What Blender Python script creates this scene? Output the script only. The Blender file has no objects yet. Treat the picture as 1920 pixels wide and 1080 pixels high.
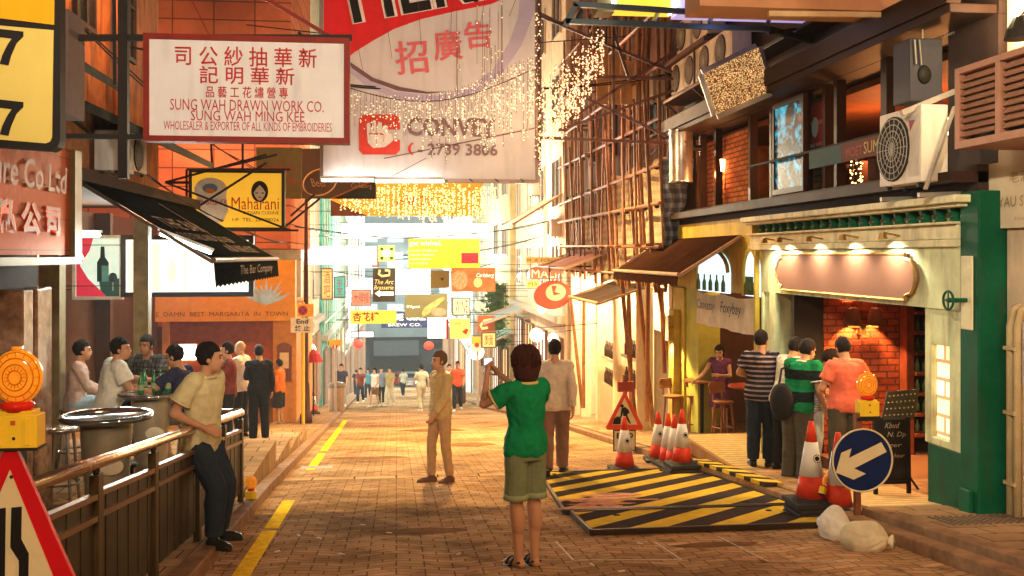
import bpy, bmesh, math, random
from math import sin, cos, pi, radians
from mathutils import Vector as V, Matrix
random.seed(7)
S = bpy.context.scene
COL = S.collection
# ------------------------------------------------------------------ camera, sky, exposure
F, CX, HY, EYE = 1866.67, 960.0, 480.0, 1.55
TH = math.atan(217 / F)
cam = bpy.data.objects.new('camera', bpy.data.cameras.new('camera')); COL.objects.link(cam)
cam.location = (0, 0, EYE); cam.rotation_euler = (pi / 2, 0, -TH)
cam.data.lens = 35; cam.data.sensor_width = 36; cam.data.shift_y = -60 / 1920
cam.data.clip_start = .05; cam.data.clip_end = 600
S.camera = cam
W = bpy.data.worlds.new("World"); S.world = W; W.use_nodes = True
bg = W.node_tree.nodes['Background']
sk = W.node_tree.nodes.new('ShaderNodeTexSky'); sk.sky_type = 'NISHITA'; sk.sun_disc = False
sk.sun_elevation = radians(-3); sk.sun_rotation = radians(200)
W.node_tree.links.new(sk.outputs[0], bg.inputs[0]); bg.inputs[1].default_value = .05
S.view_settings.view_transform = 'Standard'; S.view_settings.look = 'None'
S.view_settings.exposure = 0.3; S.view_settings.gamma = 1
S.cycles.max_bounces = 6; S.cycles.diffuse_bounces = 3; S.cycles.glossy_bounces = 3
S.cycles.transparent_max_bounces = 12; S.cycles.sample_clamp_indirect = 4
S.cycles.use_light_tree = True
LAMPSCALE = 1.0
def lamp(kind, loc, col, power, size=.1, aim=None, spot=None, blend=.5, sizey=None, parent=None, name='lamp_light'):
    l = bpy.data.lights.new(name, kind); l.color = col; l.energy = power * LAMPSCALE
    if kind in ('POINT', 'SPOT'): l.shadow_soft_size = size
    if kind == 'AREA':
        l.size = size
        if sizey: l.shape = 'RECTANGLE'; l.size_y = sizey
    if kind == 'SPOT': l.spot_size = radians(spot or 60); l.spot_blend = blend
    o = bpy.data.objects.new(name, l); COL.objects.link(o); o.location = loc
    if aim is not None: o.rotation_euler = (V(aim) - V(loc)).to_track_quat('-Z', 'Y').to_euler()
    if parent: o.parent = parent; o.location = V(loc) - ORG[parent.name]
    return o
WARM, AMBER, WHITE, COOL = (1, .62, .30), (1, .45, .14), (1, .86, .66), (.85, .95, 1)
# ------------------------------------------------------------------ photo pixel -> place
FWD, RGT, UP = V((sin(TH), cos(TH), 0)), V((cos(TH), -sin(TH), 0)), V((0, 0, 1))
def ray(px, py): return FWD + RGT * ((px - CX) / F) + UP * ((HY - py) / F)
CAM0 = V((0, 0, EYE))
def PY(px, py, y): d = ray(px, py); return CAM0 + d * (y / d.y)
def PX(px, py, x): d = ray(px, py); return CAM0 + d * (x / d.x)
def gz(y): return 0.0 if y < 0 else (-.103 * y if y < 12 else -1.236 - .117 * (y - 12))
def X_at(px, y): return PY(px, 480, y).x
def Z_at(py, px, y): return PY(px, py, y).z
# ------------------------------------------------------------------ materials
MATS = {}
def M(name, col, rough=.6, metal=0., var=.18, scale=6., bump=0., emit=None, es=0., alpha=1., trans=0., spec=.1, dirt=0., coat=0.):
    if name in MATS: return MATS[name]
    m = bpy.data.materials.new(name); m.use_nodes = True; nt = m.node_tree; n = nt.nodes; L = nt.links
    b = n['Principled BSDF']; b.inputs['Roughness'].default_value = rough; b.inputs['Metallic'].default_value = metal
    b.inputs['Specular IOR Level'].default_value = spec
    c = (*col, 1) if len(col) == 3 else col
    b.inputs['Base Color'].default_value = c
    if coat: b.inputs['Coat Weight'].default_value = coat
    if var > 0 or bump > 0 or dirt > 0:
        tc = n.new('ShaderNodeTexCoord'); nz = n.new('ShaderNodeTexNoise'); nz.inputs['Scale'].default_value = scale
        nz.inputs['Detail'].default_value = 6; nz.inputs['Roughness'].default_value = .65
        L.new(tc.outputs['Object'], nz.inputs['Vector'])
        mr = n.new('ShaderNodeMapRange'); mr.inputs['From Min'].default_value = .3; mr.inputs['From Max'].default_value = .7
        mr.inputs['To Min'].default_value = 1 - var; mr.inputs['To Max'].default_value = 1 + var * .7
        L.new(nz.outputs['Fac'], mr.inputs['Value'])
        mx = n.new('ShaderNodeMix'); mx.data_type = 'RGBA'; mx.blend_type = 'MULTIPLY'; mx.inputs['Factor'].default_value = 1
        mx.inputs[6].default_value = c; L.new(mr.outputs[0], mx.inputs[7]); out = mx.outputs[2]
        if dirt > 0:
            n2 = n.new('ShaderNodeTexNoise'); n2.inputs['Scale'].default_value = 2.3; n2.inputs['Detail'].default_value = 8
            mp = n.new('ShaderNodeMapping'); mp.inputs['Scale'].default_value = (3, 3, .5)
            L.new(tc.outputs['Object'], mp.inputs['Vector']); L.new(mp.outputs[0], n2.inputs['Vector'])
            m2 = n.new('ShaderNodeMapRange'); m2.inputs['From Min'].default_value = .5; m2.inputs['From Max'].default_value = .75
            m2.inputs['To Max'].default_value = dirt; L.new(n2.outputs['Fac'], m2.inputs['Value'])
            x2 = n.new('ShaderNodeMix'); x2.data_type = 'RGBA'; L.new(m2.outputs[0], x2.inputs['Factor'])
            L.new(out, x2.inputs[6]); x2.inputs[7].default_value = (.05, .03, .02, 1); out = x2.outputs[2]
        L.new(out, b.inputs['Base Color'])
        rr = n.new('ShaderNodeMapRange'); rr.inputs['To Min'].default_value = max(0, rough - .12); rr.inputs['To Max'].default_value = min(1, rough + .12)
        L.new(nz.outputs['Fac'], rr.inputs['Value']); L.new(rr.outputs[0], b.inputs['Roughness'])
        if bump > 0:
            bp = n.new('ShaderNodeBump'); bp.inputs['Strength'].default_value = bump; bp.inputs['Distance'].default_value = .02
            L.new(nz.outputs['Fac'], bp.inputs['Height']); L.new(bp.outputs[0], b.inputs['Normal'])
    if emit is not None:
        b.inputs['Emission Color'].default_value = (*emit, 1); b.inputs['Emission Strength'].default_value = es
    if alpha < 1: b.inputs['Alpha'].default_value = alpha
    if trans: b.inputs['Transmission Weight'].default_value = trans
    MATS[name] = m; return m
def E(name, col, s): return M(name, (.02, .02, .02), .6, var=0, emit=col, es=s)
def coords(m, axes, scale=1.):
    """object coordinates with two chosen axes brought into the texture plane"""
    n, L = m.node_tree.nodes, m.node_tree.links
    tc = n.new('ShaderNodeTexCoord'); sp = n.new('ShaderNodeSeparateXYZ'); cb = n.new('ShaderNodeCombineXYZ')
    L.new(tc.outputs['Object'], sp.inputs[0])
    L.new(sp.outputs['xyz'.index(axes[0])], cb.inputs[0]); L.new(sp.outputs['xyz'.index(axes[1])], cb.inputs[1])
    return tc, sp, cb
def brick(name, c1, c2, mortar, axes='yz', bw=.22, bh=.07, ms=.008, rough=.75, bump=.5, offset=.5, zig=None, stain=.35, big=1.2, spec=.0):
    if name in MATS: return MATS[name]
    m = bpy.data.materials.new(name); m.use_nodes = True; n, L = m.node_tree.nodes, m.node_tree.links
    b = n['Principled BSDF']; b.inputs['Roughness'].default_value = rough; b.inputs['Specular IOR Level'].default_value = spec
    tc, sp, cb = coords(m, axes)
    if zig:
        pp = n.new('ShaderNodeMath'); pp.operation = 'PINGPONG'; pp.inputs[1].default_value = zig[0]
        L.new(sp.outputs['xyz'.index(axes[0])], pp.inputs[0])
        ml = n.new('ShaderNodeMath'); ml.operation = 'MULTIPLY_ADD'; ml.inputs[1].default_value = zig[1]
        wz = n.new('ShaderNodeTexNoise'); wz.inputs['Scale'].default_value = 1.7; wz.inputs['Detail'].default_value = 4; L.new(tc.outputs['Object'], wz.inputs['Vector']); wa_ = n.new('ShaderNodeMath'); wa_.operation = 'MULTIPLY_ADD'; wa_.inputs[1].default_value = .16; L.new(wz.outputs['Fac'], wa_.inputs[0]); L.new(sp.outputs['xyz'.index(axes[1])], wa_.inputs[2])
        L.new(pp.outputs[0], ml.inputs[0]); L.new(wa_.outputs[0], ml.inputs[2]); L.new(ml.outputs[0], cb.inputs[1])
    bt = n.new('ShaderNodeTexBrick'); L.new(cb.outputs[0], bt.inputs['Vector'])
    bt.inputs['Scale'].default_value = 1; bt.inputs['Brick Width'].default_value = bw; bt.inputs['Row Height'].default_value = bh
    bt.inputs['Mortar Size'].default_value = ms; bt.inputs['Color1'].default_value = (*c1, 1); bt.inputs['Color2'].default_value = (*c2, 1)
    bt.inputs['Mortar'].default_value = (*mortar, 1); bt.offset = offset; bt.offset_frequency = 3 if zig else 2; bt.inputs['Mortar Smooth'].default_value = .3
    nz = n.new('ShaderNodeTexNoise'); nz.inputs['Scale'].default_value = big; nz.inputs['Detail'].default_value = 9; nz.inputs['Roughness'].default_value = .7
    L.new(tc.outputs['Object'], nz.inputs['Vector'])
    mr = n.new('ShaderNodeMapRange'); mr.inputs['From Min'].default_value = .3; mr.inputs['From Max'].default_value = .7
    mr.inputs['To Min'].default_value = 1 - stain; mr.inputs['To Max'].default_value = 1 + stain * .8; L.new(nz.outputs['Fac'], mr.inputs['Value'])
    mx = n.new('ShaderNodeMix'); mx.data_type = 'RGBA'; mx.blend_type = 'MULTIPLY'; mx.inputs['Factor'].default_value = 1
    L.new(bt.outputs['Color'], mx.inputs[6]); L.new(mr.outputs[0], mx.inputs[7]); L.new(mx.outputs[2], b.inputs['Base Color'])
    if zig:
        n4 = n.new('ShaderNodeTexNoise'); n4.inputs['Scale'].default_value = 4.5; n4.inputs['Detail'].default_value = 5; n4.inputs['Distortion'].default_value = .6; L.new(tc.outputs['Object'], n4.inputs['Vector'])
        m4 = n.new('ShaderNodeMapRange'); m4.inputs['From Min'].default_value = .56; m4.inputs['From Max'].default_value = .72; m4.inputs['To Max'].default_value = .62; L.new(n4.outputs['Fac'], m4.inputs['Value'])
        x4 = n.new('ShaderNodeMix'); x4.data_type = 'RGBA'; L.new(m4.outputs[0], x4.inputs['Factor']); L.new(mx.outputs[2], x4.inputs[6]); x4.inputs[7].default_value = (.09, .045, .026, 1); L.new(x4.outputs[2], b.inputs['Base Color'])
    n3 = n.new('ShaderNodeTexNoise'); n3.inputs['Scale'].default_value = 40; L.new(tc.outputs['Object'], n3.inputs['Vector'])
    ad = n.new('ShaderNodeMath'); ad.operation = 'MULTIPLY_ADD'; ad.inputs[1].default_value = -1.; L.new(bt.outputs['Fac'], ad.inputs[0]); L.new(n3.outputs['Fac'], ad.inputs[2])
    bp = n.new('ShaderNodeBump'); bp.inputs['Strength'].default_value = bump; bp.inputs['Distance'].default_value = .01
    L.new(ad.outputs[0], bp.inputs['Height']); L.new(bp.outputs[0], b.inputs['Normal'])
    rr = n.new('ShaderNodeMapRange'); rr.inputs['To Min'].default_value = rough - .2; rr.inputs['To Max'].default_value = rough + .15
    L.new(nz.outputs['Fac'], rr.inputs['Value']); L.new(rr.outputs[0], b.inputs['Roughness'])
    MATS[name] = m; return m
def bands(name, stops, axis='z', period=.2, rough=.8, shear=0., wob=0.):
    """hard stripes: stops = [(pos, colour)...] repeated every period along an object axis"""
    if name in MATS: return MATS[name]
    m = bpy.data.materials.new(name); m.use_nodes = True; n, L = m.node_tree.nodes, m.node_tree.links
    b = n['Principled BSDF']; b.inputs['Roughness'].default_value = rough; b.inputs['Specular IOR Level'].default_value = .0
    tc, sp, cb = coords(m, 'xy')
    src = sp.outputs['xyz'.index(axis)]
    if shear:
        a = n.new('ShaderNodeMath'); a.operation = 'MULTIPLY_ADD'; a.inputs[1].default_value = shear
        L.new(sp.outputs[0], a.inputs[0]); L.new(src, a.inputs[2]); src = a.outputs[0]
    dv = n.new('ShaderNodeMath'); dv.operation = 'DIVIDE'; dv.inputs[1].default_value = period; L.new(src, dv.inputs[0])
    fr = n.new('ShaderNodeMath'); fr.operation = 'FRACT'; L.new(dv.outputs[0], fr.inputs[0])
    cr = n.new('ShaderNodeValToRGB'); cr.color_ramp.interpolation = 'CONSTANT'; L.new(fr.outputs[0], cr.inputs[0])
    e = cr.color_ramp.elements
    while len(e) < len(stops): e.new(.5)
    for k, (p, c) in enumerate(stops): e[k].position = p; e[k].color = (*c, 1)
    nz = n.new('ShaderNodeTexNoise'); nz.inputs['Scale'].default_value = 9; nz.inputs['Detail'].default_value = 7; L.new(tc.outputs['Object'], nz.inputs['Vector'])
    mr = n.new('ShaderNodeMapRange'); mr.inputs['To Min'].default_value = .6; mr.inputs['To Max'].default_value = 1.3; L.new(nz.outputs['Fac'], mr.inputs['Value'])
    mx = n.new('ShaderNodeMix'); mx.data_type = 'RGBA'; mx.blend_type = 'MULTIPLY'; mx.inputs['Factor'].default_value = 1
    L.new(cr.outputs[0], mx.inputs[6]); L.new(mr.outputs[0], mx.inputs[7]); L.new(mx.outputs[2], b.inputs['Base Color'])
    MATS[name] = m; return m
# ------------------------------------------------------------------ objects
ORG = {}
def tag(o, label=None, cat=None, group=None, kind=None):
    if label: o['label'] = label
    if cat: o['category'] = cat
    if group: o['group'] = group
    if kind: o['kind'] = kind
    return o
def thing(name, loc, label, cat, group=None):
    o = bpy.data.objects.new(name, None); o.empty_display_size = .1; COL.objects.link(o); o.location = loc; ORG[o.name] = V(loc)
    return tag(o, label, cat, group)
def dup(o, loc=None, label=None, rz=None, scale=None, parent=None):
    c = o.copy(); COL.objects.link(c); c.parent = parent
    if parent: c.matrix_parent_inverse = o.matrix_parent_inverse.copy()
    for ch in KIDS.get(o.name, []): dup(ch, parent=c)
    if loc is not None: c.location = loc
    if label: c['label'] = label
    if rz is not None: c.rotation_euler = (0, 0, rz)
    if scale is not None: c.scale = (scale,) * 3
    return c
KIDS = {}
SPLIT = {'column', 'window_post', 'pillar', 'shop_pilaster', 'brick_pier', 'door_post', 'pilaster', 'corner_pillar', 'ceiling_light', 'picture', 'added_picture_light', 'pipe_clamp', 'drainpipe', 'shop_shelf', 'lifting_hole', 'neon_tube', 'furniture', 'stay', 'strut', 'upright_pole', 'ledger_pole', 'beam', 'bar', 'scaffold_pole', 'hanger', 'display_bottle', 'lashing', 'fairy_post'}
def frame_of(d):
    d = d.normalized(); a = V((0, 0, 1)) if abs(d.z) < .9 else V((1, 0, 0))
    u = d.cross(a).normalized(); return u, d.cross(u).normalized(), d
class MB:
    def __init__(s): s.v, s.f, s.m = [], [], []
    def add(s, vs, fs, mi=0):
        k = len(s.v); s.v += [V(p) for p in vs]; s.f += [[i + k for i in f] for f in fs]; s.m += [mi] * len(fs); return s
    def box(s, c, d, mi=0, rz=0, R=None):
        x, y, z = d[0] / 2, d[1] / 2, d[2] / 2
        vs = [V((a, b, e)) for e in (-z, z) for a, b in ((-x, -y), (x, -y), (x, y), (-x, y))]
        Q = R or Matrix.Rotation(rz, 3, 'Z')
        return s.add([Q @ p + V(c) for p in vs], [(3, 2, 1, 0), (4, 5, 6, 7), (0, 1, 5, 4), (1, 2, 6, 5), (2, 3, 7, 6), (3, 0, 4, 7)], mi)
    def bb(s, x0, x1, y0, y1, z0, z1, mi=0):
        return s.box(((x0 + x1) / 2, (y0 + y1) / 2, (z0 + z1) / 2), (abs(x1 - x0), abs(y1 - y0), abs(z1 - z0)), mi)
    def cyl(s, p0, p1, r0, r1=None, n=12, mi=0, cap=True):
        p0, p1 = V(p0), V(p1); r1 = r0 if r1 is None else r1; u, w, d = frame_of(p1 - p0)
        vs = [p + (u * cos(2 * pi * k / n) + w * sin(2 * pi * k / n)) * r for p, r in ((p0, r0), (p1, r1)) for k in range(n)]
        fs = [(k, (k + 1) % n, n + (k + 1) % n, n + k) for k in range(n)]
        if cap: fs += [tuple(range(n))[::-1], tuple(range(n, 2 * n))]
        return s.add(vs, fs, mi)
    def bar(s, p0, p1, w, h=None, mi=0):
        p0, p1 = V(p0), V(p1); h = h or w; u, q, d = frame_of(p1 - p0)
        vs = [p + u * a * w / 2 + q * b * h / 2 for p in (p0, p1) for a, b in ((-1, -1), (1, -1), (1, 1), (-1, 1))]
        return s.add(vs, [(3, 2, 1, 0), (4, 5, 6, 7), (0, 1, 5, 4), (1, 2, 6, 5), (2, 3, 7, 6), (3, 0, 4, 7)], mi)
    def tube(s, pts, r, n=8, mi=0, closed=False):
        pts = [V(p) for p in pts]; N = len(pts); rs = r if isinstance(r, (list, tuple)) else [r] * N; vs = []
        pu = None
        for i, p in enumerate(pts):
            a = pts[(i - 1) % N] if (i or closed) else p; b = pts[(i + 1) % N] if (i < N - 1 or closed) else p
            d = (b - a).normalized()
            if pu is None: pu, w, _ = frame_of(d)
            else: pu = (pu - d * pu.dot(d)).normalized(); w = d.cross(pu)
            w = d.cross(pu)
            vs += [p + (pu * cos(2 * pi * k / n) + w * sin(2 * pi * k / n)) * rs[i] for k in range(n)]
        fs = []
        for i in range(N if closed else N - 1):
            j = (i + 1) % N
            fs += [(i * n + k, i * n + (k + 1) % n, j * n + (k + 1) % n, j * n + k) for k in range(n)]
        if not closed: fs += [tuple(range(n))[::-1], tuple(range((N - 1) * n, N * n))]
        return s.add(vs, fs, mi)
    def ell(s, c, r, n=12, k=8, mi=0, R=None):
        c = V(c); r = (r, r, r) if not isinstance(r, (tuple, list)) else r; Q = R or Matrix.Identity(3)
        vs = [c + Q @ V((0, 0, -r[2]))]
        for i in range(1, k):
            a = -pi / 2 + pi * i / k
            vs += [c + Q @ V((r[0] * cos(a) * cos(2 * pi * j / n), r[1] * cos(a) * sin(2 * pi * j / n), r[2] * sin(a))) for j in range(n)]
        vs.append(c + Q @ V((0, 0, r[2]))); fs = [(0, 1 + (j + 1) % n, 1 + j) for j in range(n)]
        for i in range(k - 2):
            a, b = 1 + i * n, 1 + (i + 1) * n; fs += [(a + j, a + (j + 1) % n, b + (j + 1) % n, b + j) for j in range(n)]
        a = 1 + (k - 2) * n; fs += [(a + j, a + (j + 1) % n, len(vs) - 1) for j in range(n)]
        return s.add(vs, fs, mi)
    def cap(s, p0, p1, r0, r1=None, n=10, mi=0):
        r1 = r0 if r1 is None else r1
        s.cyl(p0, p1, r0, r1, n, mi); s.ell(p0, r0, n, 6, mi); s.ell(p1, r1, n, 6, mi); return s
    def lathe(s, prof, c=(0, 0, 0), n=20, mi=0, caps=True):
        c = V(c); vs = []
        for r, z in prof: vs += [c + V((r * cos(2 * pi * k / n), r * sin(2 * pi * k / n), z)) for k in range(n)]
        fs = []
        for i in range(len(prof) - 1): fs += [(i * n + k, i * n + (k + 1) % n, (i + 1) * n + (k + 1) % n, (i + 1) * n + k) for k in range(n)]
        if caps: fs += [tuple(range(n))[::-1], tuple(range((len(prof) - 1) * n, len(prof) * n))]
        return s.add(vs, fs, mi)
    def rings(s, rs, n=16, mi=0):
        """rs: list of (centre, right vec * rx, fwd vec * ry)"""
        vs = []
        for c, a, b in rs: vs += [V(c) + V(a) * cos(2 * pi * k / n) + V(b) * sin(2 * pi * k / n) for k in range(n)]
        fs = []
        for i in range(len(rs) - 1): fs += [(i * n + k, i * n + (k + 1) % n, (i + 1) * n + (k + 1) % n, (i + 1) * n + k) for k in range(n)]
        fs += [tuple(range(n))[::-1], tuple(range((len(rs) - 1) * n, len(rs) * n))]
        return s.add(vs, fs, mi)
    def poly(s, pts, ext, mi=0):
        """flat outline extruded by vector ext"""
        pts = [V(p) for p in pts]; n = len(pts); ext = V(ext)
        return s.add(pts + [p + ext for p in pts], [tuple(range(n)), tuple(range(n, 2 * n))[::-1]] + [(k, n + k, n + (k + 1) % n, (k + 1) % n) for k in range(n)], mi)
    def quad(s, a, b, c, d, mi=0): return s.add([a, b, c, d], [(0, 1, 2, 3)], mi)
    def mesh(s, name, org=V((0, 0, 0)), smooth=False):
        me = bpy.data.meshes.new(name); me.from_pydata([p - org for p in s.v], [], s.f)
        me.polygons.foreach_set('material_index', s.m)
        bm = bmesh.new(); bm.from_mesh(me); bmesh.ops.recalc_face_normals(bm, faces=bm.faces); bm.to_mesh(me); bm.free()
        if smooth: me.polygons.foreach_set('use_smooth', [True] * len(me.polygons))
        me.update(); return me
    def build(s, name, mats, parent=None, smooth=False, org=None, bev=0.):
        o0 = ORG[parent.name] if parent else V(org if org is not None else (0, 0, 0))
        if name in SPLIT and parent:
            ps = s.islands()
            if len(ps) > 1: return [p.build1(name, mats, parent, smooth, o0, bev) for p in ps][0]
        return s.build1(name, mats, parent, smooth, o0, bev)
    def islands(s):
        up = list(range(len(s.v)))
        def fd(a):
            while up[a] != a: up[a] = up[up[a]]; a = up[a]
            return a
        for f in s.f:
            for i in f[1:]: up[fd(i)] = fd(f[0])
        out = {}
        for f, mi in zip(s.f, s.m): out.setdefault(fd(f[0]), []).append((f, mi))
        res = []
        for fs in out.values():
            ix = {}; m = MB()
            for f, mi in fs:
                for i in f:
                    if i not in ix: ix[i] = len(m.v); m.v.append(s.v[i])
                m.f.append([ix[i] for i in f]); m.m.append(mi)
            res.append(m)
        return res
    def build1(s, name, mats, parent, smooth, o0, bev):
        me = s.mesh(name, o0, smooth)
        return link(name, me, mats, parent, o0, bev)
def link(name, me, mats, parent, o0, bev=0.):
    for m in (mats if isinstance(mats, (list, tuple)) else [mats]): me.materials.append(m)
    o = bpy.data.objects.new(name, me); COL.objects.link(o); ORG[o.name] = o0
    if parent: o.parent = parent; KIDS.setdefault(parent.name, []).append(o)
    else: o.location = o0
    if bev:
        b = o.modifiers.new('bevel', 'BEVEL'); b.width = bev; b.segments = 2; b.limit_method = 'ANGLE'
    return o
def struct(name, mb, mat, **k): return tag(mb.build(name, mat, **k), kind='structure')
# ------------------------------------------------------------------ lettering
def text_mesh(txt, thick=.0):
    c = bpy.data.curves.new('t', 'FONT'); c.body = txt; c.offset = thick; c.resolution_u = 2
    o = bpy.data.objects.new('t', c); COL.objects.link(o); me = bpy.data.meshes.new_from_object(o)
    bpy.data.objects.remove(o); bpy.data.curves.remove(c); return me
def text(txt, O, R, U, rect, mat, parent, off=.004, name='lettering', thick=0., slant=0., serif=False):
    """fits txt into rect (u0,u1,v0,v1) of the plane O + u R + v U"""
    me = text_mesh(txt, thick); O, R, U = V(O), V(R), V(U); Nn = R.cross(U)
    xs = [v.co.x for v in me.vertices]; ys = [v.co.y for v in me.vertices]
    if not xs: return None
    a0, a1, b0, b1 = min(xs), max(xs), min(ys), max(ys); u0, u1, v0, v1 = rect
    o0 = ORG[parent.name]
    for v in me.vertices:
        q = (v.co.y - b0) / max(1e-6, b1 - b0); p = (v.co.x - a0) / max(1e-6, a1 - a0)
        v.co = O + R * (u0 + (u1 - u0) * p + slant * (q - .5) * (v1 - v0)) + U * (v0 + (v1 - v0) * q) + Nn * off - o0
    me.materials.clear(); me.update()
    return link(name, me, mat, parent, o0)
def cam_text(txt, px0, py0, px1, py1, y, mat, parent, off=.004, **k):
    a, b = PY(px0, py1, y), PY(px1, py0, y)
    return text(txt, (0, y, 0), (1, 0, 0), (0, 0, 1), (a.x, b.x, a.z, b.z), mat, parent, off, **k)
def wall_text(txt, px0, py0, px1, py1, x, mat, parent, off=.004, right=True, **k):
    """on a wall x = const; px0 is the left edge in the photo"""
    a, b = PX(px0, py1, x), PX(px1, py1, x); t = PX((px0 + px1) / 2, py0, x).z; bz = PX((px0 + px1) / 2, py1, x).z
    R = (0, -1, 0) if right else (0, 1, 0); sg = -1 if right else 1
    return text(txt, (x, 0, 0), R, (0, 0, 1), (sg * a.y, sg * b.y, bz, t), mat, parent, off, **k)
def shape(pts, y, mat, parent, off=.004, t=.002, name='emblem'):
    """flat coloured shape on a sign facing up the street"""
    return MB().poly([PY(px, py, y) + V((0, -off, 0)) for px, py in pts], (0, t, 0)).build(name, mat, parent)
def disc(cx, cy, rx, ry=None, n=24, a0=0, a1=360):
    ry = ry or rx; return [(cx + rx * cos(radians(a0 + (a1 - a0) * k / n)), cy + ry * sin(radians(a0 + (a1 - a0) * k / n))) for k in range(n + (a1 - a0 < 360))]
def rect(x0, y0, x1, y1): return [(x0, y0), (x1, y0), (x1, y1), (x0, y1)]
def rot(pts, c, deg):
    a = radians(deg); return [(c[0] + (x - c[0]) * cos(a) - (y - c[1]) * sin(a), c[1] + (x - c[0]) * sin(a) + (y - c[1]) * cos(a)) for x, y in pts]
def signboard(name, px0, py0, px1, py1, y, mat, label, cat='sign', group=None, thick=.08, frame=None, fw=.05, fmat=None, panel='panel', bracket=None, bmat=None):
    """sign hung across the street, its face towards the camera"""
    a, b = PY(px0, py1, y), PY(px1, py0, y)
    t = thing(name, ((a.x + b.x) / 2, y, a.z), label, cat, group)
    MB().bb(a.x, b.x, y, y + thick, a.z, b.z).build(panel, mat, t)
    if frame:
        f = MB(); e = fw
        f.bb(a.x - e, b.x + e, y - .02, y + thick + .01, b.z, b.z + e); f.bb(a.x - e, b.x + e, y - .02, y + thick + .01, a.z - e, a.z)
        f.bb(a.x - e, a.x, y - .02, y + thick + .01, a.z, b.z); f.bb(b.x, b.x + e, y - .02, y + thick + .01, a.z, b.z)
        f.build('frame', frame, t)
    if bracket is not None:      # two rods back to the wall at x = bracket
        m = MB()
        for z in (a.z + (b.z - a.z) * .12, a.z + (b.z - a.z) * .9): m.cyl((min(max(bracket, a.x), b.x), y + thick / 2, z), (bracket, y + thick / 2, z), .009, n=6)
        if not (a.x <= bracket <= b.x): m.build('bracket', bmat or M('sign_iron', (.03, .025, .02), .6, .3), t)
    return t
# ------------------------------------------------------------------ ground, road, pavements
iron = M('sign_iron', (.03, .025, .02), .6, .3)
def lx(y): return -1.25 - .0172 * max(y, -6)
def rx(y): return 4.0 if y < 26 else max(3.28, 4 - .06 * (y - 26))
YS = [-8, -4, 0, 2, 4, 6, 8, 10, 12, 14, 16, 18, 20, 23, 26, 30, 34, 38, 45, 55, 65, 75, 85, 95, 105, 120, 170]
def strip(mb, fa, fb, ys, lift, th=.25, mi=0):
    P = [[(fa(y), y, gz(y) + lift - th), (fa(y), y, gz(y) + lift), (fb(y), y, gz(y) + lift), (fb(y), y, gz(y) + lift - th)] for y in ys]
    vs = [p for q in P for p in q]; fs = []
    for i in range(len(ys) - 1):
        for k in range(4): fs.append((i * 4 + k, i * 4 + (k + 1) % 4, i * 4 + 4 + (k + 1) % 4, i * 4 + 4 + k))
    fs += [(0, 1, 2, 3), tuple(range(len(vs) - 4, len(vs)))[::-1]]
    return mb.add(vs, fs, mi)
road_m = brick('road_brick', (.32, .18, .09), (.45, .275, .145), (.14, .075, .038), 'xy', .21, .10, .006, .6, .9, .5, (.42, .36), .7, .55)
pave_m = brick('pavement_slab', (.27, .16, .085), (.34, .21, .115), (.075, .04, .02), 'xy', .4, .3, .008, .7, .6, .5, None, .4)
kerb_m = M('kerb_stone', (.25, .14, .075), .75, var=.4, scale=5, bump=.4, spec=.02)
dark_m = M('dark_ground', (.06, .045, .035), .9)
g = MB(); strip(g, lambda y: -30, lambda y: 30, YS, -.03, .3); struct('ground', g, dark_m)
g = MB(); strip(g, lx, rx, YS, 0, .028); struct('road', g, road_m)
g = MB(); strip(g, lambda y: lx(y) - .15, lx, YS, .12, .4); struct('kerb', g, kerb_m, bev=.012)
g = MB(); strip(g, rx, lambda y: rx(y) + .16, YS, .1, .4); struct('kerb', g, kerb_m, bev=.012)
A = [-8, -4, 0, 2, 4, 6, 8, 10, 10.7]; B = [20, 23, 26, 30, 34, 38, 45, 55, 65, 75, 85, 95, 105]
g = MB(); strip(g, lambda y: -14, lambda y: lx(y) - .151, A, .118, .4)
for a, b in ((10.7, 14.0), (14.0, 16.2), (16.2, 18.2), (18.2, 20)):     # level slabs that step down the hill
    z = gz(a) + .118; g.bb(-14, lx(b) - .152, a, b, z - 1.2, z)
strip(g, lambda y: -14, lambda y: lx(y) - .151, B, .118, .4); struct('pavement', g, pave_m)
g = MB(); strip(g, lambda y: rx(y) + .161, lambda y: 14, [8.64] + [12, 14, 16, 18, 20, 23, 26, 30, 34, 38, 45, 55, 65, 75, 85, 95, 105], .118, .4); struct('pavement', g, pave_m)
# near right: a raised slab pavement with a studded band
g = MB(); strip(g, lambda y: 4.36, lambda y: 14, [0, 2, 4, 6, 8, 8.62], .15, .4); struct('pavement', g, pave_m)
g = MB(); strip(g, lambda y: 4.2, lambda y: 4.358, [0, 2, 4, 6, 8, 8.62], .155, .4); struct('kerb', g, kerb_m, bev=.01)
st = MB()
for i in range(26):
    for j in range(7):
        y = 7.62 + j * .062; st.lathe([(.022, 0), (.014, .009)], (4.5 + i * .062, y, gz(y) + .151), 6)
struct('pavement_studs', st, M('stud', (.12, .09, .07), .6, .3))
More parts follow.
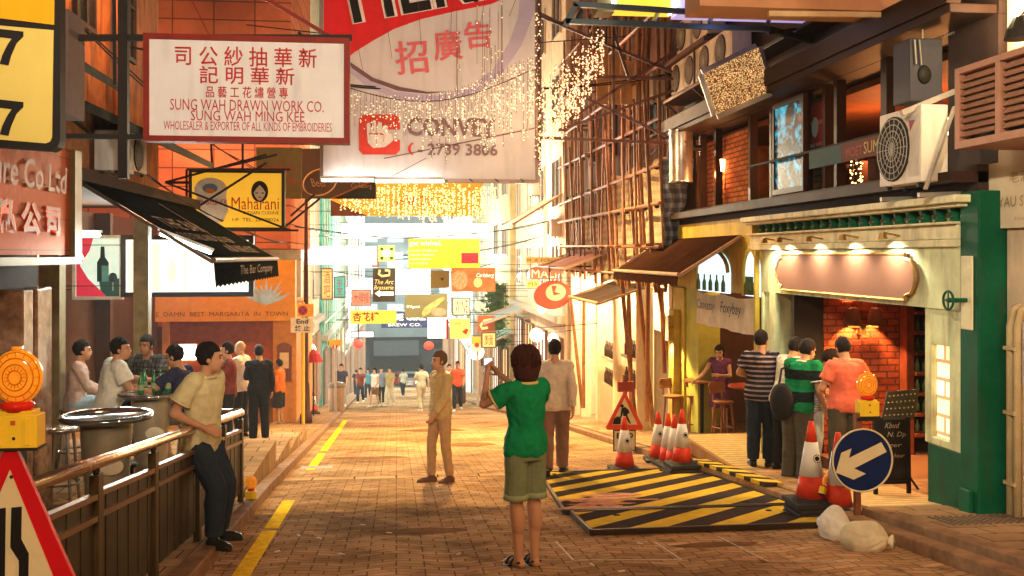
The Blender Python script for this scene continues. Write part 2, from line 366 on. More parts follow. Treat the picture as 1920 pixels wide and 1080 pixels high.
# painted lines and marks
ym = M('road_paint_yellow', (.80, .50, .03), .7, var=.3, scale=14, spec=0)
g = MB()
for a, b in ((4.5, 9.25), (9.4, 11.2), (14.6, 17.6), (18.2, 30)):
    N = 5; ys = [a + (b - a) * k / N for k in range(N + 1)]
    strip(g, lambda y: lx(y) + .2, lambda y: lx(y) + .33, ys, .005, .004)
struct('road_marking', g, ym)
wm = M('road_paint_white', (.55, .45, .33), .7, var=.4, scale=20)
g = MB()
def gp(px, py, lift=0):
    d = ray(px, py); y = 5.0
    for _ in range(60):
        t = (gz(y) + lift - EYE) / d.z; y = y * .4 + .6 * t * d.y
    return CAM0 + d * (y / d.y)
def line(g, a, b, w, lift=.004):
    p, q = gp(*a, lift), gp(*b, lift); d = (q - p); n = V((-d.y, d.x, 0)).normalized() * w / 2
    g.quad(p - n, p + n, q + n, q - n)
for a, b in (((1042, 1015), (1075, 1050)), ((1075, 1050), (1278, 1049)), ((1228, 1016), (1278, 1049)), ((1345, 1005), (1440, 1052)), ((1400, 1034), (1460, 1034)), ((1440, 1052), (1600, 1052)), ((1440, 960), (1560, 985))):
    line(g, a, b, .014)
struct('road_chalk_line', g, wm)
g = MB(); yb_ = 13.35; g.add([(lx(yb_) + .01, yb_ - .17, gz(yb_ - .17) + .004), (2.0, yb_ - .17, gz(yb_ - .17) + .004), (2.0, yb_ + .17, gz(yb_ + .17) + .004), (lx(yb_) + .01, yb_ + .17, gz(yb_ + .17) + .004)], [(0, 1, 2, 3)])
struct('road_slab_band', g, brick('band_slab', (.38, .22, .11), (.44, .27, .14), (.08, .04, .02), 'xy', .55, .345, .012, .7, .5, 0, None, .4))
g = MB(); random.seed(4)
for cx_, cy_, a_, b_ in ((.2, 9.0, .5, .16), (-.5, 16.5, .7, .3), (1.4, 19, .5, .6), (2.6, 7.9, .4, .12), (.9, 24, .8, .8)):
    g.add([(cx_ + a_ * cos(q) * random.uniform(.8, 1.1), cy_ + b_ * sin(q) * random.uniform(.8, 1.1), 0) for q in [2 * pi * k / 14 for k in range(14)]], [tuple(range(14))])
g.v = [V((p.x, p.y, gz(p.y) + .003)) for p in g.v]; struct('road_patch', g, M('road_patch', (.17, .09, .045), .85, var=.4, scale=5, bump=.4, spec=0))
mh = MB(); p = gp(592, 878)
for k in range(1): mh.bb(p.x - .22, p.x + .24, p.y - .1, p.y + .14, p.z - .012, p.z + .006)
for k in range(9): mh.bb(p.x - .2 + k * .05, p.x - .18 + k * .05, p.y - .08, p.y + .12, p.z + .006, p.z + .01)
tag(mh.build('drain_cover', M('drain_steel', (.35, .3, .25), .4, .7), org=p), 'small pale metal drain cover set in the brick road by the left kerb', 'drain cover')
lit = MB()
for px, py in ((915, 862), (560, 1005), (598, 1010), (545, 945), (820, 915), (1165, 1072), (520, 1035), (680, 985), (730, 1000), (640, 1040), (860, 1040), (1110, 1060), (1200, 1020)):
    q = gp(px, py); lit.box((q.x, q.y, q.z + .005), (.05, .018, .008), 0, random.random() * 3)
tag(lit.build('litter', M('paper', (.6, .5, .4), .8)), 'scraps of paper and cigarette ends scattered over the brick road', 'litter', kind='stuff')
# ------------------------------------------------------------------ road plates with black and yellow stripes
def plate(xa, xb, ya, yb, label, skew, ph):
    z = lambda y: gz(y) + .012
    t = thing('road_plate', ((xa + xb) / 2, (ya + yb) / 2, gz((ya + yb) / 2)), label, 'road plate', 'striped road plates over the trench')
    c = [(xa - skew, yb), (xb + .0, yb), (xb, ya), (xa, ya)]
    MB().add([(x, y, z(y)) for x, y in c] + [(x, y, z(y) + .03) for x, y in c], [(0, 1, 2, 3), (4, 5, 6, 7), (0, 1, 5, 4), (1, 2, 6, 5), (2, 3, 7, 6), (3, 0, 4, 7)]).build('steel_sheet', bands('plate_stripe', [(0, (.52, .33, .04)), (.47, (.045, .032, .03))], 'y', .72, .75, -1.0), t)
    e = MB()
    for i in range(4):
        p, q = c[i], c[(i + 1) % 4]; e.bar((p[0], p[1], z(p[1]) + .02), (q[0], q[1], z(q[1]) + .02), .03, .045)
    e.build('edge_strip', M('plate_edge', (.06, .04, .025), .5, .6), t)
    h = MB()
    for p in ((xa + .4, ya + .25), (xb - .4, ya + .25), (xa + .4, yb - .3), (xb - .4, yb - .3)): h.lathe([(.035, 0), (.03, .004)], (*p, z(p[1]) + .0305), 10)
    h.build('lifting_hole', M('hole', (.01, .01, .01), .9), t)
plate(1.68, 3.98, 8.5, 9.58, 'nearer black and yellow striped steel plate lying on the brick road', -.02, 0)
plate(1.64, 3.98, 9.66, 13.1, 'farther large black and yellow striped steel plate with a worn reddish corner', -.25, .3)
wp = [o for o in bpy.data.objects if o.get('label', '').startswith('farther large black')][0]; random.seed(5); m = MB()
for k in range(16):
    cx_, cy_, r_ = random.uniform(1.75, 2.6), random.uniform(9.75, 10.7), random.uniform(.04, .16); m.poly([(cx_ + 2.2 * r_ * cos(a) * random.uniform(.6, 1.2), cy_ + r_ * sin(a) * random.uniform(.6, 1.2), gz(cy_ + r_ * sin(a)) + .0435) for a in [2 * pi * q / 11 for q in range(11)]], (0, 0, -.001))
m.build('worn_patch', M('worn_red', (.40, .15, .08), .8, var=.5, scale=20), wp)['kind'] = 'stuff'
# ------------------------------------------------------------------ buildings, left side
glass_dk = M('dark_glass', (.02, .025, .03), .08, 0, var=0, spec=.8)
wood_dk = M('dark_wood', (.055, .03, .02), .55, var=.35, scale=5, bump=.2)
stucco = M('orange_stucco', (.40, .15, .055), .85, var=.4, scale=2.5, bump=.3, dirt=.85)
conc = M('dirty_concrete', (.26, .19, .14), .9, var=.35, scale=2, bump=.4, dirt=.6)
def building(label, loc, cat='building', name='building'): return thing(name, loc, label, cat)
def win_on_x(t, x, y0, y1, z0, z1, nx, mat=glass_dk, fr=None, bars=(2, 2), out=1, dep=.06):
    """window on a wall x = const; out = +1 if the wall faces +x"""
    f = MB(); w = .06; xo = x + out * dep / 2
    f.bb(xo - dep / 2, xo + dep / 2, y0, y1, z1 - w, z1); f.bb(xo - dep / 2, xo + dep / 2, y0, y1, z0, z0 + w)
    f.bb(xo - dep / 2, xo + dep / 2, y0, y0 + w, z0 + w, z1 - w); f.bb(xo - dep / 2, xo + dep / 2, y1 - w, y1, z0 + w, z1 - w)
    for k in range(1, bars[0]): y = y0 + (y1 - y0) * k / bars[0]; f.bb(xo - dep / 2, xo + dep / 2, y - .02, y + .02, z0 + w, z1 - w)
    for k in range(1, bars[1]): z = z0 + (z1 - z0) * k / bars[1]; f.bb(xo - dep / 2 + .005, xo + dep / 2 - .005, y0 + w, y1 - w, z - .02, z + .02)
    o = f.build('window', fr or wood_dk, t)
    g = MB().bb(x + out * .004, x + out * .02, y0 + .03, y1 - .03, z0 + .03, z1 - .03).build('pane', mat, o)
    return o
# L1: near corner shop with the copper-coloured sign wall
t = building('near left corner shop building with stone column and dark upper floor', (-5.5, 7, gz(7)))
MB().bb(-9, -3.55, 1, 10.4, -2, 9).build('wall', M('shop_dark_wall', (.07, .045, .03), .7, var=.3, dirt=.4), t)
marble = M('brown_marble', (.30, .17, .10), .18, var=.55, scale=9, spec=.7)
m = MB()
for yy in (9.25, 9.6): m.bb(-3.55, -3.28, yy, yy + .26, -1.4, 1.25)
m.bb(-3.55, -3.36, 10.0, 10.25, -1.4, 1.25); m.build('column', marble, t, bev=.02)
m = MB()
for k in range(16): m.bb(-3.549, -3.52, 4.5, 8.6, -1.0 + k * .14, -.985 + k * .14)
m.build('shutter', M('shutter_steel', (.08, .06, .05), .4, .6), t)
MB().bb(-3.55, -3.1, 9.9, 10.4, 2.9, 3.9).build('canopy_box', M('grey_cladding', (.16, .11, .09), .7), t)
# L2: bar building behind the terrace: recessed ground floor, orange stucco above
t = building('orange stucco building with dark recessed bar front behind the left terrace', (-6.5, 15, gz(15)))
MB().bb(-9, -3.9, 10.45, 17.0, 2.62, 12).build('wall', stucco, t)
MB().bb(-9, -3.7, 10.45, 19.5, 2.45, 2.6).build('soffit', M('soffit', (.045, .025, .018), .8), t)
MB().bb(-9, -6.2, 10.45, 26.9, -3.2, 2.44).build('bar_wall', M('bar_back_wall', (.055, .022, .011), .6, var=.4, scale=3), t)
MB().bb(-6.19, -5.9, 21.5, 21.7, -3.2, 2.44).build('partition', M('bar_partition', (.06, .026, .014), .5, var=.4, scale=2), t)
m = MB()
for y in (12.2, 16.4): m.bb(-4.15, -3.92, y, y + .22, -2.2, 2.44)
m.build('column', M('olive_post', (.22, .16, .07), .6, var=.3), t)
for y, z in ((12.6, 4.4), (14.6, 4.4), (12.6, 7.2), (14.6, 7.2)): win_on_x(t, -3.9, y, y + .8, z, z + 1.6, 1)
m = MB(); m.tube([(-3.8, 14.15, 2.7), (-3.8, 14.15, 12)], .05); m.tube([(-3.8, 14.4, 2.7), (-3.8, 14.4, 12)], .03); m.build('drainpipe', M('pipe_red', (.3, .1, .05), .5), t)
pic = MB()
for y, z, w, h in ((12.9, -.4, .5, .6), (14.6, -.2, .7, .9), (17.4, -.6, .9, .7)): pic.bb(-6.19, -6.15, y, y + w, z, z + h)
pic.build('picture', M('bar_picture', (.4, .3, .18), .5, var=.6, scale=6), t)
q_ = PY(146, 645, 21.45); r_ = PY(171, 607, 21.45); MB().bb(q_.x, r_.x, 21.46, 21.495, q_.z, r_.z).build('poster', M('bar_poster', (.55, .38, .24), .6, var=.6, scale=9), t)
m = MB()
for z in (-.9, -.45, 0, .45): m.bb(-6.19, -5.95, 15.6, 17.2, z, z + .03)
m.build('bottle_shelf', wood_dk, t); m = MB(); random.seed(11)
for z in (-.87, -.42, .03, .48):
    for k in range(13): h_ = random.uniform(.2, .3); m.lathe([(.04, 0), (.04, h_ * .6), (.014, h_ * .8), (.014, h_)], (-6.07, 15.7 + k * .115, z), 8)
b_ = m.build('shelf_bottles', M('mixed_bottle', (.10, .12, .05), .15, var=.9, scale=4), t, True); b_['kind'] = 'stuff'
m = MB()
for y in (12.6, 14.2, 16.2, 18.0): m.lathe([(.05, .18), (.13, 0), (.12, -.01), (.02, .1)], (-5.5, y, 1.5), 12); m.cyl((-5.5, y, 1.66), (-5.5, y, 2.44), .008, n=5)
m.build('pendant_lamp', E('pendant_amber', (1, .6, .25), 5), t)
# dark shop canopies above the bar
for i, (y0, y1, z, dx) in enumerate(((10.6, 12.0, 3.55, .7), (12.2, 16.5, 3.05, .95))):
    MB().poly([(-3.89, y0, z + .45), (-3.89 + dx, y0, z), (-3.89 + dx, y0, z - .1), (-3.89, y0, z + .33)], (0, y1 - y0, 0)).build('canopy', M('canopy_green', (.05, .055, .04), .6, var=.4), t)
# L3: orange pub with the terracotta tiled wall above, facing up the hill
terra = brick('terracotta_tile', (.30, .085, .04), (.34, .11, .055), (.09, .03, .02), 'xz', 1.06, .49, .02, .35, .2, 0., None, .4, .5)
Yp = 27.0; xa, xb = X_at(243, Yp), X_at(556, Yp)
t = building('orange corner pub with terracotta tiled wall above and open red bar room', ((xa + xb) / 2, Yp, gz(Yp)))
MB().bb(xa - 3, xb - .15, Yp, Yp + 6, 1.75, 16).build('wall', terra, t)
zf = Z_at(601, 400, Yp); zt = Z_at(488, 400, Yp)
fas = MB().bb(xa, xb, Yp - .35, Yp - .01, zf, zt).build('fascia', M('orange_fascia', (.62, .27, .035), .6, var=.15), t)
cam_text('THE  DAMN  BEST  MARGARITA  IN  TOWN', 273, 584, 540, 594, Yp - .35, M('fascia_ink', (.10, .045, .02), .6), fas)
blu = M('agave_blue', (.35, .55, .75), .5, var=.3)
ag = MB()
for k in range(9):
    a = radians(-155 + k * 16); L = 42 if k % 2 else 52
    c = (500, 572); tip = (c[0] + L * cos(a), c[1] + L * sin(a)); n = (-sin(a) * 3.6, cos(a) * 3.6); mid = (c[0] + L * .5 * cos(a), c[1] + L * .5 * sin(a))
    ag.poly([PY(*q, Yp - .35) + V((0, -.005 - k * .0004, 0)) for q in (c, (mid[0] + n[0], mid[1] + n[1]), tip, (mid[0] - n[0], mid[1] - n[1]))], (0, .002, 0))
ag.build('agave_emblem', blu, fas)
ow = M('orange_wall', (.58, .24, .05), .7, var=.2)
zg = gz(Yp) - .3
m = MB(); m.bb(X_at(512, Yp), xb, Yp - .01, Yp + 5, zg, zf + .4); m.bb(xa, X_at(268, Yp), Yp - .01, Yp + .3, zg, zf); m.build('pillar', ow, t)
m = MB(); m.bb(xa - 3, xb - .3, Yp + 4.2, Yp + 4.4, zg, zf); m.build('back_wall', M('pub_red_wall', (.24, .055, .02), .6, var=.4, scale=2), t)
MB().bb(X_at(318, Yp), X_at(512, Yp), Yp + .02, Yp + .1, zf - .62, zf - .003).build('lintel', M('pub_red_wood', (.26, .06, .02), .4, var=.3), t)
MB().bb(xa - 3, xb - .3, Yp + .1, Yp + 4.2, zf + .02, zf + .1).build('ceiling', M('pub_ceiling', (.3, .16, .08), .8), t)
MB().bb(xa - 3, xb, Yp + .0, Yp + 4.2, zg - .1, gz(Yp) + .124).build('floor', M('pub_floor', (.14, .07, .04), .5), t)
m = MB(); m.bb(xa + .6, xb - 1.2, Yp + 2.6, Yp + 3.1, zg, zg + 1.35); m.build('bar_counter', M('counter_wood', (.18, .07, .03), .3, coat=.5), t)
m = MB(); m.bb(X_at(270, Yp), X_at(282, Yp), Yp - .06, Yp + .1, zg, zf); m.bb(X_at(305, Yp), X_at(318, Yp), Yp - .06, Yp + .1, zg, zf); m.build('door_post', ow, t)
MB().bb(X_at(282, Yp), X_at(305, Yp), Yp + .01, Yp + .06, zg, zf - .15).build('door', M('pub_door', (.16, .06, .025), .4), t)
m = MB(); a = PY(520, 715, Yp); b = PY(547, 652, Yp); m.bb(a.x, b.x, Yp - .08, Yp - .012, a.z, b.z); m.ell(((a.x + b.x) / 2, Yp - .045, b.z), (.2, .03, .14))
nb = m.build('notice_board', M('notice_wood', (.16, .06, .03), .4), t)
MB().bb(a.x + .07, b.x - .07, Yp - .09, Yp - .078, a.z + .35, b.z - .12).build('notice', M('notice_paper', (.6, .45, .25), .7), nb)
pubglow = [(-6.3, Yp + 1.6, zf - .5), (-4.6, Yp + 1.8, zf - .5)]
m = MB()
for q in pubglow: m.lathe([(.09, .22), (.2, 0), (.19, -.01), (.03, .05)], q, 14); m.cyl((q[0], q[1], q[2] + .2), (q[0], q[1], zf + .02), .012)
m.build('pendant_lamp', E('pendant_glow', (1, .7, .35), 6), t)
for q in pubglow: lamp('POINT', (q[0], q[1], q[2] - .15), (1, .5, .2), 140, .12, parent=t)
bw = MB().bb(X_at(332, Yp + 4), X_at(366, Yp + 4), Yp + 4.1, Yp + 4.19, Z_at(675, 350, Yp + 4.1), Z_at(636, 350, Yp + 4.1)).build('lit_screen', E('screen_glow', (1, .92, .75), 5), t)
for px in (345, 391, 419, 475, 541):
    pass
# L4.. far left blocks along the narrow street
def far_block(label, x0, x1, y0, y1, h, mat, side, rows=3, cols=4, lit=0., wmat=None, base=None, shop=None):
    t = building(label, ((x0 + x1) / 2, (y0 + y1) / 2, gz((y0 + y1) / 2)))
    zb = gz(y1) - .3; MB().bb(x0, x1, y0, y1, zb, h).build('wall', mat, t)
    x = x1 if side < 0 else x0; out = -side
    for r in range(rows):
        for c in range(cols):
            yy = y0 + (y1 - y0) * (c + .25) / cols; w = (y1 - y0) / cols * .5; z = gz(y0) + 3.6 + r * 2.6
            if z + 1.4 < h: win_on_x(t, x, yy, yy + w, z, z + 1.5, 1, wmat or glass_dk, M('white_frame', (.5, .42, .33), .6), (2, 1), out)
    z0 = gz(y1)
    if shop:
        for c in range(cols):
            yy = y0 + (y1 - y0) * (c + .12) / cols; w = (y1 - y0) / cols * .76
            win_on_x(t, x, yy, yy + w, z0 + .5, gz(y0) + 2.3, 1, shop[c % len(shop)], M('shop_frame', (.22, .13, .08), .5), (3, 1), out, .1)
    m = MB(); m.bb(min(x, x + out * .25), max(x, x + out * .25), y0, y1, gz(y0) + 2.75, gz(y0) + 2.95); m.build('ledge', M('ledge', (.4, .33, .26), .8), t)
    return t
cream = M('cream_wall', (.62, .50, .36), .8, var=.25, scale=2, dirt=.35)
paleb = M('pale_blue_wall', (.52, .58, .56), .8, var=.25, scale=2, dirt=.3)
sh_w = E('shop_glow_white', (1, .93, .8), 3.2); sh_y = E('shop_glow_amber', (1, .66, .3), 2.2); sh_c = E('shop_glow_cool', (.8, .95, 1), 3)
far_block('cream shop block with bright shopfronts beyond the orange pub', -9, -3.1, 33.2, 41, 13, cream, -1, 3, 3, shop=[sh_w, sh_y, sh_w])
t = far_block('block wrapped in teal scaffold netting on the left of the street', -9, -3.0, 41.1, 58, 15, M('teal_net', (.10, .42, .38), .9, var=.5, scale=3, bump=.5), -1, 0, 4, shop=[sh_c, sh_w])
m = MB()
for k in range(12): y = 41.3 + k * 1.5; m.cyl((-2.93, y, gz(y) + 2.6), (-2.93, y, 15), .045, n=6)
for k in range(9): z = -1.2 + k * 1.8; m.cyl((-2.9, 41.2, z), (-2.9, 58, z), .04, n=6)
m.build('scaffold_pole', M('bamboo_pale', (.45, .5, .36), .7), t)
far_block('pale blue tenement far down the left of the street', -9, -3.0, 58.1, 96, 16, paleb, -1, 4, 6, shop=[sh_w, sh_c, sh_y])
far_block('bright cream tenement with lit shops on the right of the street', 4.9, 11, 28.6, 41, 15, cream, 1, 4, 4, shop=[sh_y, sh_w])
far_block('yellow tenement with plants further down the right side', 4.7, 11, 41.1, 60, 15, M('yellow_wall', (.55, .42, .2), .8, var=.3, scale=2, dirt=.3), 1, 4, 5, shop=[sh_y, sh_w, sh_y])
far_block('pale tenement at the far right end of the street', 4.6, 11, 60.1, 98, 15, paleb, 1, 4, 6, shop=[sh_w, sh_y])
# end of the street
t = building('pale building closing the far end of the street above a dark underpass', (0, 118, gz(112)))
m = MB(); za = Z_at(632, 743, 116); m.bb(-14, 14, 116, 122, za, 24); m.bb(-14, X_at(655, 116), 116, 122, gz(120) - 1, za); m.bb(X_at(860, 116), 14, 116, 122, gz(120) - 1, za)
m.build('wall', M('end_wall', (.5, .58, .58), .8, var=.2, scale=.6), t)
MB().bb(-14, 14, 121, 121.5, gz(120) - 1, za).build('underpass_wall', M('underpass', (.10, .10, .11), .8), t)
MB().bb(X_at(700, 115), X_at(786, 115), 115.8, 116.2, Z_at(668, 740, 115), Z_at(640, 740, 115)).build('shutter', M('end_shutter', (.20, .21, .22), .6), t)
m = MB()
for r in range(6):
    for c in range(9): m.bb(-13 + c * 3, -11.2 + c * 3, 115.9, 116.01, za + 2 + r * 3, za + 3.8 + r * 3)
m.build('windows', E('end_window', (.75, .95, 1), 1.2), t)['kind'] = 'stuff'
# ------------------------------------------------------------------ right side: green and cream bar front
green = M('bottle_green_paint', (.004, .085, .04), .45, var=.3, scale=3, dirt=.45, bump=.15)
gcream = M('green_cream_paint', (.60, .62, .35), .5, var=.22, scale=4, dirt=.6, bump=.12)
crm = M('old_cream_paint', (.74, .68, .42), .55, var=.2, scale=5, dirt=.45)
redwood = M('red_wood', (.22, .05, .02), .4, var=.3, scale=6)
blk = M('black_paint', (.02, .018, .016), .5)
x5 = 5.0
t = BAR = building('green and cream bar front with baluster frieze and brick room inside', (5.6, 11.0, gz(11.0)), 'bar')
m = MB(); m.bb(x5, 5.8, 8.08, 8.37, -1.4, 2.12); m.build('pillar', green, t, bev=.012)
MB().bb(x5 - .04, x5 - .003, 8.15, 8.33, -1.3, -.5).build('plinth_panel', green, t, bev=.01); MB().bb(x5 - .02, x5 - .003, 8.15, 8.33, .9, 1.55).build('trim_panel', crm, t, bev=.01)
MB().bb(x5 + .02, x5 + .06, 8.371, 8.95, -1.3, -.22).build('lower_panel', green, t, bev=.01)
m = MB(); m.bb(x5 + .02, x5 + .2, 8.371, 8.58, -.22, 1.06); m.bb(x5 + .02, x5 + .2, 8.89, 9.0, -.22, 1.06); m.bb(x5 + .02, x5 + .2, 8.581, 8.889, .72, 1.06); m.bb(x5 + .02, x5 + .2, 8.581, 8.889, -.22, -.15); m.build('menu_frame', gcream, t, bev=.008)
ment = brick('menu_glow', (1, .8, .5), (.7, .4, .15), (.3, .15, .06), 'yz', .3, .17, .02, .5, 0)
ment.node_tree.nodes['Principled BSDF'].inputs['Emission Strength'].default_value = 2.6
ment.node_tree.links.new([n for n in ment.node_tree.nodes if n.type == 'MIX'][0].outputs[2], ment.node_tree.nodes['Principled BSDF'].inputs['Emission Color'])
MB().bb(x5 + .08, x5 + .12, 8.581, 8.889, -.149, .719).build('lit_menu', ment, t)
yE = 13.64
MB().bb(x5, 5.35, 8.371, 13.2, 1.06, 1.63).build('sign_band', gcream, t)
m = MB(); m.bb(x5 - .05, 5.3, 8.371, yE, 1.632, 1.70); m.bb(x5 - .02, 5.3, 8.371, yE, 1.702, 1.835); m.build('frieze', crm, t, bev=.01)
m = MB(); m.bb(x5 - .16, 5.3, 8.2, yE, 2.02, 2.09); m.bb(x5 - .1, 5.3, 8.25, yE, 1.985, 2.019); m.bb(x5 - .08, 5.3, 8.371, yE, 1.836, 1.862); m.build('cornice', crm, t, bev=.012)
MB().bb(x5 + .12, 5.3, 8.371, yE, 1.863, 1.984).build('frieze_back', M('frieze_back', (.55, .45, .25), .7), t)
bal = MB().lathe([(.055, 0), (.06, .012), (.05, .03), (.03, .045), (.04, .065), (.062, .09), (.05, .11), (.058, .121)], (x5 + .04, 8.5, 1.863), 12)
b0 = bal.build('baluster', green, t, True)
for k in range(1, 20): c = dup(b0, parent=t); c.location = (0, k * .252, 0)
sb = MB(); ya, yb, z0, z1 = 9.12, 12.5, 1.115, 1.575; zm = (z0 + z1) / 2; o = []
for y, sg in ((ya, -1), (yb, 1)):
    q = [(y - sg * .12, z0), (y - sg * .12, z0 + .05), (y - sg * .02, z0 + .07)] + [(y - sg * .02 + sg * .09 * sin(pi * k / 8), z0 + .07 + (z1 - z0 - .14) * k / 8) for k in range(1, 8)] + [(y - sg * .02, z1 - .07), (y - sg * .12, z1 - .05), (y - sg * .12, z1)]
    o += q if sg > 0 else q[::-1]
pl = MB().poly([(x5 - .05, y, z) for y, z in o], (.046, 0, 0)).build('name_board', M('pinkish_brown_board', (.25, .115, .075), .35, var=.1, scale=2), t)
MB().tube([(x5 - .05, y, z) for y, z in o], .016, 6, closed=True).build('gilt_edge', M('gilt', (.5, .33, .12), .35, .6), pl)
m = MB(); m.bb(x5 - .02, x5 + .3, 12.7, 12.9, -1.25, 1.06); m.bb(x5 - .02, x5 + .3, 13.15, 13.2, -1.25, 1.06); m.build('pilaster', gcream, t, bev=.01)
MB().bb(x5 + .02, x5 + .1, 12.9, 13.15, .0, 1.06).build('side_panel', gcream, t)
sp_ = MB()
for y in (9.4, 10.3, 11.2, 12.1, 12.6): sp_.cyl((x5 - .02, y, 1.75), (x5 - .2, y, 1.78), .012, n=6); sp_.lathe([(.05, 0), (.03, .06)], (x5 - .2, y, 1.72), 10)
sp_.build('added_picture_light', M('brass', (.5, .32, .1), .3, .8), t)  # fixtures added to make the warm glow on the name board
for y in (9.4, 10.3, 11.2, 12.1, 12.6): lamp('SPOT', (x5 - .2, y, 1.70), (1, .95, .70), 40, .03, aim=(x5 + .05, y, .9), spot=140, parent=t)
# room
bri = brick('bar_red_brick', (.40, .085, .03), (.28, .05, .02), (.14, .04, .02), 'xz', .23, .085, .012, .75, 1.0, stain=.5, big=3)
MB().bb(5.44, 6.45, 12.2, 12.45, -1.3, 1.06).build('brick_wall', bri, t)
MB().bb(5.05, 5.439, 12.22, 12.3, -1.3, 1.06).build('dark_door', M('bar_dark_door', (.025, .018, .014), .5), t)
m = MB(); m.bb(6.45, 6.55, 12.0, 12.18, -1.0, 1.06); m.bb(6.95, 7.05, 12.0, 12.18, -1.0, 1.06)
for k in range(7): m.bb(6.55, 6.95, 11.95, 12.18, -.75 + k * .26, -.71 + k * .26)
m.build('shelf', redwood, t); MB().bb(6.45, 7.05, 12.19, 12.25, -1.0, 1.06).build('shelf_back', M('shelf_back', (.03, .012, .01), .6), t)
m = MB()
for k in range(6):
    for j in range(4): m.lathe([(.03, 0), (.03, .1), (.012, .14), (.012, .17)], (6.62 + j * .1, 12.05, -.71 + k * .26), 8)
bs = m.build('bottle', M('bottle_glass', (.08, .12, .04), .15), t, True); bs['kind'] = 'stuff'
MB().bb(5.35, 7.6, 8.7, 12.5, -1.35, -.98).build('floor', M('bar_floor', (.2, .1, .05), .5), t)
MB().bb(5.36, 7.6, 8.6, 12.49, 1.062, 1.12).build('ceiling', M('bar_ceiling', (.1, .05, .03), .7), t)
MB().bb(7.5, 7.6, 8.6, 12.49, -1.3, 1.06).build('back_wall', M('bar_red_back', (.2, .04, .02), .7), t)
MB().bb(5.81, 7.5, 8.6, 8.7, -1.3, 1.06).build('side_wall', M('bar_red_back', (.2, .04, .02), .7), t)
# twin shade sconce
q = PY(1613, 612, 12.16); s = thing('wall_sconce', q, 'twin brown shaded wall lamp glowing on the red brick', 'wall lamp')
m = MB(); m.bb(q.x - .2, q.x + .2, 12.08, 12.12, q.z - .012, q.z + .012); m.bb(q.x - .04, q.x + .04, 12.08, 12.2, q.z - .1, q.z + .03); m.build('bracket', M('brass', (.5, .32, .1), .3, .8), s)
for dx in (-.155, .155):
    m = MB().lathe([(.115, .0), (.065, .22), (.06, .22), (.108, .0)], (q.x + dx, 12.06, q.z + .02), 16, caps=False); m.build('lamp_shade', M('brown_shade', (.12, .05, .03), .8), s, True)
    lamp('POINT', (q.x + dx, 12.06, q.z + .16), (1, .5, .18), 130, .03, parent=s)
lamp('SPOT', (q.x + .02, 12.1, q.z - .05), (1, .6, .25), 260, .01, aim=(q.x + .15, 12.22, q.z - 1.2), spot=42, blend=.25, parent=s)
m = MB()
for y in (9.7, 11.0): m.lathe([(.09, 0), (.09, .03)], (5.75, y, 1.03), 12)
m.build('ceiling_light', E('bar_downlight', (1, .7, .35), 6), bpy.data.objects['building'] if 0 else BAR)
for y, e in ((9.7, 130), (11.0, 270)): lamp('SPOT', (5.75, y, 1.02), (1, .52, .20), e, .06, aim=(4.7, y + .3, -1.2), spot=130, parent=BAR)
# ------------------------------------------------------------------ yellow corner pub beyond
yel = M('mustard_paint', (.50, .36, .05), .6, var=.25, scale=3, dirt=.3)
ygr = M('olive_yellow_paint', (.36, .34, .06), .6, var=.25, scale=3)
t = building('mustard yellow corner pub with arched display windows and dark open bar', (5.6, 16.2, gz(16.2)), 'bar')
MB().bb(5.02, 5.3, 13.65, 17.6, 1.0, 2.1).build('fascia', yel, t); MB().bb(5.02, 5.3, 13.21, 13.649, 1.0, 1.63).build('fascia', yel, t)
m = MB(); m.bb(4.98, 5.5, 16.9, 17.6, -2.2, .999); m.bb(4.85, 4.979, 17.1, 17.4, -2.2, .6); m.build('corner_pillar', yel, t, bev=.015)
m = MB(); m.bb(5.02, 5.4, 16.2, 16.89, -2.2, .999); m.build('pier', ygr, t)
for y0, y1 in ((14.55, 16.1), (13.3, 13.85)):
    c = (y0 + y1) / 2; h = (y1 - y0) / 2; pts = [(y0, .98), (y1, .98)] + [(c + h * cos(pi * k / 10), 1.3 + .34 * sin(pi * k / 10)) for k in range(11)]
    MB().poly([(4.985, y, z) for y, z in pts], (.034, 0, 0)).build('display_window', M('display_glow', (.3, .4, .5), .3, var=.7, scale=7, emit=(.65, .85, 1), es=1.3), t)
    m = MB()
    for k in range(5): m.lathe([(.035, 0), (.035, .13), (.014, .19), (.014, .26)], (4.95, y0 + .15 + (y1 - y0 - .3) * k / 4, 1.0), 8)
    m.build('display_bottle', M('bottle_glass', (.08, .12, .04), .15), t, True)
    a = MB(); a.tube([(4.97, y, z) for y, z in pts[1:]] , .03, 6); a.build('arch_trim', yel, t)
MB().bb(4.9, 4.96, 13.2, 13.26, -1.2, 1.63).build('post', yel, t)
MB().bb(7.9, 8, 12.6, 17.6, -2.2, 2).build('back_wall', M('pub_dark_back', (.10, .045, .025), .7), t)
MB().bb(5.41, 7.9, 17.4, 17.5, -2.2, 2).build('side_wall', M('pub_dark_side', (.12, .05, .03), .7), t)
MB().bb(5.31, 7.9, 12.9, 17.39, 1.6, 1.7).build('ceiling', M('bar_ceiling', (.1, .05, .03), .7), t)
MB().bb(4.6, 7.9, 14.0, 17.39, -2.2, -1.46).build('floor', M('bar_floor', (.2, .1, .05), .5), t)
lamp('POINT', (5.9, 15.2, 1.3), (1, .55, .22), 90, .1, parent=t)
sc = MB(); p = V((4.83, 17.2, .25)); sc.bb(4.76, 4.85, 17.1, 17.3, .05, .5); sc.build('lamp_box', M('brass', (.5, .32, .1), .3, .8), t)
lamp('SPOT', (4.72, 17.2, .04), (1, .75, .3), 160, .03, aim=(4.85, 17.1, -1), spot=120, parent=t)
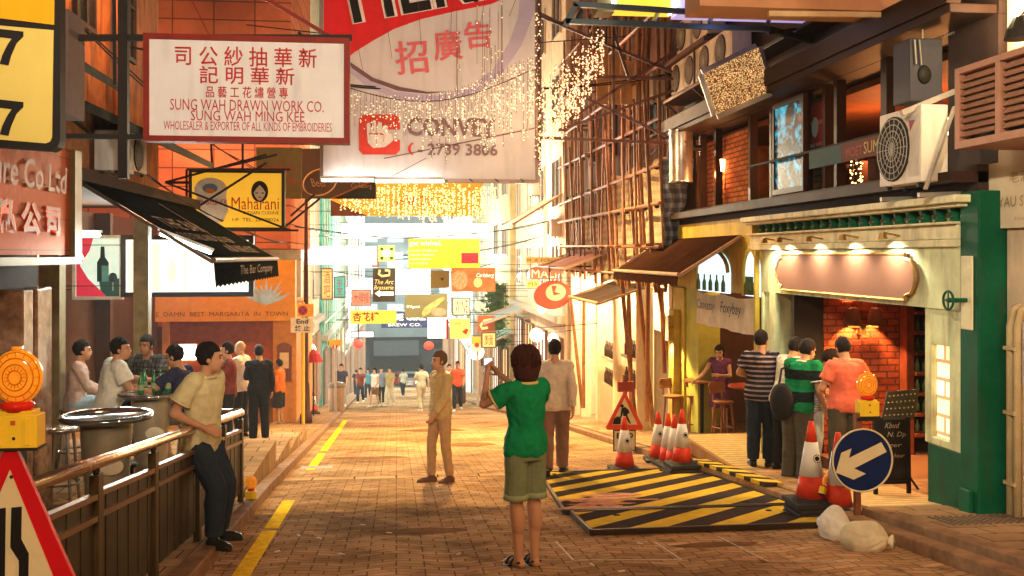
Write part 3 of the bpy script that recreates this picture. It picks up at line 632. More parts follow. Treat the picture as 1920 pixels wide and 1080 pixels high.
# cloth banner with lettering
z0, z1 = .45, .97
t = thing('cloth_banner', (4.97, 14.7, z0), 'cream cloth banner with sketchy lettering hung over the dark pub opening', 'banner')
m = MB(); N = 24; vs = []
for i in range(N + 1):
    y = 13.35 + 2.7 * i / N; dz = .04 * abs(sin(i * pi / N * 2)); vs += [(4.96 + .015 * sin(i * 1.7), y, z1 - dz), (4.95 + .02 * sin(i * 1.3), y, z0 - dz * .5)]
m.add(vs, [(2 * i, 2 * i + 1, 2 * i + 3, 2 * i + 2) for i in range(N)]); m.build('cloth', M('banner_cloth', (.55, .48, .34), .85), t)
ink = M('banner_ink', (.06, .07, .10), .8)
text('Canvassy', (4.91, 0, 0), (0, -1, 0), (0, 0, 1), (-15.9, -15.0, .65, .85), ink, t, slant=.2); text('Foxybay', (4.91, 0, 0), (0, -1, 0), (0, 0, 1), (-14.7, -13.8, .64, .86), ink, t, slant=.2)
# ------------------------------------------------------------------ upper bar floor over both
bro = M('dark_brown_facade', (.045, .025, .02), .6, var=.35, scale=3, dirt=.3)
beamc = M('brown_beam', (.036, .017, .012), .55, var=.3, scale=4)
t = building('dark brown upper bar storey with open windows and red lit room', (5.8, 13, 2.1), 'bar')
m = MB(); m.bb(5.1, 5.4, 8.25, 17.6, 2.11, 2.36); m.bb(5.2, 5.6, 8.1, 17.6, 3.66, 9.5); m.bb(5.2, 5.5, 8.11, 8.9, 2.361, 3.659); m.build('wall', bro, t)
m = MB(); m.bb(4.75, 5.19, 8.11, 17.5, 3.66, 3.74); m.bb(4.72, 4.86, 8.11, 17.5, 3.741, 3.96); m.bb(4.86, 5.19, 8.11, 17.5, 4.3, 4.36); m.build('fascia_beam', beamc, t, bev=.01)
MB().bb(4.86, 5.19, 8.25, 17.6, 2.2, 2.3).build('sill', beamc, t)
MB().bb(8, 8.1, 8.3, 17.6, 2.1, 3.66).build('back_wall', M('upper_red_wall', (.28, .05, .02), .7, var=.4), t)
MB().bb(5.41, 8, 17.5, 17.6, 2.1, 3.66).build('side_wall', M('upper_side_wall', (.4, .14, .04), .7, var=.4), t)
MB().bb(5.61, 8, 8.3, 17.5, 3.56, 3.64).build('ceiling', M('upper_ceiling', (.22, .07, .025), .7, var=.3), t)
m = MB()
for px in (1318, 1347, 1412, 1452, 1514, 1553, 1575): y = PX(px, 300, 5.3).y; m.bb(5.24, 5.36, y - .04, y + .04, 2.361, 3.659)
m.bb(5.2, 5.3, 10.1, 10.23, 2.361, 3.66); m.build('window_post', M('window_post', (.035, .014, .01), .4), t)
ub = brick('upper_brick', (.42, .16, .07), (.3, .1, .05), (.12, .06, .04), 'yz', .23, .08, .012, .8, .8)
m = MB(); m.bb(5.38, 5.5, PX(1512, 300, 5.4).y, PX(1552, 300, 5.4).y, 2.361, 3.56); m.bb(5.42, 5.5, 14.9, 17.1, 2.361, 3.55); m.build('brick_pier', ub, t)
po = MB().bb(5.33, 5.375, PX(1519, 300, 5.36).y, PX(1546, 300, 5.36).y, 2.95, 3.5).build('poster', M('red_poster', (.45, .04, .02), .5), t)
wall_text('THE CONSORT', 1520, 226, 1545, 234, 5.32, M('poster_cream', (.7, .55, .35), .6), po)
ym_ = (PX(1519, 300, 5.36).y + PX(1546, 300, 5.36).y) / 2
MB().ell((5.33, ym_, 3.2), (.006, .1, .13)).build('emblem', M('poster_cream', (.7, .55, .35), .6), po)
wall_text('FINE WORK', 1520, 268, 1545, 276, 5.32, M('poster_cream', (.7, .55, .35), .6), po)
y0, y1 = PX(1452, 300, 5.15).y, PX(1510, 300, 5.15).y
f = MB(); f.bb(5.12, 5.18, y1, y1 + .05, 2.38, 3.62); f.bb(5.12, 5.18, y0 - .05, y0, 2.38, 3.62); f.bb(5.12, 5.18, y1 + .05, y0 - .05, 2.38, 2.45); f.bb(5.12, 5.18, y1 + .05, y0 - .05, 3.55, 3.62)
wl = f.build('window_leaf', M('window_post', (.035, .014, .01), .4), t)
MB().bb(5.14, 5.155, y1 + .05, y0 - .05, 2.45, 3.55).build('pane', M('blue_glass_painted_glow', (.008, .03, .045), .25, var=.8, scale=2.5, spec=.15), wl)  # cyan reflections in the pane are painted as glowing noise patches
_m = MATS['blue_glass_painted_glow']; _n = _m.node_tree.nodes; _z = _n.new('ShaderNodeTexNoise'); _z.inputs['Scale'].default_value = 2.6; _z.inputs['Distortion'].default_value = 2.5; _c = _n.new('ShaderNodeTexCoord'); _r = _n.new('ShaderNodeValToRGB'); _r.color_ramp.elements[0].position = .47; _r.color_ramp.elements[0].color = (.002, .008, .012, 1); _r.color_ramp.elements[1].position = .72; _r.color_ramp.elements[1].color = (.03, .55, .75, 1)
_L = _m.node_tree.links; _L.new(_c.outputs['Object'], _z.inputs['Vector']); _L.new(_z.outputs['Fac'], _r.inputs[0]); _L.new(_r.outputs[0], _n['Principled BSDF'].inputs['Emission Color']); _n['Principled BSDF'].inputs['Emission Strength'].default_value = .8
# drinks banner strip along the rail
y0, y1 = PX(1520, 310, 5.08).y, PX(1655, 310, 5.08).y
zz = PX(1520, 330, 5.08).z; 
bn = MB().bb(5.06, 5.09, PX(1580, 310, 5.08).y, y0, 2.62, 2.83).build('rail_banner', M('banner_teal', (.06, .14, .15), .7), t)
bn2 = MB().bb(5.06, 5.09, y1, PX(1580, 310, 5.08).y - .003, 2.62, 2.83).build('rail_banner', M('banner_brown', (.17, .06, .04), .7), t)
text('MOËT', (5.06, 0, 0), (0, -1, 0), (0, 0, 1), (-PX(1587, 310, 5.06).y, -PX(1617, 310, 5.06).y, 2.66, 2.79), M('moet_red', (.5, .08, .06), .6), bn2)
text('SUMM', (5.06, 0, 0), (0, -1, 0), (0, 0, 1), (-PX(1620, 310, 5.06).y, -PX(1660, 310, 5.06).y, 2.66, 2.79), M('moet_yellow', (.6, .45, .12), .6), bn2)
MB().tube([(5.08, 10.0, 2.84), (5.08, 14, 2.84)], .02).build('rail', iron, t)
for p in ((5.35, 16.0, 3.05), (6.6, 11.2, 3.1), (6.6, 12.8, 3.1)):
    h = MB(); h.lathe([(.06, -.1), (.07, .1)], p, 10); h.cyl((p[0], p[1], p[2] + .1), (p[0], p[1], 3.56), .01); h.build('wall_lantern', E('lantern_glow', (1, .6, .25), 9), t)
    lamp('POINT', (p[0] - .1, p[1], p[2] - .15), (1, .36, .10), 60, .1, parent=t)
m = MB()
for k in range(7): y = 10.2 + k * .55; m.bb(6.3, 6.9, y, y + .35, 2.1, 2.85)
m.build('furniture', M('dark_furniture', (.05, .02, .015), .5), t)
fb = M('fairy_bulb_amber', (1, .5, .15), .5, var=0, emit=(1, .5, .16), es=9)
def octa(m, c, r):
    c = V(c); m.add([c + V(d) * r for d in ((1, 0, 0), (-1, 0, 0), (0, 1, 0), (0, -1, 0), (0, 0, 1), (0, 0, -1))], [(0, 2, 4), (2, 1, 4), (1, 3, 4), (3, 0, 4), (2, 0, 5), (1, 2, 5), (3, 1, 5), (0, 3, 5)])
lf = thing('fairy_lights', (5.7, 11.8, 2.4), 'small amber fairy lights wound round posts inside the upper bar window', 'fairy lights')
m = MB()
for px in (1558, 1567, 1600, 1612): 
    for k in range(32): q = PX(px + random.uniform(-6, 6), random.uniform(262, 358), 5.6); octa(m, q, .011)
o = m.build('bulb', fb, lf); o['kind'] = 'stuff'; m = MB()
for px in (1558, 1605): m.cyl(PX(px, 358, 5.62), PX(px, 258, 5.62), .03)
m.build('fairy_post', M('window_post', (.035, .014, .01), .4), lf)
# ------------------------------------------------------------------ near right building
peach = M('peach_plaster', (.64, .49, .33), .8, var=.2, scale=2, dirt=.4)
t = building('peach plastered building at the near right edge with pipes and a cream signboard', (6.5, 6, gz(7)))
MB().bb(5.25, 9, 1, 8.06, -1.2, 8).build('wall', peach, t)
m = MB()
for y in (7.97, 7.87): m.tube([(5.22, y, -.78), (5.22, y, .95), (5.24, y - .03, 1.1), (5.35, y - .2, 1.2)], .035, 8)
m.build('drainpipe', M('cream_pipe', (.5, .38, .2), .4), t, True)
m = MB()
for z in (-.4, .2, .75): m.bb(5.17, 5.29, 7.85, 8.0, z, z + .03)
m.build('pipe_clamp', M('cream_pipe', (.5, .38, .2), .4), t)
po = MB().bb(5.235, 5.248, 7.55, 7.83, .45, 1.0).build('notice', M('notice_pale', (.55, .5, .47), .6), t)
for k in range(6): wall_text('the hours of opening', 1897, 598 + k * 9, 1917, 602 + k * 9, 5.234, M('notice_ink', (.12, .1, .1), .7), po, .002)
a, b = PX(1838, 260, 5.2), PX(1838, 430, 5.2)
t = thing('shop_signboard', (5.25, 7.55, b.z), 'cream shop signboard with gold lettering at the right edge under the louvre', 'sign')
MB().bb(5.2, 5.298, 7.5, a.y, b.z, a.z).build('panel', M('cream_sign', (.62, .5, .34), .4, var=.08), t)
gold = M('gold_letter', (.36, .22, .07), .35, .7)
wall_text('老酒樓', 1893, 318, 1955, 340, 5.2, gold, t); wall_text('YAU SHUN', 1873, 366, 1960, 386, 5.2, gold, t); wall_text('FOOD CO.', 1903, 406, 1960, 412, 5.2, gold, t)
x = 4.6; a = PX(1790, 130, x); b = PX(1790, 280, x); ya = a.y; z1, z0 = a.z, b.z
t = thing('louvre_panel', (x, 7.5, z0), 'brown metal louvre grille box projecting from the near right building', 'louvre')
br_ = M('louvre_brown', (.38, .19, .12), .45, .2, var=.2)
m = MB(); m.bb(x, 5.29, 6.5, ya, z1 - .05, z1); m.bb(x, 5.29, 6.5, ya, z0, z0 + .06)
for y in (ya - .06, ya - .62, ya - 1.2): m.bb(x, x + .08, y, y + .06, z0 + .06, z1 - .05)
m.bb(x + .1, 5.29, ya - .03, ya, z0 + .06, z1 - .05); m.build('frame', br_, t)
m = MB()
for k in range(9):
    z = z0 + .1 + (z1 - z0 - .18) * k / 8.6
    for y0 in (ya - .56, ya - 1.14): m.poly([(x + .01, y0, z), (x + .07, y0, z + .06), (x + .078, y0, z + .052), (x + .018, y0, z - .008)], (0, .5, 0))
m.build('slat', br_, t)
MB().bb(x + .12, x + .14, 6.5, ya - .04, z0 + .06, z1 - .05).build('backing', blk, t)
# lit wall above it with its lamp
t = thing('wall_lamp', PX(1912, 55, 5.05), 'dark shaded wall lamp lighting the pale wall at the top right corner', 'wall lamp')
q = PX(1912, 55, 5.05); m = MB(); m.lathe([(.12, -.08), (.1, 0), (.05, .1), (.02, .12)], q, 14); m.build('lamp_shade', blk, t); m = MB(); m.tube([q + V((0, 0, .1)), q + V((.1, 0, .22)), q + V((.25, 0, .2))], .012); m.build('arm', iron, t)
lamp('SPOT', q + V((0, 0, -.05)), (1, .72, .38), 420, .05, aim=q + V((.2, .1, -1)), spot=150, parent=t); lamp('POINT', q + V((-.02, .1, .22)), (1, .75, .4), 60, .05, parent=t)
# ------------------------------------------------------------------ bamboo scaffolded building
t = building('brown tenement behind the bamboo scaffold with lit cream wine shop below', (6.5, 23, gz(23)))
MB().bb(5.3, 11, 17.65, 28.55, 1.6, 14).build('wall', M('tenement_wall', (.10, .042, .024), .85, var=.4, scale=1.6, dirt=.5), t)
for y in (19.2, 21.4, 23.6, 25.8):
    for z in (4.0, 6.8): win_on_x(t, 5.3, y, y + 1.1, z, z + 1.4, 1, glass_dk, wood_dk, (2, 2), -1)
yl = M('lit_cream_shop', (.66, .52, .32), .7, var=.15)
m = MB(); m.bb(6.6, 6.7, 17.65, 28.5, -4, 1.6); m.bb(5.2, 6.6, 17.65, 17.75, -3.5, 1.6); m.build('shop_back', yl, t)
m = MB()
for y in (17.8, 20.2, 22.4, 24.6, 26.8, 28.3): m.bb(5.02, 5.3, y, y + .22, gz(y) - .1, 1.2)
m.build('shop_pilaster', M('shop_cream', (.70, .58, .38), .6, var=.1), t)
m = MB()
for y in (20.3, 22.5): m.lathe([(.18, 0), (.15, .2), (.14, 2.8), (.19, 3.0)], (5.1, y, gz(y) + .1), 14)
m.build('column', M('shop_cream', (.70, .58, .38), .6, var=.1), t, True)
MB().bb(5.0, 6.6, 17.76, 28.5, 1.2, 1.598).build('shop_fascia', M('shop_cream', (.70, .58, .38), .6, var=.1), t)
m = MB()
for y in (20.5, 22.7): m.bb(5.06, 5.3, y, y + 1.7, gz(y) - .1, gz(y) + .9); m.bb(5.08, 5.35, y, y + 1.7, gz(y) + 1.5, gz(y) + 1.56)
m.build('shop_shelf', M('shop_shelf', (.5, .36, .2), .5), t)
m = MB()
for y in (20.5, 22.7):
    for z in (.9, 1.56):
        for k in range(9): m.lathe([(.05, 0), (.05, .22), (.018, .3), (.018, .38)], (5.18, y + .12 + k * .185, gz(y) + z), 8)
m.build('display_bottle', M('wine_bottle', (.06, .03, .015), .2), t, True)
MB().bb(5.29, 5.34, 18.9, 20.1, gz(19) - .1, gz(19) + 2.1).build('shutter_panel', M('pale_tile', (.45, .42, .28), .5), t)
m = MB()
for y in (19.5, 21.3, 23.5, 25.6, 27.5): m.bb(5.3, 5.5, y - .35, y + .35, 1.14, 1.195)
m.build('ceiling_light', E('shop_tube', (1, .8, .5), 9), t)
for y in (21.3, 23.5, 25.6, 27.5): lamp('POINT', (5.75, y, .9), (1, .74, .40), 420, .15, parent=t)
# ------------------------------------------------------------------ signs over the street
redf = M('dark_red_frame', (.22, .025, .015), .5, var=.2)
ired = M('sign_red_ink', (.45, .03, .025), .5)
t = signboard('hanging_signboard', 280, 82, 645, 254, 10.0, M('white_sign_face', (.74, .73, .70), .5, var=.08, scale=2, dirt=.22), 'white signboard with red Chinese and English lettering in a dark red frame', frame=redf, fw=.055, thick=.16)
for s_, r in (('司 公 紗 抽 華 新', (328, 91, 594, 122)), ('記 明 華 新', (374, 127, 552, 157)), ('品 藝 工 花 繡 營 專', (386, 164, 540, 183)), ('SUNG WAH DRAWN WORK CO.', (319, 190, 607, 206)), ('SUNG WAH MING KEE', (358, 210, 571, 226)), ('WHOLESALER & EXPORTER OF ALL KINDS OF EMBROIDERIES', (307, 231, 622, 243))):
    cam_text(s_, *r, 10.0, ired, t, thick=.0 if s_[0] < 'z' else .01)
t = thing('sign_bracket', PY(150, 70, 10.1), 'dark iron bracket of poles and beams carrying the white signboard', 'bracket')
m = MB(); P = lambda px, py, y=10.22: PY(px, py, y)
m.bar(P(120, 71), P(660, 71), .05, .06); m.bar(P(110, 255), P(655, 262), .04, .05); m.bar(P(232, -80), P(232, 335), .09, .09); m.bar(P(213, -80), P(216, 160), .03)
m.build('beam', iron, t); m = MB(); m.bar(P(482, -12), P(625, 72), .035); m.bar(P(330, -60), P(395, 72), .012); m.build('stay', redf, t)
# number sign at the top left
Y7 = 5.5; p = PY(30, 280, Y7)
t = thing('number_sign', (p.x, Y7, p.z), 'yellow rounded sign with black sevens in a black frame at the top left', 'sign')
sh = lambda pts, mat, nm, off, th=.01, par=None: MB().poly([PY(x, y + (x - 50) * .0, Y7) + V((0, -off, 0)) for x, y in pts], (0, th, 0)).build(nm, mat, par or t)
fr7 = sh([(-120, -90), (112, -90), (113, 262), (108, 276), (96, 283), (-120, 266)], M('black_frame', (.012, .011, .01), .5), 'frame', 0, .09)
p7 = sh([(-120, -90), (103, -90), (102, 47), (-120, 20)], M('sign_amber', (.58, .30, .008), .45, var=.06), 'panel', .006)
p8 = sh([(-120, 38), (101, 57), (98, 258), (94, 266), (86, 269), (-120, 252)], M('sign_yellow', (.50, .40, .095), .45, var=.06), 'panel', .006)
for dy in (0, 132): sh([(-60, 52 + dy - 4), (45, 60 + dy), (45, 69 + dy), (32, 82 + dy), (22, 105 + dy), (17, 123 + dy), (1, 120 + dy), (6, 104 + dy), (16, 84 + dy), (24, 73 + dy), (-60, 66 + dy - 4)], M('black_ink', (.012, .011, .01), .5), 'numeral', .012, .004, p8)
m = MB(); m.bar((-3.55, Y7 + .05, 2.9), (p.x, Y7 + .05, 2.9), .04); m.bar((-3.55, Y7 + .05, 2.2), (p.x, Y7 + .05, 2.2), .04); m.build('bracket', iron, t)
rl = MB().ell(PY(110, 215, 5.9), (.022, .03, .07)); tag(rl.build('marker_light', M('red_lens', (.6, .03, .01), .2, emit=(1, .05, .01), es=.8), org=PY(110, 215, 5.9)), 'small red lens light on the edge of the yellow number sign', 'light')
# copper sign wall
xs = -3.2; a = PX(-120, 300, xs); b = PX(131, 470, xs)
t = thing('shop_signboard', (xs, 9, b.z), 'copper coloured wall signboard with raised metal English and Chinese letters', 'sign')
zt = PX(60, 262, xs).z; zb = PX(60, 478, xs).z
copper = brick('copper_panel', (.34, .075, .02), (.28, .06, .015), (.12, .05, .03), 'yz', 3, .3, .006, .32, 0., stain=.2, big=1.5)
copper.node_tree.nodes['Principled BSDF'].inputs['Metallic'].default_value = .15
MB().bb(-3.27, xs, 6.3, b.y, zb, zt).build('panel', copper, t)
m = MB(); m.bb(-3.29, xs + .05, b.y, PX(144, 400, xs).y, zb - .02, zt + .02); m.bb(-3.29, xs + .05, 6.3, PX(144, 400, xs).y, zb - .09, zb - .021); m.build('frame', M('olive_metal', (.11, .075, .022), .4, .3), t)
lt = M('bronze_letter', (.16, .04, .02), .4, .2)
m1 = wall_text('Furniture Co Ltd', -115, 283, 124, 343, xs + .02, lt, t, right=False, slant=.1, thick=.01)
m2 = wall_text('傢 俬 公 司', -70, 372, 113, 438, xs + .02, lt, t, right=False, thick=.02)
m3 = wall_text('傢 俬 公 司', -70, 372, 113, 438, xs + .005, M('neon_red', (.5, .06, .02), .4, emit=(1, .12, .03), es=.5), t, right=False, thick=.05)
# black awning of the left bar
aw = M('black_canvas', (.004, .004, .004), .9, var=.4, scale=2, bump=.3, spec=.0)
t = thing('awning', (-3.0, 15.2, 1.5), 'black sloping canvas awning with faded lettering over the left bar terrace', 'awning')
y0, y1, xf, xb_, zf_, zb_ = 12.39, 18.92, -2.2, -3.82, 1.5, 2.5
m = MB(); N = 12; vs = []
for i in range(N + 1):
    y = y0 + (y1 - y0) * i / N
    for j in range(7): q = j / 6; vs.append((xb_ + (xf - xb_) * q, y, zb_ + (zf_ - zb_) * q - .05 * sin(pi * q) * (1 if i % 3 else .3)))
m.add(vs, [(i * 7 + j, i * 7 + j + 1, i * 7 + j + 8, i * 7 + j + 7) for i in range(N) for j in range(6)]); m.build('canvas', aw, t)
m = MB(); vs = []
for i in range(41):
    y = y0 + (y1 - y0) * i / 40; vs += [(xf, y, zf_), (xf + .03, y, zf_ - .34 + .03 * (i % 2))]
m.add(vs, [(2 * i, 2 * i + 1, 2 * i + 3, 2 * i + 2) for i in range(40)])
vl = m.build('valance', aw, t)
m = MB(); m.cyl((xf, y0, zf_), (xf, y1, zf_), .035, n=8); m.cyl((xb_, y0, zb_), (xb_, y1, zb_), .04, n=8)
for y in (y0, (y0 + y1) / 2, y1): m.bar((xb_, y, zb_ - .03), (xf, y, zf_ - .03), .04)
m.build('frame', M('awning_arm', (.10, .06, .04), .4, .4), t)
fad = M('faded_print', (.11, .07, .055), .8)
text('The Bar Company', (xf + .032, 0, 0), (0, 1, 0), (0, 0, 1), (14.2, 17.8, zf_ - .25, zf_ - .08), fad, vl, .012)
R_, U_ = V((0, 1, 0)), V((xb_ - xf, 0, zb_ - zf_)).normalized(); O_ = V((xf, 0, zf_)) 
text('THE BAR', O_, R_, U_, (12.8, 15.4, .72, 1.0), fad, t, .03); text('COCKTAILS AND COLD BEER', O_, R_, U_, (12.6, 16.5, .45, .62), fad, t, .03); text('AND WINE HOUSE', O_, R_, U_, (14.6, 17.4, .16, .36), fad, t, .03)
tube_m = E('fluorescent_glow', (.95, 1, .92), 16)
def tube_light(a, b, label, power, col=(.9, 1, .9), r=.022, n=1):
    t = thing('fluorescent_light', (a + b) / 2, label, 'light')
    MB().cyl(a, b, r, n=8).build('tube', tube_m, t); d = (b - a).normalized()
    MB().bar(a - d * .03 + V((0, 0, .045)), b + d * .03 + V((0, 0, .045)), .06, .035).build('housing', M('tube_housing', (.5, .48, .42), .5), t)
    if power: lamp('POINT', (a + b) / 2 - V((0, 0, .1)), col, power, .2, parent=t)
    return t
tube_light(PY(300, 438, 12.4), PY(396, 474, 12.6), 'bright tilted fluorescent tube under the near edge of the black awning', 120)
tube_light(PY(148, 441, 12.4), PY(186, 441, 13.2), 'short fluorescent tube above the wine picture at the left end of the awning', 25)
# lit boxes under the awning
t = signboard('lit_advert', 142, 447, 224, 556, 19.4, M('advert_face', (.6, .7, .65), .4, var=.35, emit=(.45, .72, .62), es=.7), 'lit wine advertisement with red curtain, dark bottle and glass', 'advert', frame=M('pale_frame', (.55, .6, .6), .4), fw=.06, bracket=-6.2)
R1 = M('curtain_red', (.5, .02, .05), .5, emit=(.9, .05, .10), es=.3)
shape([(143, 447), (175, 447), (168, 470), (150, 498), (165, 522), (200, 556), (143, 556)], 19.4, R1, t); shape([(185, 522), (224, 522), (224, 556), (190, 556)], 19.4, M('advert_teal', (.02, .12, .12), .5), t, .003)
shape([(189, 462), (196, 462), (197, 482), (204, 492), (204, 528), (182, 528), (182, 492), (188, 482)], 19.4, M('bottle_ink', (.01, .04, .05), .4), t, .008); shape(rect(191, 498, 204, 528), 19.4, M('bottle_label', (.1, .4, .45), .5), t, .012)
shape(disc(212, 520, 8, 9), 19.4, M('bottle_ink', (.01, .04, .05), .4), t, .009); shape(rect(211, 529, 213, 545), 19.4, M('advert_pale', (.6, .8, .8), .5), t, .009)
t = signboard('lit_box_sign', 236, 450, 466, 548, 19.0, M('white_box_glow', (.8, .8, .75), .5, var=0, emit=(1, .92, .78), es=1.05), 'large overexposed white light box in a black frame under the awning', 'light box', frame=blk, fw=.09, thick=.2, bracket=-6.2)
shape(rect(240, 454, 300, 545), 19.0, M('box_shade', (.7, .68, .6), .6, var=.3, scale=2, emit=(.9, .82, .62), es=.8), t, .003); shape(rect(345, 470, 350, 546), 19.0, M('box_pale_ink', (.75, .68, .5), .6, emit=(1, .9, .7), es=.75), t); shape(rect(385, 462, 460, 500), 19.0, M('box_white', (.8, .8, .8), .6, emit=(1, .97, .9), es=1.6), t, .003); shape(disc(323, 515, 9, 14), 19.0, M('box_shade', (.7, .68, .6)), t, .006)
cam_text('DISCO', 362, 520, 420, 536, 19.0, M('box_pale_ink', (.75, .68, .5), .6, emit=(1, .9, .7), es=1.6), t); shape([(315, 490), (328, 486), (332, 510), (322, 512)], 19.0, M('box_pale_ink', (.75, .68, .5), .6, emit=(1, .9, .7), es=1.6), t)
lamp('AREA', PY(350, 500, 18.8), (.86, 1, .95), 480, 2.2, aim=PY(350, 500, 10), sizey=.9, parent=t)
# yellow restaurant sign
yf = M('saffron_face', (.72, .42, .02), .5, var=.1, scale=3, emit=(1, .55, .04), es=.45)
t = signboard('restaurant_sign', 360, 325, 528, 426, 20, yf, 'saffron yellow restaurant sign with a black haired face and oval beer crest', frame=iron, fw=.06, thick=.15)
cam_text('Maharani', 434, 370, 523, 393, 20, M('maharani_red', (.6, .06, .01), .5), t); cam_text('INDIAN CUISINE', 456, 396, 523, 402, 20, M('black_ink', (.012, .011, .01), .5), t); cam_text('1/F  TEL. 28978026', 436, 409, 523, 415, 20, M('black_ink', (.012, .011, .01), .5), t)
shape(disc(487, 359, 16, 20), 20, M('black_ink', (.012, .011, .01), .5), t, .006, name='face_hair'); shape([(476, 361), (481, 353), (487, 347), (493, 353), (498, 361), (496, 368), (490, 376), (484, 376), (478, 368)], 20, M('face_white', (.7, .68, .62), .5), t, .01, name='face')
shape(rect(479, 361, 484, 363), 20, M('black_ink', (.012, .011, .01), .5), t, .014); shape(rect(490, 361, 495, 363), 20, M('black_ink', (.012, .011, .01), .5), t, .014); shape(disc(487, 370, 3, 1.2), 20, ired, t, .014)
em = shape(disc(395, 356, 31, 23), 20, M('crest_white', (.66, .68, .66), .5), t, .006); shape([(368, 372), (424, 366), (428, 395), (418, 416), (400, 420), (378, 408)], 20, M('crest_white', (.66, .68, .66), .5), t, .007)
shape(disc(394, 353, 14, 9), 20, M('crest_blue', (.08, .22, .4), .5), t, .012); shape(disc(394, 358, 9, 5), 20, M('crest_orange', (.6, .2, .03), .5), t, .016); cam_text('KINGFISHER', 368, 374, 426, 384, 20, ired, t, .012, slant=.15)
t = thing('sign_bracket', PY(345, 340, 19.7), 'black iron truss with crossed struts holding the saffron yellow sign', 'bracket')
m = MB(); P = lambda px, py: PY(px, py, 19.7)
for a, b in (((350, 318), (545, 318)), ((350, 318), (350, 432)), ((310, 342), (545, 432)), ((352, 400), (500, 305)), ((310, 342), (500, 290)), ((395, 250), (398, 318)), ((455, 250), (455, 318)), ((395, 262), (520, 262)), ((400, 318), (520, 290)), ((352, 432), (560, 432)), ((545, 405), (590, 365)), ((535, 425), (600, 372))): m.bar(P(*a), P(*b), .04)
m.bar(P(310, 342), (-3.9, 19.7, P(310, 342).z), .05); m.build('strut', iron, t)
# pub signs behind it
t = signboard('pub_sign', 480, 277, 565, 372, 24, M('olive_brown_sign', (.17, .12, .03), .5, var=.15), 'olive brown pub sign with faded red lettering behind the saffron sign', bracket=-2.9, thick=.12)
cam_text("Murphy's", 484, 306, 556, 327, 24, M('faded_red_ink', (.42, .04, .03), .5), t); cam_text('Pub', 520, 330, 556, 345, 24, M('faded_red_ink', (.42, .04, .03), .5), t)
t = signboard('beer_sign', 566, 280, 705, 372, 24.6, M('dark_beer_sign', (.05, .025, .015), .5, var=.2, emit=(.3, .08, .02), es=.12), 'dark brown beer sign with an oval emblem and slanted orange wedge', bracket=-2.9, thick=.12)
shape([(625, 372), (705, 338), (705, 372)], 24.6, M('black_ink', (.012, .011, .01), .5), t, .008); shape([(618, 372), (705, 335), (705, 348), (640, 374)], 24.6, M('beer_orange', (.45, .12, .03), .5), t, .006)
oval = [PY(*q, 24.6) + V((0, -.02, 0)) for q in rot(disc(600, 342, 32, 24), (600, 342), -20)]
MB().tube(oval, .02, 6, closed=True).build('emblem', M('crest_tan', (.45, .25, .12), .5), t); cam_text('Beer', 584, 335, 612, 350, 24.6, M('crest_tan', (.45, .25, .12), .5), t, .02, slant=-.3); cam_text('Carlsberg', 658, 344, 697, 355, 24.6, M('crest_tan', (.45, .25, .12), .5), t, .02)
# ------------------------------------------------------------------ big banner
Yb = 16.0
ban = M('banner_vinyl', (.60, .58, .60), .45, var=.08, scale=2, dirt=.18)
a, b = PY(606, 333, Yb), PY(1004, -150, Yb)
t = thing('advertising_banner', ((a.x + b.x) / 2, Yb, a.z), 'huge white and red advertising banner hung across the middle of the street', 'banner')
pan = MB().bb(a.x, b.x, Yb, Yb + .12, a.z, b.z).build('panel', ban, t)
m = MB(); m.bb(a.x - .05, a.x - .002, Yb - .03, Yb + .15, a.z - .05, b.z); m.bb(b.x + .002, b.x + .05, Yb - .03, Yb + .15, a.z - .05, b.z); m.bb(a.x, b.x, Yb - .03, Yb + .15, a.z - .06, a.z - .002); m.build('frame', M('banner_frame', (.22, .16, .13), .4, .5), t)
lav = M('banner_lavender', (.45, .40, .55), .5, var=.1, scale=2)
arc = [(648, 112), (665, 98), (700, 76), (740, 54), (790, 36), (850, 22), (920, 8), (975, -15), (1004, -40)]
shape([(607, -149), (1003, -149)] + [(1003, -40)] + arc[::-1][1:] + [(640, 140), (607, 180)], Yb, M('banner_red', (.62, .018, .025), .5, var=.1), t, .005)
shape([(1003, -38), (975, -15), (972, 30), (955, 80), (925, 130), (880, 165), (820, 180), (740, 172), (690, 150), (650, 118), (645, 128), (690, 164), (740, 184), (820, 192), (890, 178), (940, 140), (978, 85), (1003, 20)], Yb, lav, t, .008)
shape([(650, 112), (665, 122), (700, 146), (750, 163), (800, 172), (840, 172), (800, 176), (745, 170), (695, 152), (660, 128)], Yb, M('banner_mauve', (.16, .09, .10), .5), t, .012)
def tilt_text(s, px, py, w, h, deg, mat, off, thick=0.):
    O = PY(px, py, Yb); k = ray(px, py).length; sc = (PY(px + 1, py, Yb) - O).length
    R = V((cos(radians(deg)), 0, sin(radians(deg)))); U = V((-sin(radians(deg)), 0, cos(radians(deg))))
    return text(s, O, R, U, (0, w * sc, 0, h * sc), mat, t, off, thick=thick)
tilt_text('HERE', 661, 46, 300, 120, 12, M('white_ink', (.75, .7, .66), .5), .010, .05); tilt_text('HERE', 664, 44, 294, 118, 12, M('black_ink', (.012, .011, .01), .5), .016, .012)
pk = M('banner_pink', (.66, .14, .16), .5); 
for dx_, dy_, of_ in ((0, 0, .016), (2.2, 0, .0165), (1.1, 1.6, .017)): tilt_text('招', 744 + dx_, 140 + dy_, 60, 62, 6, pk, of_); tilt_text('廣', 815 + dx_, 114 + dy_, 52, 56, 6, pk, of_); tilt_text('告', 873 + dx_, 92 + dy_, 50, 50, 6, pk, of_)

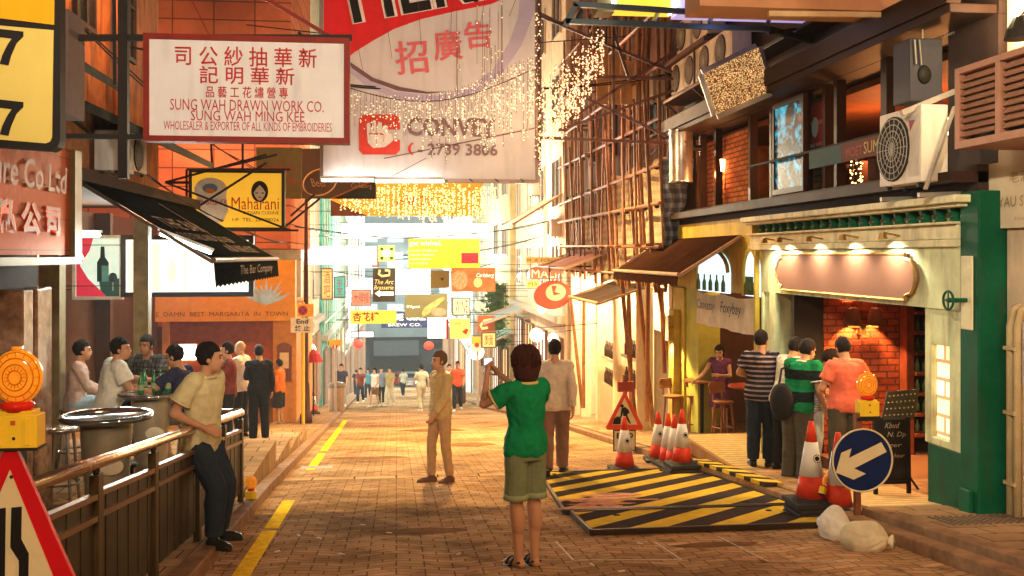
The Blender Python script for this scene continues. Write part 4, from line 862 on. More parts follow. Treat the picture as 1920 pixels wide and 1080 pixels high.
lr = M('logo_red', (.66, .06, .04), .5)
shape([(681, 215), (742, 215), (750, 223), (750, 243), (728, 243), (722, 236), (708, 236), (700, 244), (700, 262), (708, 270), (722, 270), (730, 262), (750, 262), (750, 282), (742, 290), (681, 290), (673, 282), (673, 223)], Yb, lr, t, .014)
shape([(688, 248), (688, 232), (694, 230), (696, 243), (699, 226), (705, 226), (706, 241), (710, 228), (716, 230), (716, 243), (722, 234), (728, 237), (725, 248), (735, 252), (737, 264), (722, 276), (700, 278), (690, 268)], Yb, M('white_ink', (.75, .7, .66), .5), t, .02)
for q in (692, 702, 712): shape(rect(q, 250, q + 7, 253), Yb, lr, t, .024)
gr = M('logo_grey', (.24, .15, .16), .5); cam_text('CONVEY', 763, 222, 930, 255, Yb, gr, t, .014, thick=.03)
cam_text('(', 764, 268, 776, 290, Yb, lr, t, .014, thick=.03); cam_text('- 2739 3806', 783, 270, 933, 291, Yb, gr, t, .014, thick=.02)
tube_light(PY(604, 338, Yb - .25), PY(700, 338, Yb - .25), 'left fluorescent tube glowing along the lower edge of the big banner', 16, (1, .9, .75), .02)
tube_light(PY(705, 340, Yb - .25), PY(832, 340, Yb - .25), 'right fluorescent tube glowing along the lower edge of the big banner', 16, (1, .9, .75), .02)
m = MB()
for a_, b_ in (((640, -80), (1100, -60)), ((605, 120), (560, 60))): m.bar(PY(*a_, Yb + .3), PY(*b_, Yb + .3), .05)
for k in range(8): pa = PY(640 + k * 48, 335, Yb - .04); m.bar(pa, pa + V((.06, 0, -.05)), .015)
m.build('hanger', iron, t)
m = MB(); m.cyl(PY(720, 297, Yb - .02), PY(1004, 240, Yb - .02), .008, n=5); m.cyl(PY(736, 330, Yb - .03), PY(800, 296, Yb - .03), .006, n=5); m.build('seam_line', M('seam', (.2, .08, .05), .6), t)
# ------------------------------------------------------------------ curtains of fairy lights
fw = M('fairy_bulb_warm', (1, .8, .5), .5, var=0, emit=(1, .72, .46), es=1.15)
wire = M('thin_wire', (.10, .06, .05), .6)
def curtain(label, y, cols, org, n_per, r, mat=fw, lampspots=(), jit=1.5):
    t = thing('fairy_light_curtain', org, label, 'fairy lights'); m = MB(); w = MB()
    for px, ya, yb, n in cols:
        p0, p1 = PY(px, ya, y), PY(px, yb, y); w.cyl(p0, p1, .004, n=3, cap=False)
        for k in range(n):
            q = PY(px + random.uniform(-jit, jit), ya + (yb - ya) * random.random() ** .8, y + random.uniform(-.2, .2)); octa(m, q, r * random.uniform(.8, 1.3))
    o = m.build('bulb', mat, t); o['kind'] = 'stuff'; o = w.build('wire', wire, t)
    for p, e in lampspots: lamp('POINT', p, (1, .62, .3), e, .3, parent=t)
    return t, w
cols = []
for k in range(58):
    px = 652 + k * 6.1 + random.uniform(-2, 2); q = (px - 652) / 352
    top = 166 + 22 * sin(pi * min(1, q * 1.1)) - 62 * q ** 2; bot = top + 34 + 112 * q * random.uniform(.35, 1) + 50 * random.random() ** 2
    cols.append((px, top, bot, int(4 + 44 * q * random.random() + 14 * q)))
for k in range(14): cols.append((random.uniform(850, 1000), random.uniform(-5, 90), random.uniform(100, 180), 3))
t, w = curtain('net of warm fairy lights sagging across the front of the big banner', 15.3, cols, PY(830, 250, 15.3), 8, .0095, lampspots=((PY(900, 200, 14.4), 22), (PY(760, 190, 14.4), 12)))
m = MB(); m.tube([PY(640 + k * 18.5, 160 + 36 * sin(pi * min(1, k / 20 * 1.05)) - 30 * (k / 20) ** 2, 15.25) for k in range(21)], .008, 4)
for k in range(6): m.cyl(PY(680 + k * 55, 130 - k * 20, 15.3), PY(640 + k * 70, -60, 15.3), .004, n=3)
m.build('cable', wire, t)
cols = []
for k in range(34):
    px = 1010 + k * 3.7 + random.uniform(-2, 2); q = (px - 1010) / 124
    top = 150 - 120 * q + random.uniform(0, 30); bot = 335 - 215 * q ** 1.0 + random.uniform(-30, 20)
    cols.append((px, top, bot, int(30 * (1 - q * .2))))
for k in range(8): cols.append((1004 + random.uniform(0, 12), -20, 300, 9))
curtain('dense warm fairy light curtain cascading down beside the bamboo scaffold', 15.6, cols, PY(1070, 300, 15.6), 14, .013, M('fairy_bulb_orange', (1, .6, .3), .5, var=0, emit=(1, .56, .33), es=1.7), ((PY(1060, 200, 15.0), 70),))
cols = []
for k in range(62):
    px = 640 + k * 4.75 + random.uniform(-2, 2); q = (px - 640) / 292
    cols.append((px, 340 + random.uniform(0, 12), 375 + 45 * min(1, .45 + q) * random.uniform(.6, 1.05), int(24 + 18 * q)))
curtain('gold fairy light curtain over the street below the big banner', 26, cols, PY(785, 415, 26), 20, .017, M('fairy_bulb_gold', (1, .75, .35), .5, var=0, emit=(1, .70, .30), es=1.8), ((PY(785, 385, 25.0), 70), (PY(900, 385, 25.2), 60)))
# ------------------------------------------------------------------ signs further down
def face(name, col, e=.6, var=.1): return M(name, col, .5, var=var, scale=3, emit=col, es=e)
t = signboard('lit_banner', 620, 338, 905, 404, 28, face('orange_lit', (.75, .27, .02), .7), 'orange lit sign behind the gold fairy lights', thick=.15, bracket=-3)
shape([(620, 375), (690, 405), (620, 405)], 28, M('sign_dark_brown', (.12, .04, .02), .5), t); cam_text('HARDY', 745, 368, 812, 384, 28, M('faded_red_ink', (.42, .04, .03), .5), t, slant=.2)
signboard('lit_signboard', 640, 420, 915, 446, 31, face('white_lit', (.95, .93, .85), 3.5, 0), 'long blank white lit panel under the gold fairy lights', thick=.15, bracket=-3.0)
t = signboard('lit_box_sign', 575, 462, 705, 496, 34, face('white_lit2', (.95, .97, .92), 4, 0), 'blank white light box left of the small green and white square sign', 'light box', thick=.2, bracket=-3.1)
t = signboard('lit_banner', 766, 448, 899, 503, 33, face('yellow_lit', (.8, .5, .03), .75), 'yellow banner with white words and a small red picture', 'banner', thick=.06, bracket=4.9)
cam_text('get wished.', 768, 451, 828, 463, 33, face('white_lit3', (.95, .9, .75), 1.2, 0), t); shape(rect(865, 474, 897, 494), 33, M('crimson_picture', (.4, .02, .04), .5, var=.5, scale=12), t)
for k in range(4): cam_text('a summer of nights out', 768, 468 + k * 8, 820 - k * 6, 472 + k * 8, 33, face('white_lit3', (.95, .9, .75), 1.2, 0), t)
t = signboard('square_sign', 709, 460, 740, 490, 32.5, face('lime_lit', (.75, .72, .2), .8), 'small square lime sign with a green lozenge pattern', thick=.15, bracket=-3.1)
gm = M('sign_green', (.05, .16, .03), .5)
for q in ((713, 464), (731, 464), (713, 481), (731, 481)): shape(rect(q[0], q[1], q[0] + 6, q[1] + 6), 32.5, gm, t)
shape(disc(724.5, 475, 9, 7), 32.5, face('lime_pale', (.85, .85, .5), .9), t, .008)
t = signboard('bar_sign', 699, 503, 741, 566, 33.5, face('near_black', (.05, .04, .03), .2), 'tall dark bar sign with gold script and a white left arrow', thick=.15, bracket=-3.1)
gs = face('gold_script', (.75, .6, .2), .8)
MB().tube([PY(*q, 33.5) + V((0, -.03, 0)) for q in ((712, 506), (710, 514), (716, 518), (730, 516), (730, 508), (722, 507))], .04, 6).build('emblem', gs, t)
cam_text('The Arc', 702, 524, 738, 533, 33.5, gs, t, slant=.25); cam_text('Brasserie', 702, 535, 738, 543, 33.5, gs, t, slant=.25)
shape([(703, 550), (712, 544), (712, 547), (738, 547), (738, 554), (712, 554), (712, 557)], 33.5, face('white_lit3', (.95, .9, .75), 1.2, 0), t)
signboard('lit_signboard', 742, 505, 806, 552, 36, face('white_lit', (.95, .93, .85), 3.5, 0), 'blank white lit panel right of the dark bar sign', thick=.2, bracket=4.8)
t = signboard('dark_sign', 808, 507, 843, 540, 30.5, face('olive_dark', (.18, .14, .04), .3), 'small dark olive sign with a tiny emblem beside the beer photograph sign', thick=.1, bracket=4.9)
shape([(825, 520), (829, 527), (833, 520), (829, 522)], 30.5, M('black_ink', (.012, .011, .01), .5), t)
t = signboard('beer_sign', 846, 502, 929, 547, 30, face('beer_brown', (.38, .15, .05), .5, .5), 'brown beer sign with a bottle swirl and orange glow', thick=.12, bracket=4.9)
shape(disc(862, 525, 15, 18), 30, M('swirl_cream', (.6, .45, .3), .5, var=.6, scale=14), t); shape(disc(896, 530, 8, 9), 30, face('beer_glow', (.95, .5, .15), 1), t); cam_text('Carlsberg', 893, 512, 926, 522, 30, face('white_lit3', (.95, .9, .75), 1.2, 0), t, slant=.2)
t = signboard('beer_sign', 759, 552, 839, 596, 36, face('corn_dark', (.16, .14, .06), .35), 'dark green beer sign showing a bottle lying on ice', thick=.15, bracket=4.8)
MB().poly([PY(*q, 36) + V((0, -.01, 0)) for q in ((790, 588), (797, 576), (822, 560), (832, 556), (835, 560), (826, 568), (804, 588), (794, 594))], (0, .004, 0)).build('bottle_picture', M('bottle_gold', (.5, .4, .15), .4, var=.5, scale=6), t)
shape(disc(823, 585, 14, 8), 36, M('ice_pink', (.55, .3, .2), .4, var=.4, scale=9), t); cam_text("D'Agenoi", 763, 572, 787, 579, 36, face('white_lit3', (.95, .9, .75), 1.2, 0), t)
t = signboard('restaurant_sign', 657, 582, 743, 607, 44, face('orange_yellow', (.85, .5, .04), .9, .3), 'orange yellow sign with red Chinese characters', thick=.2, bracket=-3.0); cam_text('杏花樓', 661, 585, 711, 603, 44, M('faded_red_ink', (.42, .04, .03), .5), t, thick=.03)
t = signboard('beer_sign', 715, 583, 801, 615, 47, face('navy_sign', (.05, .06, .16), .4), 'navy blue sign with white capital lettering', thick=.2, bracket=4.7); cam_text('BLUE GIRL', 717, 588, 798, 601, 47, face('white_lit3', (.95, .9, .75), 1.2, 0), t, thick=.04); cam_text('BREW CO.', 728, 606, 790, 612, 47, face('white_lit3', (.95, .9, .75), 1.2, 0), t)
t = signboard('lit_box_sign', 802, 596, 838, 634, 45, face('white_lit2', (.95, .97, .92), 4, 0), 'white light box with a red edge above the far pavement', 'light box', thick=.2, bracket=4.7); shape(rect(836, 598, 841, 636), 45, M('faded_red_ink', (.42, .04, .03), .5), t)
t = signboard('shop_sign', 844, 598, 881, 635, 40, face('mustard_lit', (.7, .52, .1), .7), 'mustard square sign with a red fish shape', thick=.15, bracket=4.9); shape([(866, 622), (874, 616), (879, 618), (874, 628)], 40, ired, t); cam_text('CAFE', 848, 604, 864, 609, 40, M('black_ink', (.012, .011, .01), .5), t)
t = signboard('shop_sign', 896, 592, 928, 622, 37, face('rust_sign', (.3, .08, .03), .4), 'rusty red square sign with a glowing orange curved stroke', thick=.15, bracket=4.9)
MB().tube([PY(*q, 37) + V((0, -.04, 0)) for q in ((922, 599), (908, 601), (901, 610), (904, 616), (914, 614))], .05, 6).build('neon_stroke', E('neon_orange', (1, .35, .1), 3), t)
t = signboard('no_stopping_plate', 541, 0, 542, 1, 28, blk, 'x', 'x') if 0 else None
# right hand shop signs near the scaffold
t = thing('oval_sign', PY(1036, 580, 25), 'large dark red oval hanging sign with a pale crescent', 'sign'); pts = rot(disc(1036, 553, 35, 27), (1036, 553), -8)
MB().poly([PY(*q, 25) for q in pts], (0, .15, 0)).build('panel', M('oval_red', (.36, .08, .05), .4, var=.15), t); shape(rot(disc(1042, 548, 19, 16), (1042, 548), -8), 25, M('oval_cream', (.75, .55, .35), .5), t); shape([(1034, 536), (1044, 536), (1040, 547), (1052, 551), (1038, 554)], 25, M('oval_red', (.36, .08, .05), .4, var=.15), t, .008)
m = MB(); m.cyl(PY(1030, 527, 25.07), PY(1030, 500, 25.07), .02); m.bar(PY(1030, 500, 25.07), (5.3, 25.07, PY(1030, 500, 25.07).z), .04); m.build('bracket', iron, t)
for (x0, y0, x1, y1, yy, c, lab, tx, tc) in ((986, 482, 1052, 494, 27.5, (.7, .45, .12), 'narrow ochre fascia sign with an M at the left', 'M  A  FOREST', (.3, .05, .02)), (994, 502, 1046, 524, 27, (.42, .10, .05), 'dark red sign with white capital letters under the ochre sign', 'MALI', (.8, .7, .6)), (988, 526, 1012, 540, 27.2, (.75, .5, .12), 'little ochre plate with red capitals left of the oval sign', 'MA', (.4, .05, .02))):
    t = signboard('shop_sign', x0, y0, x1, y1, yy, face('s' + tx.strip()[:3], c, .5), lab, thick=.1, bracket=5.3); cam_text(tx, x0 + 3, y0 + 3, x1 - 3, y1 - 3, yy, M('i' + tx.strip()[:3], tc, .5), t)
# lanterns
red_l = M('red_lantern', (.6, .05, .03), .5, emit=(1, .1, .05), es=.5)
for (px, py, yy, r, mt, lab) in ((672, 645, 50, .27, red_l, 'left of two red paper lanterns by the dark underpass'), (804, 648, 52, .27, red_l, 'right of two red paper lanterns by the dark underpass')):
    q = PY(px, py, yy); t = thing('paper_lantern', q, lab, 'lantern'); m = MB(); m.ell(q, (r, r, r * .85)); m.build('lantern_body', mt, t, True)
    m = MB(); m.cyl(q + V((0, 0, r * .8)), q + V((0, 0, 1.2)), .03, n=6); m.bar(q + V((0, 0, 1.2)), (-3 if px < 740 else 4.7, yy, q.z + 1.2), .05); m.build('bracket', iron, t)
for (px, py, yy, r, lab) in ((1006, 628, 24, .17, 'larger amber globe lamp by the cream wine shop'), (1037, 634, 26, .14, 'smaller white globe lamp by the cream wine shop'), (1016, 579, 26, .12, 'small glowing globe lamp under the oval sign'), (893, 660, 38, .3, 'round white lamp on the far right pavement front'), (582, 655, 36, .2, 'glowing globe lamp on the far left shopfront')):
    q = PY(px, py, yy); t = thing('globe_lamp', q, lab, 'lamp'); MB().ell(q, r).build('globe', E('globe_amber', (1, .75, .4), 7), t, True); MB().bar(q + V((0, 0, r)), (4.9 if px > 743 else -3.1, yy, q.z + r + .1), .02).build('bracket', iron, t)
    lamp('POINT', q - V((0, .3, 0)), (1, .75, .42), 60, r, parent=t)
# ------------------------------------------------------------------ bamboo scaffold and tarpaulin
bam = M('bamboo', (.24, .095, .035), .55, var=.4, scale=7)
t = thing('bamboo_scaffold', (4.6, 23, gz(23)), 'bamboo pole scaffold wrapped round the brown tenement on the right', 'scaffold')
random.seed(3)
hp = thing('plywood_hoarding', PY(1150, 190, 19.4), 'orange lit plywood boards standing behind the truss and bamboo poles', 'hoarding'); a, b = PY(1118, 195, 19.4), PY(1186, 92, 19.4)
for k in range(3): MB().bb(a.x + (b.x - a.x) * k / 3 + .01, a.x + (b.x - a.x) * (k + 1) / 3, 19.4, 19.43, a.z, b.z - .12 * k).build('board', M('plywood', (.62, .34, .14), .7, var=.3, scale=3, dirt=.3), hp)
m = MB()
for k in range(18):
    y = 17.6 + k * .6 + random.uniform(-.12, .12); x = 4.72 + random.uniform(-.06, .06); zb = .95 + random.uniform(-.15, .1)
    m.tube([(x + .1 + random.uniform(-.05, .05), y + random.uniform(-.1, .1), zb), (x, y, 3.5), (x - .05 + random.uniform(-.06, .06), y + random.uniform(-.1, .1), 7.5)], .034, 6)
for k in range(9):
    y = 17.8 + k * 1.15; m.tube([(4.66, y, 1.1 + random.random()), (4.62 + random.uniform(-.1, .1), y + random.uniform(-.7, .7), 4.3 + random.random())], .028, 6)
for k in range(16):
    y = 17.8 + k * .68 + random.uniform(-.2, .2); m.tube([(5.0, y, 1.0), (4.98 + random.uniform(-.1, .1), y + random.uniform(-.5, .5), 4.5), (5.0, y + random.uniform(-.6, .6), 7.5)], .026, 6)
m.build('upright_pole', bam, t); m = MB()
for z in (1.15, 1.75, 2.45, 3.15, 4.0, 5.0, 6.0, 7.0): m.cyl((4.66, 17.3, z + random.uniform(-.05, .05)), (4.66, 28.4, z + random.uniform(-.12, .12)), .036, n=6)
for k in range(12): y = 17.7 + k * .85; z = random.choice((1.75, 2.45, 3.15, 4, 5)); m.cyl((4.5, y, z), (5.3, y, z + .04), .03, n=6)
m.build('ledger_pole', bam, t); m = MB()
for k in range(13):
    for z in (1.15, 1.75, 2.45, 3.15, 4.0): m.ell((4.69, 17.6 + k * .8, z), (.055, .05, .04), 6, 4)
m.build('lashing', M('black_tie', (.03, .02, .015), .8), t)
for px0, py0, px1, py1, y in ((1165, 520, 1192, 795, 19.5), (1178, 515, 1184, 770, 20.2), (1196, 520, 1225, 800, 18.8), (1215, 520, 1213, 790, 18.6), (1232, 520, 1262, 720, 18.2), (1070, 560, 1092, 765, 25.2), (1095, 555, 1094, 765, 24.6), (1240, 540, 1246, 700, 18.3)):
    MB().cyl(PY(px0, py0, y), PY(px1, py1, y), .045, n=8).build('leaning_pole', bam, t)
t = thing('tarpaulin', (4.85, 21, 1.2), 'striped grey and cream tarpaulin sheet hung behind the bamboo poles', 'tarpaulin')
tarp = bands('tarp_stripe', [(0, (.42, .32, .20)), (.5, (.30, .24, .19))], 'z', .16, .8)
def sheet(pts_y, z0, z1, x, amp, seed, mat=tarp):
    random.seed(seed); m = MB(); N, K = 36, 16; vs = []
    for i in range(N + 1):
        for j in range(K + 1):
            y = pts_y[0] + (pts_y[1] - pts_y[0]) * i / N; z = z0 + (z1 - z0) * j / K
            vs.append((x + amp * (sin(i * .9 + j * .35 + seed) + .6 * sin(i * .37 - j * .8)), y, z + .05 * sin(i * .5)))
    m.add(vs, [(i * (K + 1) + j, i * (K + 1) + j + 1, (i + 1) * (K + 1) + j + 1, (i + 1) * (K + 1) + j) for i in range(N) for j in range(K)]); return m
sheet((17.7, 23.6), .95, 3.35, 4.9, .035, 1).build('sheet', tarp, t, True); sheet((23.8, 28), 1.1, 2.6, 4.95, .03, 2).build('sheet', tarp, t, True)
t = thing('tarpaulin', (4.9, 18, 1.4), 'loose blue grey striped tarpaulin hanging at the near corner of the scaffold', 'tarpaulin')
m = MB(); N, K = 14, 16; vs = []
for i in range(N + 1):
    for j in range(K + 1): q = j / K; vs.append((4.75 + .55 * i / N * (.4 + .6 * q) + .03 * sin(j * 1.4), 17.45 - .12 * sin(i * 1.1 + j * .3), 1.2 + 2.1 * q))
m.add(vs, [(i * (K + 1) + j, i * (K + 1) + j + 1, (i + 1) * (K + 1) + j + 1, (i + 1) * (K + 1) + j) for i in range(N) for j in range(K)])
m.build('sheet', bands('tarp_blue', [(0, (.20, .22, .26)), (.5, (.10, .11, .15))], 'z', .17, .8), t, True)
# ------------------------------------------------------------------ trusses of the street signboards
tr = M('truss_red_brown', (.13, .065, .055), .5, .2, var=.25)
t = thing('signboard_truss', PY(1130, 200, 16.6), 'crossed steel truss bars reaching from the facade towards the big banner', 'truss')
m = MB(); P = lambda px, py, y=16.6: PY(px, py, y)
for a, b in (((1012, 30), (1260, 135)), ((1055, 232), (1290, 80)), ((1085, 142), (1262, 148)), ((1045, 160), (1250, 255)), ((1045, 245), (1262, 170)), ((1012, 258), (1250, 268)), ((1052, 45), (1085, 15)), ((1012, 25), (1060, 48)), ((1150, 60), (1180, 150)), ((1150, 20), (1150, 260)), ((1012, -10), (1012, 330))): m.bar(P(*a), P(*b), .045)
m.build('bar', tr, t)
t = thing('neon_sign_frame', PY(1250, 45, 11.5), 'steel frame under an overhead neon sign box glowing yellow and lilac', 'sign')
m = MB()
for a, b in (((1060, 40), (1445, 55)), ((1075, 8), (1445, 32)), ((1060, 48), (1080, 8))): m.bar(PY(*a, 11.5), PY(*b, 11.5), .06)
for px in (1080, 1225, 1330, 1440): m.bar(PY(px, 42, 11.5), PY(px + 10, 20, 12.2), .04)
m.bar(PY(1440, 55, 11.5), PY(1595, 95, 12.5), .07); m.bar(PY(1545, 48, 12), PY(1440, 62, 11.5), .04); m.build('frame', M('teal_steel', (.05, .08, .10), .4, .5), t)
y = 12.0; q = lambda x0, y0, x1, y1, nm, mt, yy=y: MB().bb(PY(x0, 0, yy).x, PY(x1, 0, yy).x, yy, yy + .3, PY(x0, y1, yy).z, PY(x0, y0, yy).z).build(nm, mt, t)
q(1120, -120, 1152, 22, 'sign_box', M('box_olive', (.2, .17, .08), .5)); q(1153, -120, 1266, 18, 'sign_box', face('neon_yellow_face', (.9, .6, .05), .9)); q(1150, -120, 1156, 14, 'neon_tube', E('tube_white', (1, .95, .8), 6), 11.9); q(1263, -120, 1269, 18, 'neon_tube', E('tube_white', (1, .95, .8), 6), 11.9); q(1270, -120, 1560, 26, 'sign_box', face('lilac_face', (.42, .38, .75), .7))
lamp('POINT', PY(1350, 60, 11.2), (.6, .55, 1), 6, .2, parent=t)
t = thing('overhead_sign', PY(1570, 30, 9.4), 'peach coloured underside of a large overhead signboard with a cream beam', 'sign')
a, b = PY(1312, 8, 9.4), PY(1835, 26, 9.4); m = MB(); m.bb(a.x, b.x, 9.4, 9.9, b.z, b.z + .9); m.build('panel', M('peach_panel', (.55, .30, .17), .5, var=.1), t)
m = MB(); m.bar(PY(1440, 26, 9.3), PY(1990, 32, 9.3), .055, .05); m.bar(PY(1858, -60, 9.2), PY(1858, 110, 9.2), .1, .1); m.build('beam', M('cream_beam', (.6, .46, .28), .5), t)
# ------------------------------------------------------------------ air conditioners
acw = M('ac_cream', (.60, .52, .42), .5, var=.08, scale=3, dirt=.3)
def ac_unit(label, loc, group=None, L=.78, H=.56, D=.3, mat=acw):
    t = thing('air_conditioner', (0, 0, 0), label, 'air conditioner', group)      # local: front at x = 0 facing -x, from y = 0 to -L
    MB().bb(0, D, -L, 0, .04, H).build('casing', mat, t, bev=.012)
    m = MB(); cy, cz, r = -L * .36, H * .52, H * .39
    m.lathe([(r + .02, 0), (r + .02, .012)], (0, 0, 0), 24); vs = [V((-p.z, cy + p.x, cz + p.y)) for p in m.v]; m.v = vs; m.build('fan_recess', M('fan_black', (.025, .022, .02), .6), t)
    m = MB()
    for k in range(5): rr = r * (k + 1) / 5; m.tube([(-.02, cy + rr * cos(2 * pi * j / 20), cz + rr * sin(2 * pi * j / 20)) for j in range(20)], .005, 4, closed=True)
    for k in range(18): a = 2 * pi * k / 18; m.cyl((-.02, cy, cz), (-.02, cy + r * cos(a), cz + r * sin(a)), .0035, n=4)
    m.lathe([(.04, 0), (.03, .01)], (0, 0, 0), 10) if 0 else None; m.build('grille', M('grille_grey', (.4, .36, .3), .5), t)
    m = MB(); m.bb(.02, .07, -.12, -.08, 0, .04); m.bb(.02, .07, -L + .08, -L + .12, 0, .04); m.bb(.2, .25, -.12, -.08, 0, .04); m.build('foot', blk, t)
    MB().bb(-.005, .0, -L + .04, -L + .22, .1, H - .08).build('service_panel', M('ac_panel', (.52, .45, .36), .5), t)
    t.location = loc; return t
u0 = ac_unit('nearest of four cream outdoor units on the lower row of the high rack', (4.8, 14.66, 4.32), 'outdoor units on the high rack')
for k, lab in enumerate(('second nearest of four cream outdoor units on the lower row of the high rack', 'third nearest of four cream outdoor units on the lower row of the high rack', 'farthest of four cream outdoor units on the lower row of the high rack')): dup(u0, (4.8, 15.45 + k * .8, 4.32), lab)
dup(u0, (4.8, 15.8, 4.98), 'nearer cream outdoor unit on the upper row of the high rack'); dup(u0, (4.8, 16.7, 4.98), 'farther cream outdoor unit on the upper row of the high rack')
for px, py, y, lab in ((1205, 150, 19.2, 'grey cream outdoor unit hung behind the truss bars, nearer of two'), (1165, 165, 20.5, 'grey cream outdoor unit hung behind the truss bars, farther of two')):
    q = PY(px, py, y); u = dup(u0, (q.x, y, q.z - .5), lab); u['group'] = 'outdoor units behind the truss'
t = thing('equipment_rack', (4.95, 16, 4.2), 'dark steel shelf rack carrying the high outdoor units', 'rack')
m = MB(); m.bb(4.74, 5.19, 13.75, 17.5, 4.26, 4.31); m.bb(4.74, 5.19, 15.0, 17.5, 4.9, 4.97)
for y in (13.95, 15.6, 17.3): m.bar((5.19, y, 3.9), (4.76, y, 4.26), .04); m.bar((4.77, y, 4.31), (4.77, y, 4.9), .03) if y > 15 else None
m.build('shelf', tr, t)
for i, (px, yy) in enumerate(((242, 13.3), (262, 14.0))):
    q = PY(px, 325, yy); u = dup(u0, (-3.55, yy, q.z), ('nearer' if i == 0 else 'farther') + ' outdoor unit on the left bar wall above the black awning', rz=pi); u['group'] = 'outdoor units above the awning'
# large near unit
big = ac_unit('large cream outdoor unit with round fan grille above the green bar cornice', (4.7, 9.27, 2.18), None, .78, .74, .26, M('ac_white', (.66, .58, .48), .45, var=.06, scale=3, dirt=.25))
wall_text('DAIKIN', 1704, 219, 1718, 224, 4.69, M('ac_logo_blue', (.1, .3, .5), .5), big, .003); 
lg = MB().poly([PX(1704, 226, 4.694), PX(1716, 224, 4.694), PX(1706, 246, 4.694)], (.003, 0, 0))
lg.v = [p - V((4.7, 9.27, 2.18)) for p in lg.v]; lg.build('logo', M('ac_logo_red', (.3, .05, .08), .5), big)
for ch in KIDS[big.name]:
    if ch.name.startswith('lettering'): ch.data.transform(Matrix.Translation(-V((4.7, 9.27, 2.18))))
t = thing('support_frame', (4.85, 9.3, 2.1), 'angled metal struts bracing the large outdoor unit by the corner pillar', 'bracket')
m = MB(); m.bar((4.68, 8.5, 2.1), (5.19, 8.5, 2.12), .04); m.bar((4.68, 9.2, 2.1), (5.19, 9.2, 2.12), .04); m.bar(PY(1735, 355, 8.4), PY(1790, 200, 8.4), .045, .02); m.bar(PY(1690, 212, 8.6), PY(1788, 172, 8.6), .05, .05); m.build('strut', M('galvanised', (.45, .42, .38), .35, .7), t)
# loudspeaker with chains
a, b = PY(1706, 190, 8.8), PY(1768, 72, 8.8)
t = thing('loudspeaker', ((a.x + b.x) / 2, 8.9, a.z), 'dark grey loudspeaker box hung on chains above the large outdoor unit', 'loudspeaker')
MB().bb(a.x, b.x, 8.8, 9.12, a.z, b.z).build('cabinet', M('speaker_grey', (.055, .055, .065), .5, var=.1), t, bev=.015)
m = MB(); m.lathe([(.07, 0), (.06, .02), (.02, .03)], (0, 0, 0), 16); c = PY(1733, 140, 8.8); m.v = [V((c.x + p.x, 8.8 - p.z, c.z + p.y * 1.3)) for p in m.v]; m.build('horn', blk, t, True)
m = MB()
for x0, py0, x1, py1 in ((1730, 20, 1730, 72), (1715, 74, 1718, 120), (1724, 74, 1728, 122), (1770, 68, 1790, 60)):
    A_, B_ = PY(x0, py0, 8.77), PY(x1, py1, 8.77); n = max(2, int((B_ - A_).length / .022))
    m = MB()
    for k in range(n): m.ell(A_ + (B_ - A_) * (k + .5) / n, (.010, .006, .014), 6, 4)
    m.build('chain', M('chain_steel', (.55, .52, .48), .3, .9), t)
# tilted mirror sign: reflected gold lights painted as glowing spots
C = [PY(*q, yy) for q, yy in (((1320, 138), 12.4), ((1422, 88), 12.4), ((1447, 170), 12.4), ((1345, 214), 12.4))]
t = thing('painted_mirror_sign', C[3], 'tilted rectangular panel with painted glowing gold reflections above the upper bar window', 'sign')
gl = M('painted_gold_reflection', (.8, .5, .2), .25, 0, var=0)
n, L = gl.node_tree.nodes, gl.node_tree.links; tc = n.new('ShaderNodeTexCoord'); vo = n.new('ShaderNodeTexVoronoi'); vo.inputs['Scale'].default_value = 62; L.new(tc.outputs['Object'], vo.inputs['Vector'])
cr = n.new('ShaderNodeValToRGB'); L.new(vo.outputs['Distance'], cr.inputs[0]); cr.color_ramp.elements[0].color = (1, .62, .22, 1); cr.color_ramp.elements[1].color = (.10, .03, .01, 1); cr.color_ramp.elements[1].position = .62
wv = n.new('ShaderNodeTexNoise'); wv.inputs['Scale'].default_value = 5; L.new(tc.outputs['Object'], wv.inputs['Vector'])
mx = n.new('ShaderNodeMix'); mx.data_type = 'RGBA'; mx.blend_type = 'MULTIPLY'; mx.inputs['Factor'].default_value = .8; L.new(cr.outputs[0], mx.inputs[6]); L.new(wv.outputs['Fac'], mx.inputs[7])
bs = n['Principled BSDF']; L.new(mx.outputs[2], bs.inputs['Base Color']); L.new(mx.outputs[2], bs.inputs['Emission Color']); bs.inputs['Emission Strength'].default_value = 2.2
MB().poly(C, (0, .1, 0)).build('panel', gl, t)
m = MB()
for k in range(4): m.bar(C[k] + V((0, .05, 0)), C[(k + 1) % 4] + V((0, .05, 0)), .03, .13)
m.build('frame', M('galvanised', (.45, .42, .38), .35, .7), t); m = MB(); m.bar((C[1] + C[2]) / 2 + V((0, .1, 0)), (5.19, 12.6, (C[1] + C[2]).z / 2 + .1), .05); m.bar((C[0] + C[3]) / 2 + V((0, .1, 0)), (5.19, 13.2, (C[0] + C[3]).z / 2 + .1), .05); m.build('bracket', iron, t)
# duct
a, b = PX(1277, 343, 4.85), PX(1277, 243, 4.85); t = thing('duct', a, 'short silver metal duct cylinder at the corner of the upper bar', 'duct')
MB().lathe([(.2, 0), (.21, .02), (.2, .04), (.2, b.z - a.z - .03), (.21, b.z - a.z)], a, 20).build('pipe', M('duct_steel', (.6, .58, .55), .3, .9, var=.2, scale=4), t, True); MB().cyl(a + V((0, 0, .6)), (5.2, a.y, a.z + .6), .05).build('bracket', iron, t)
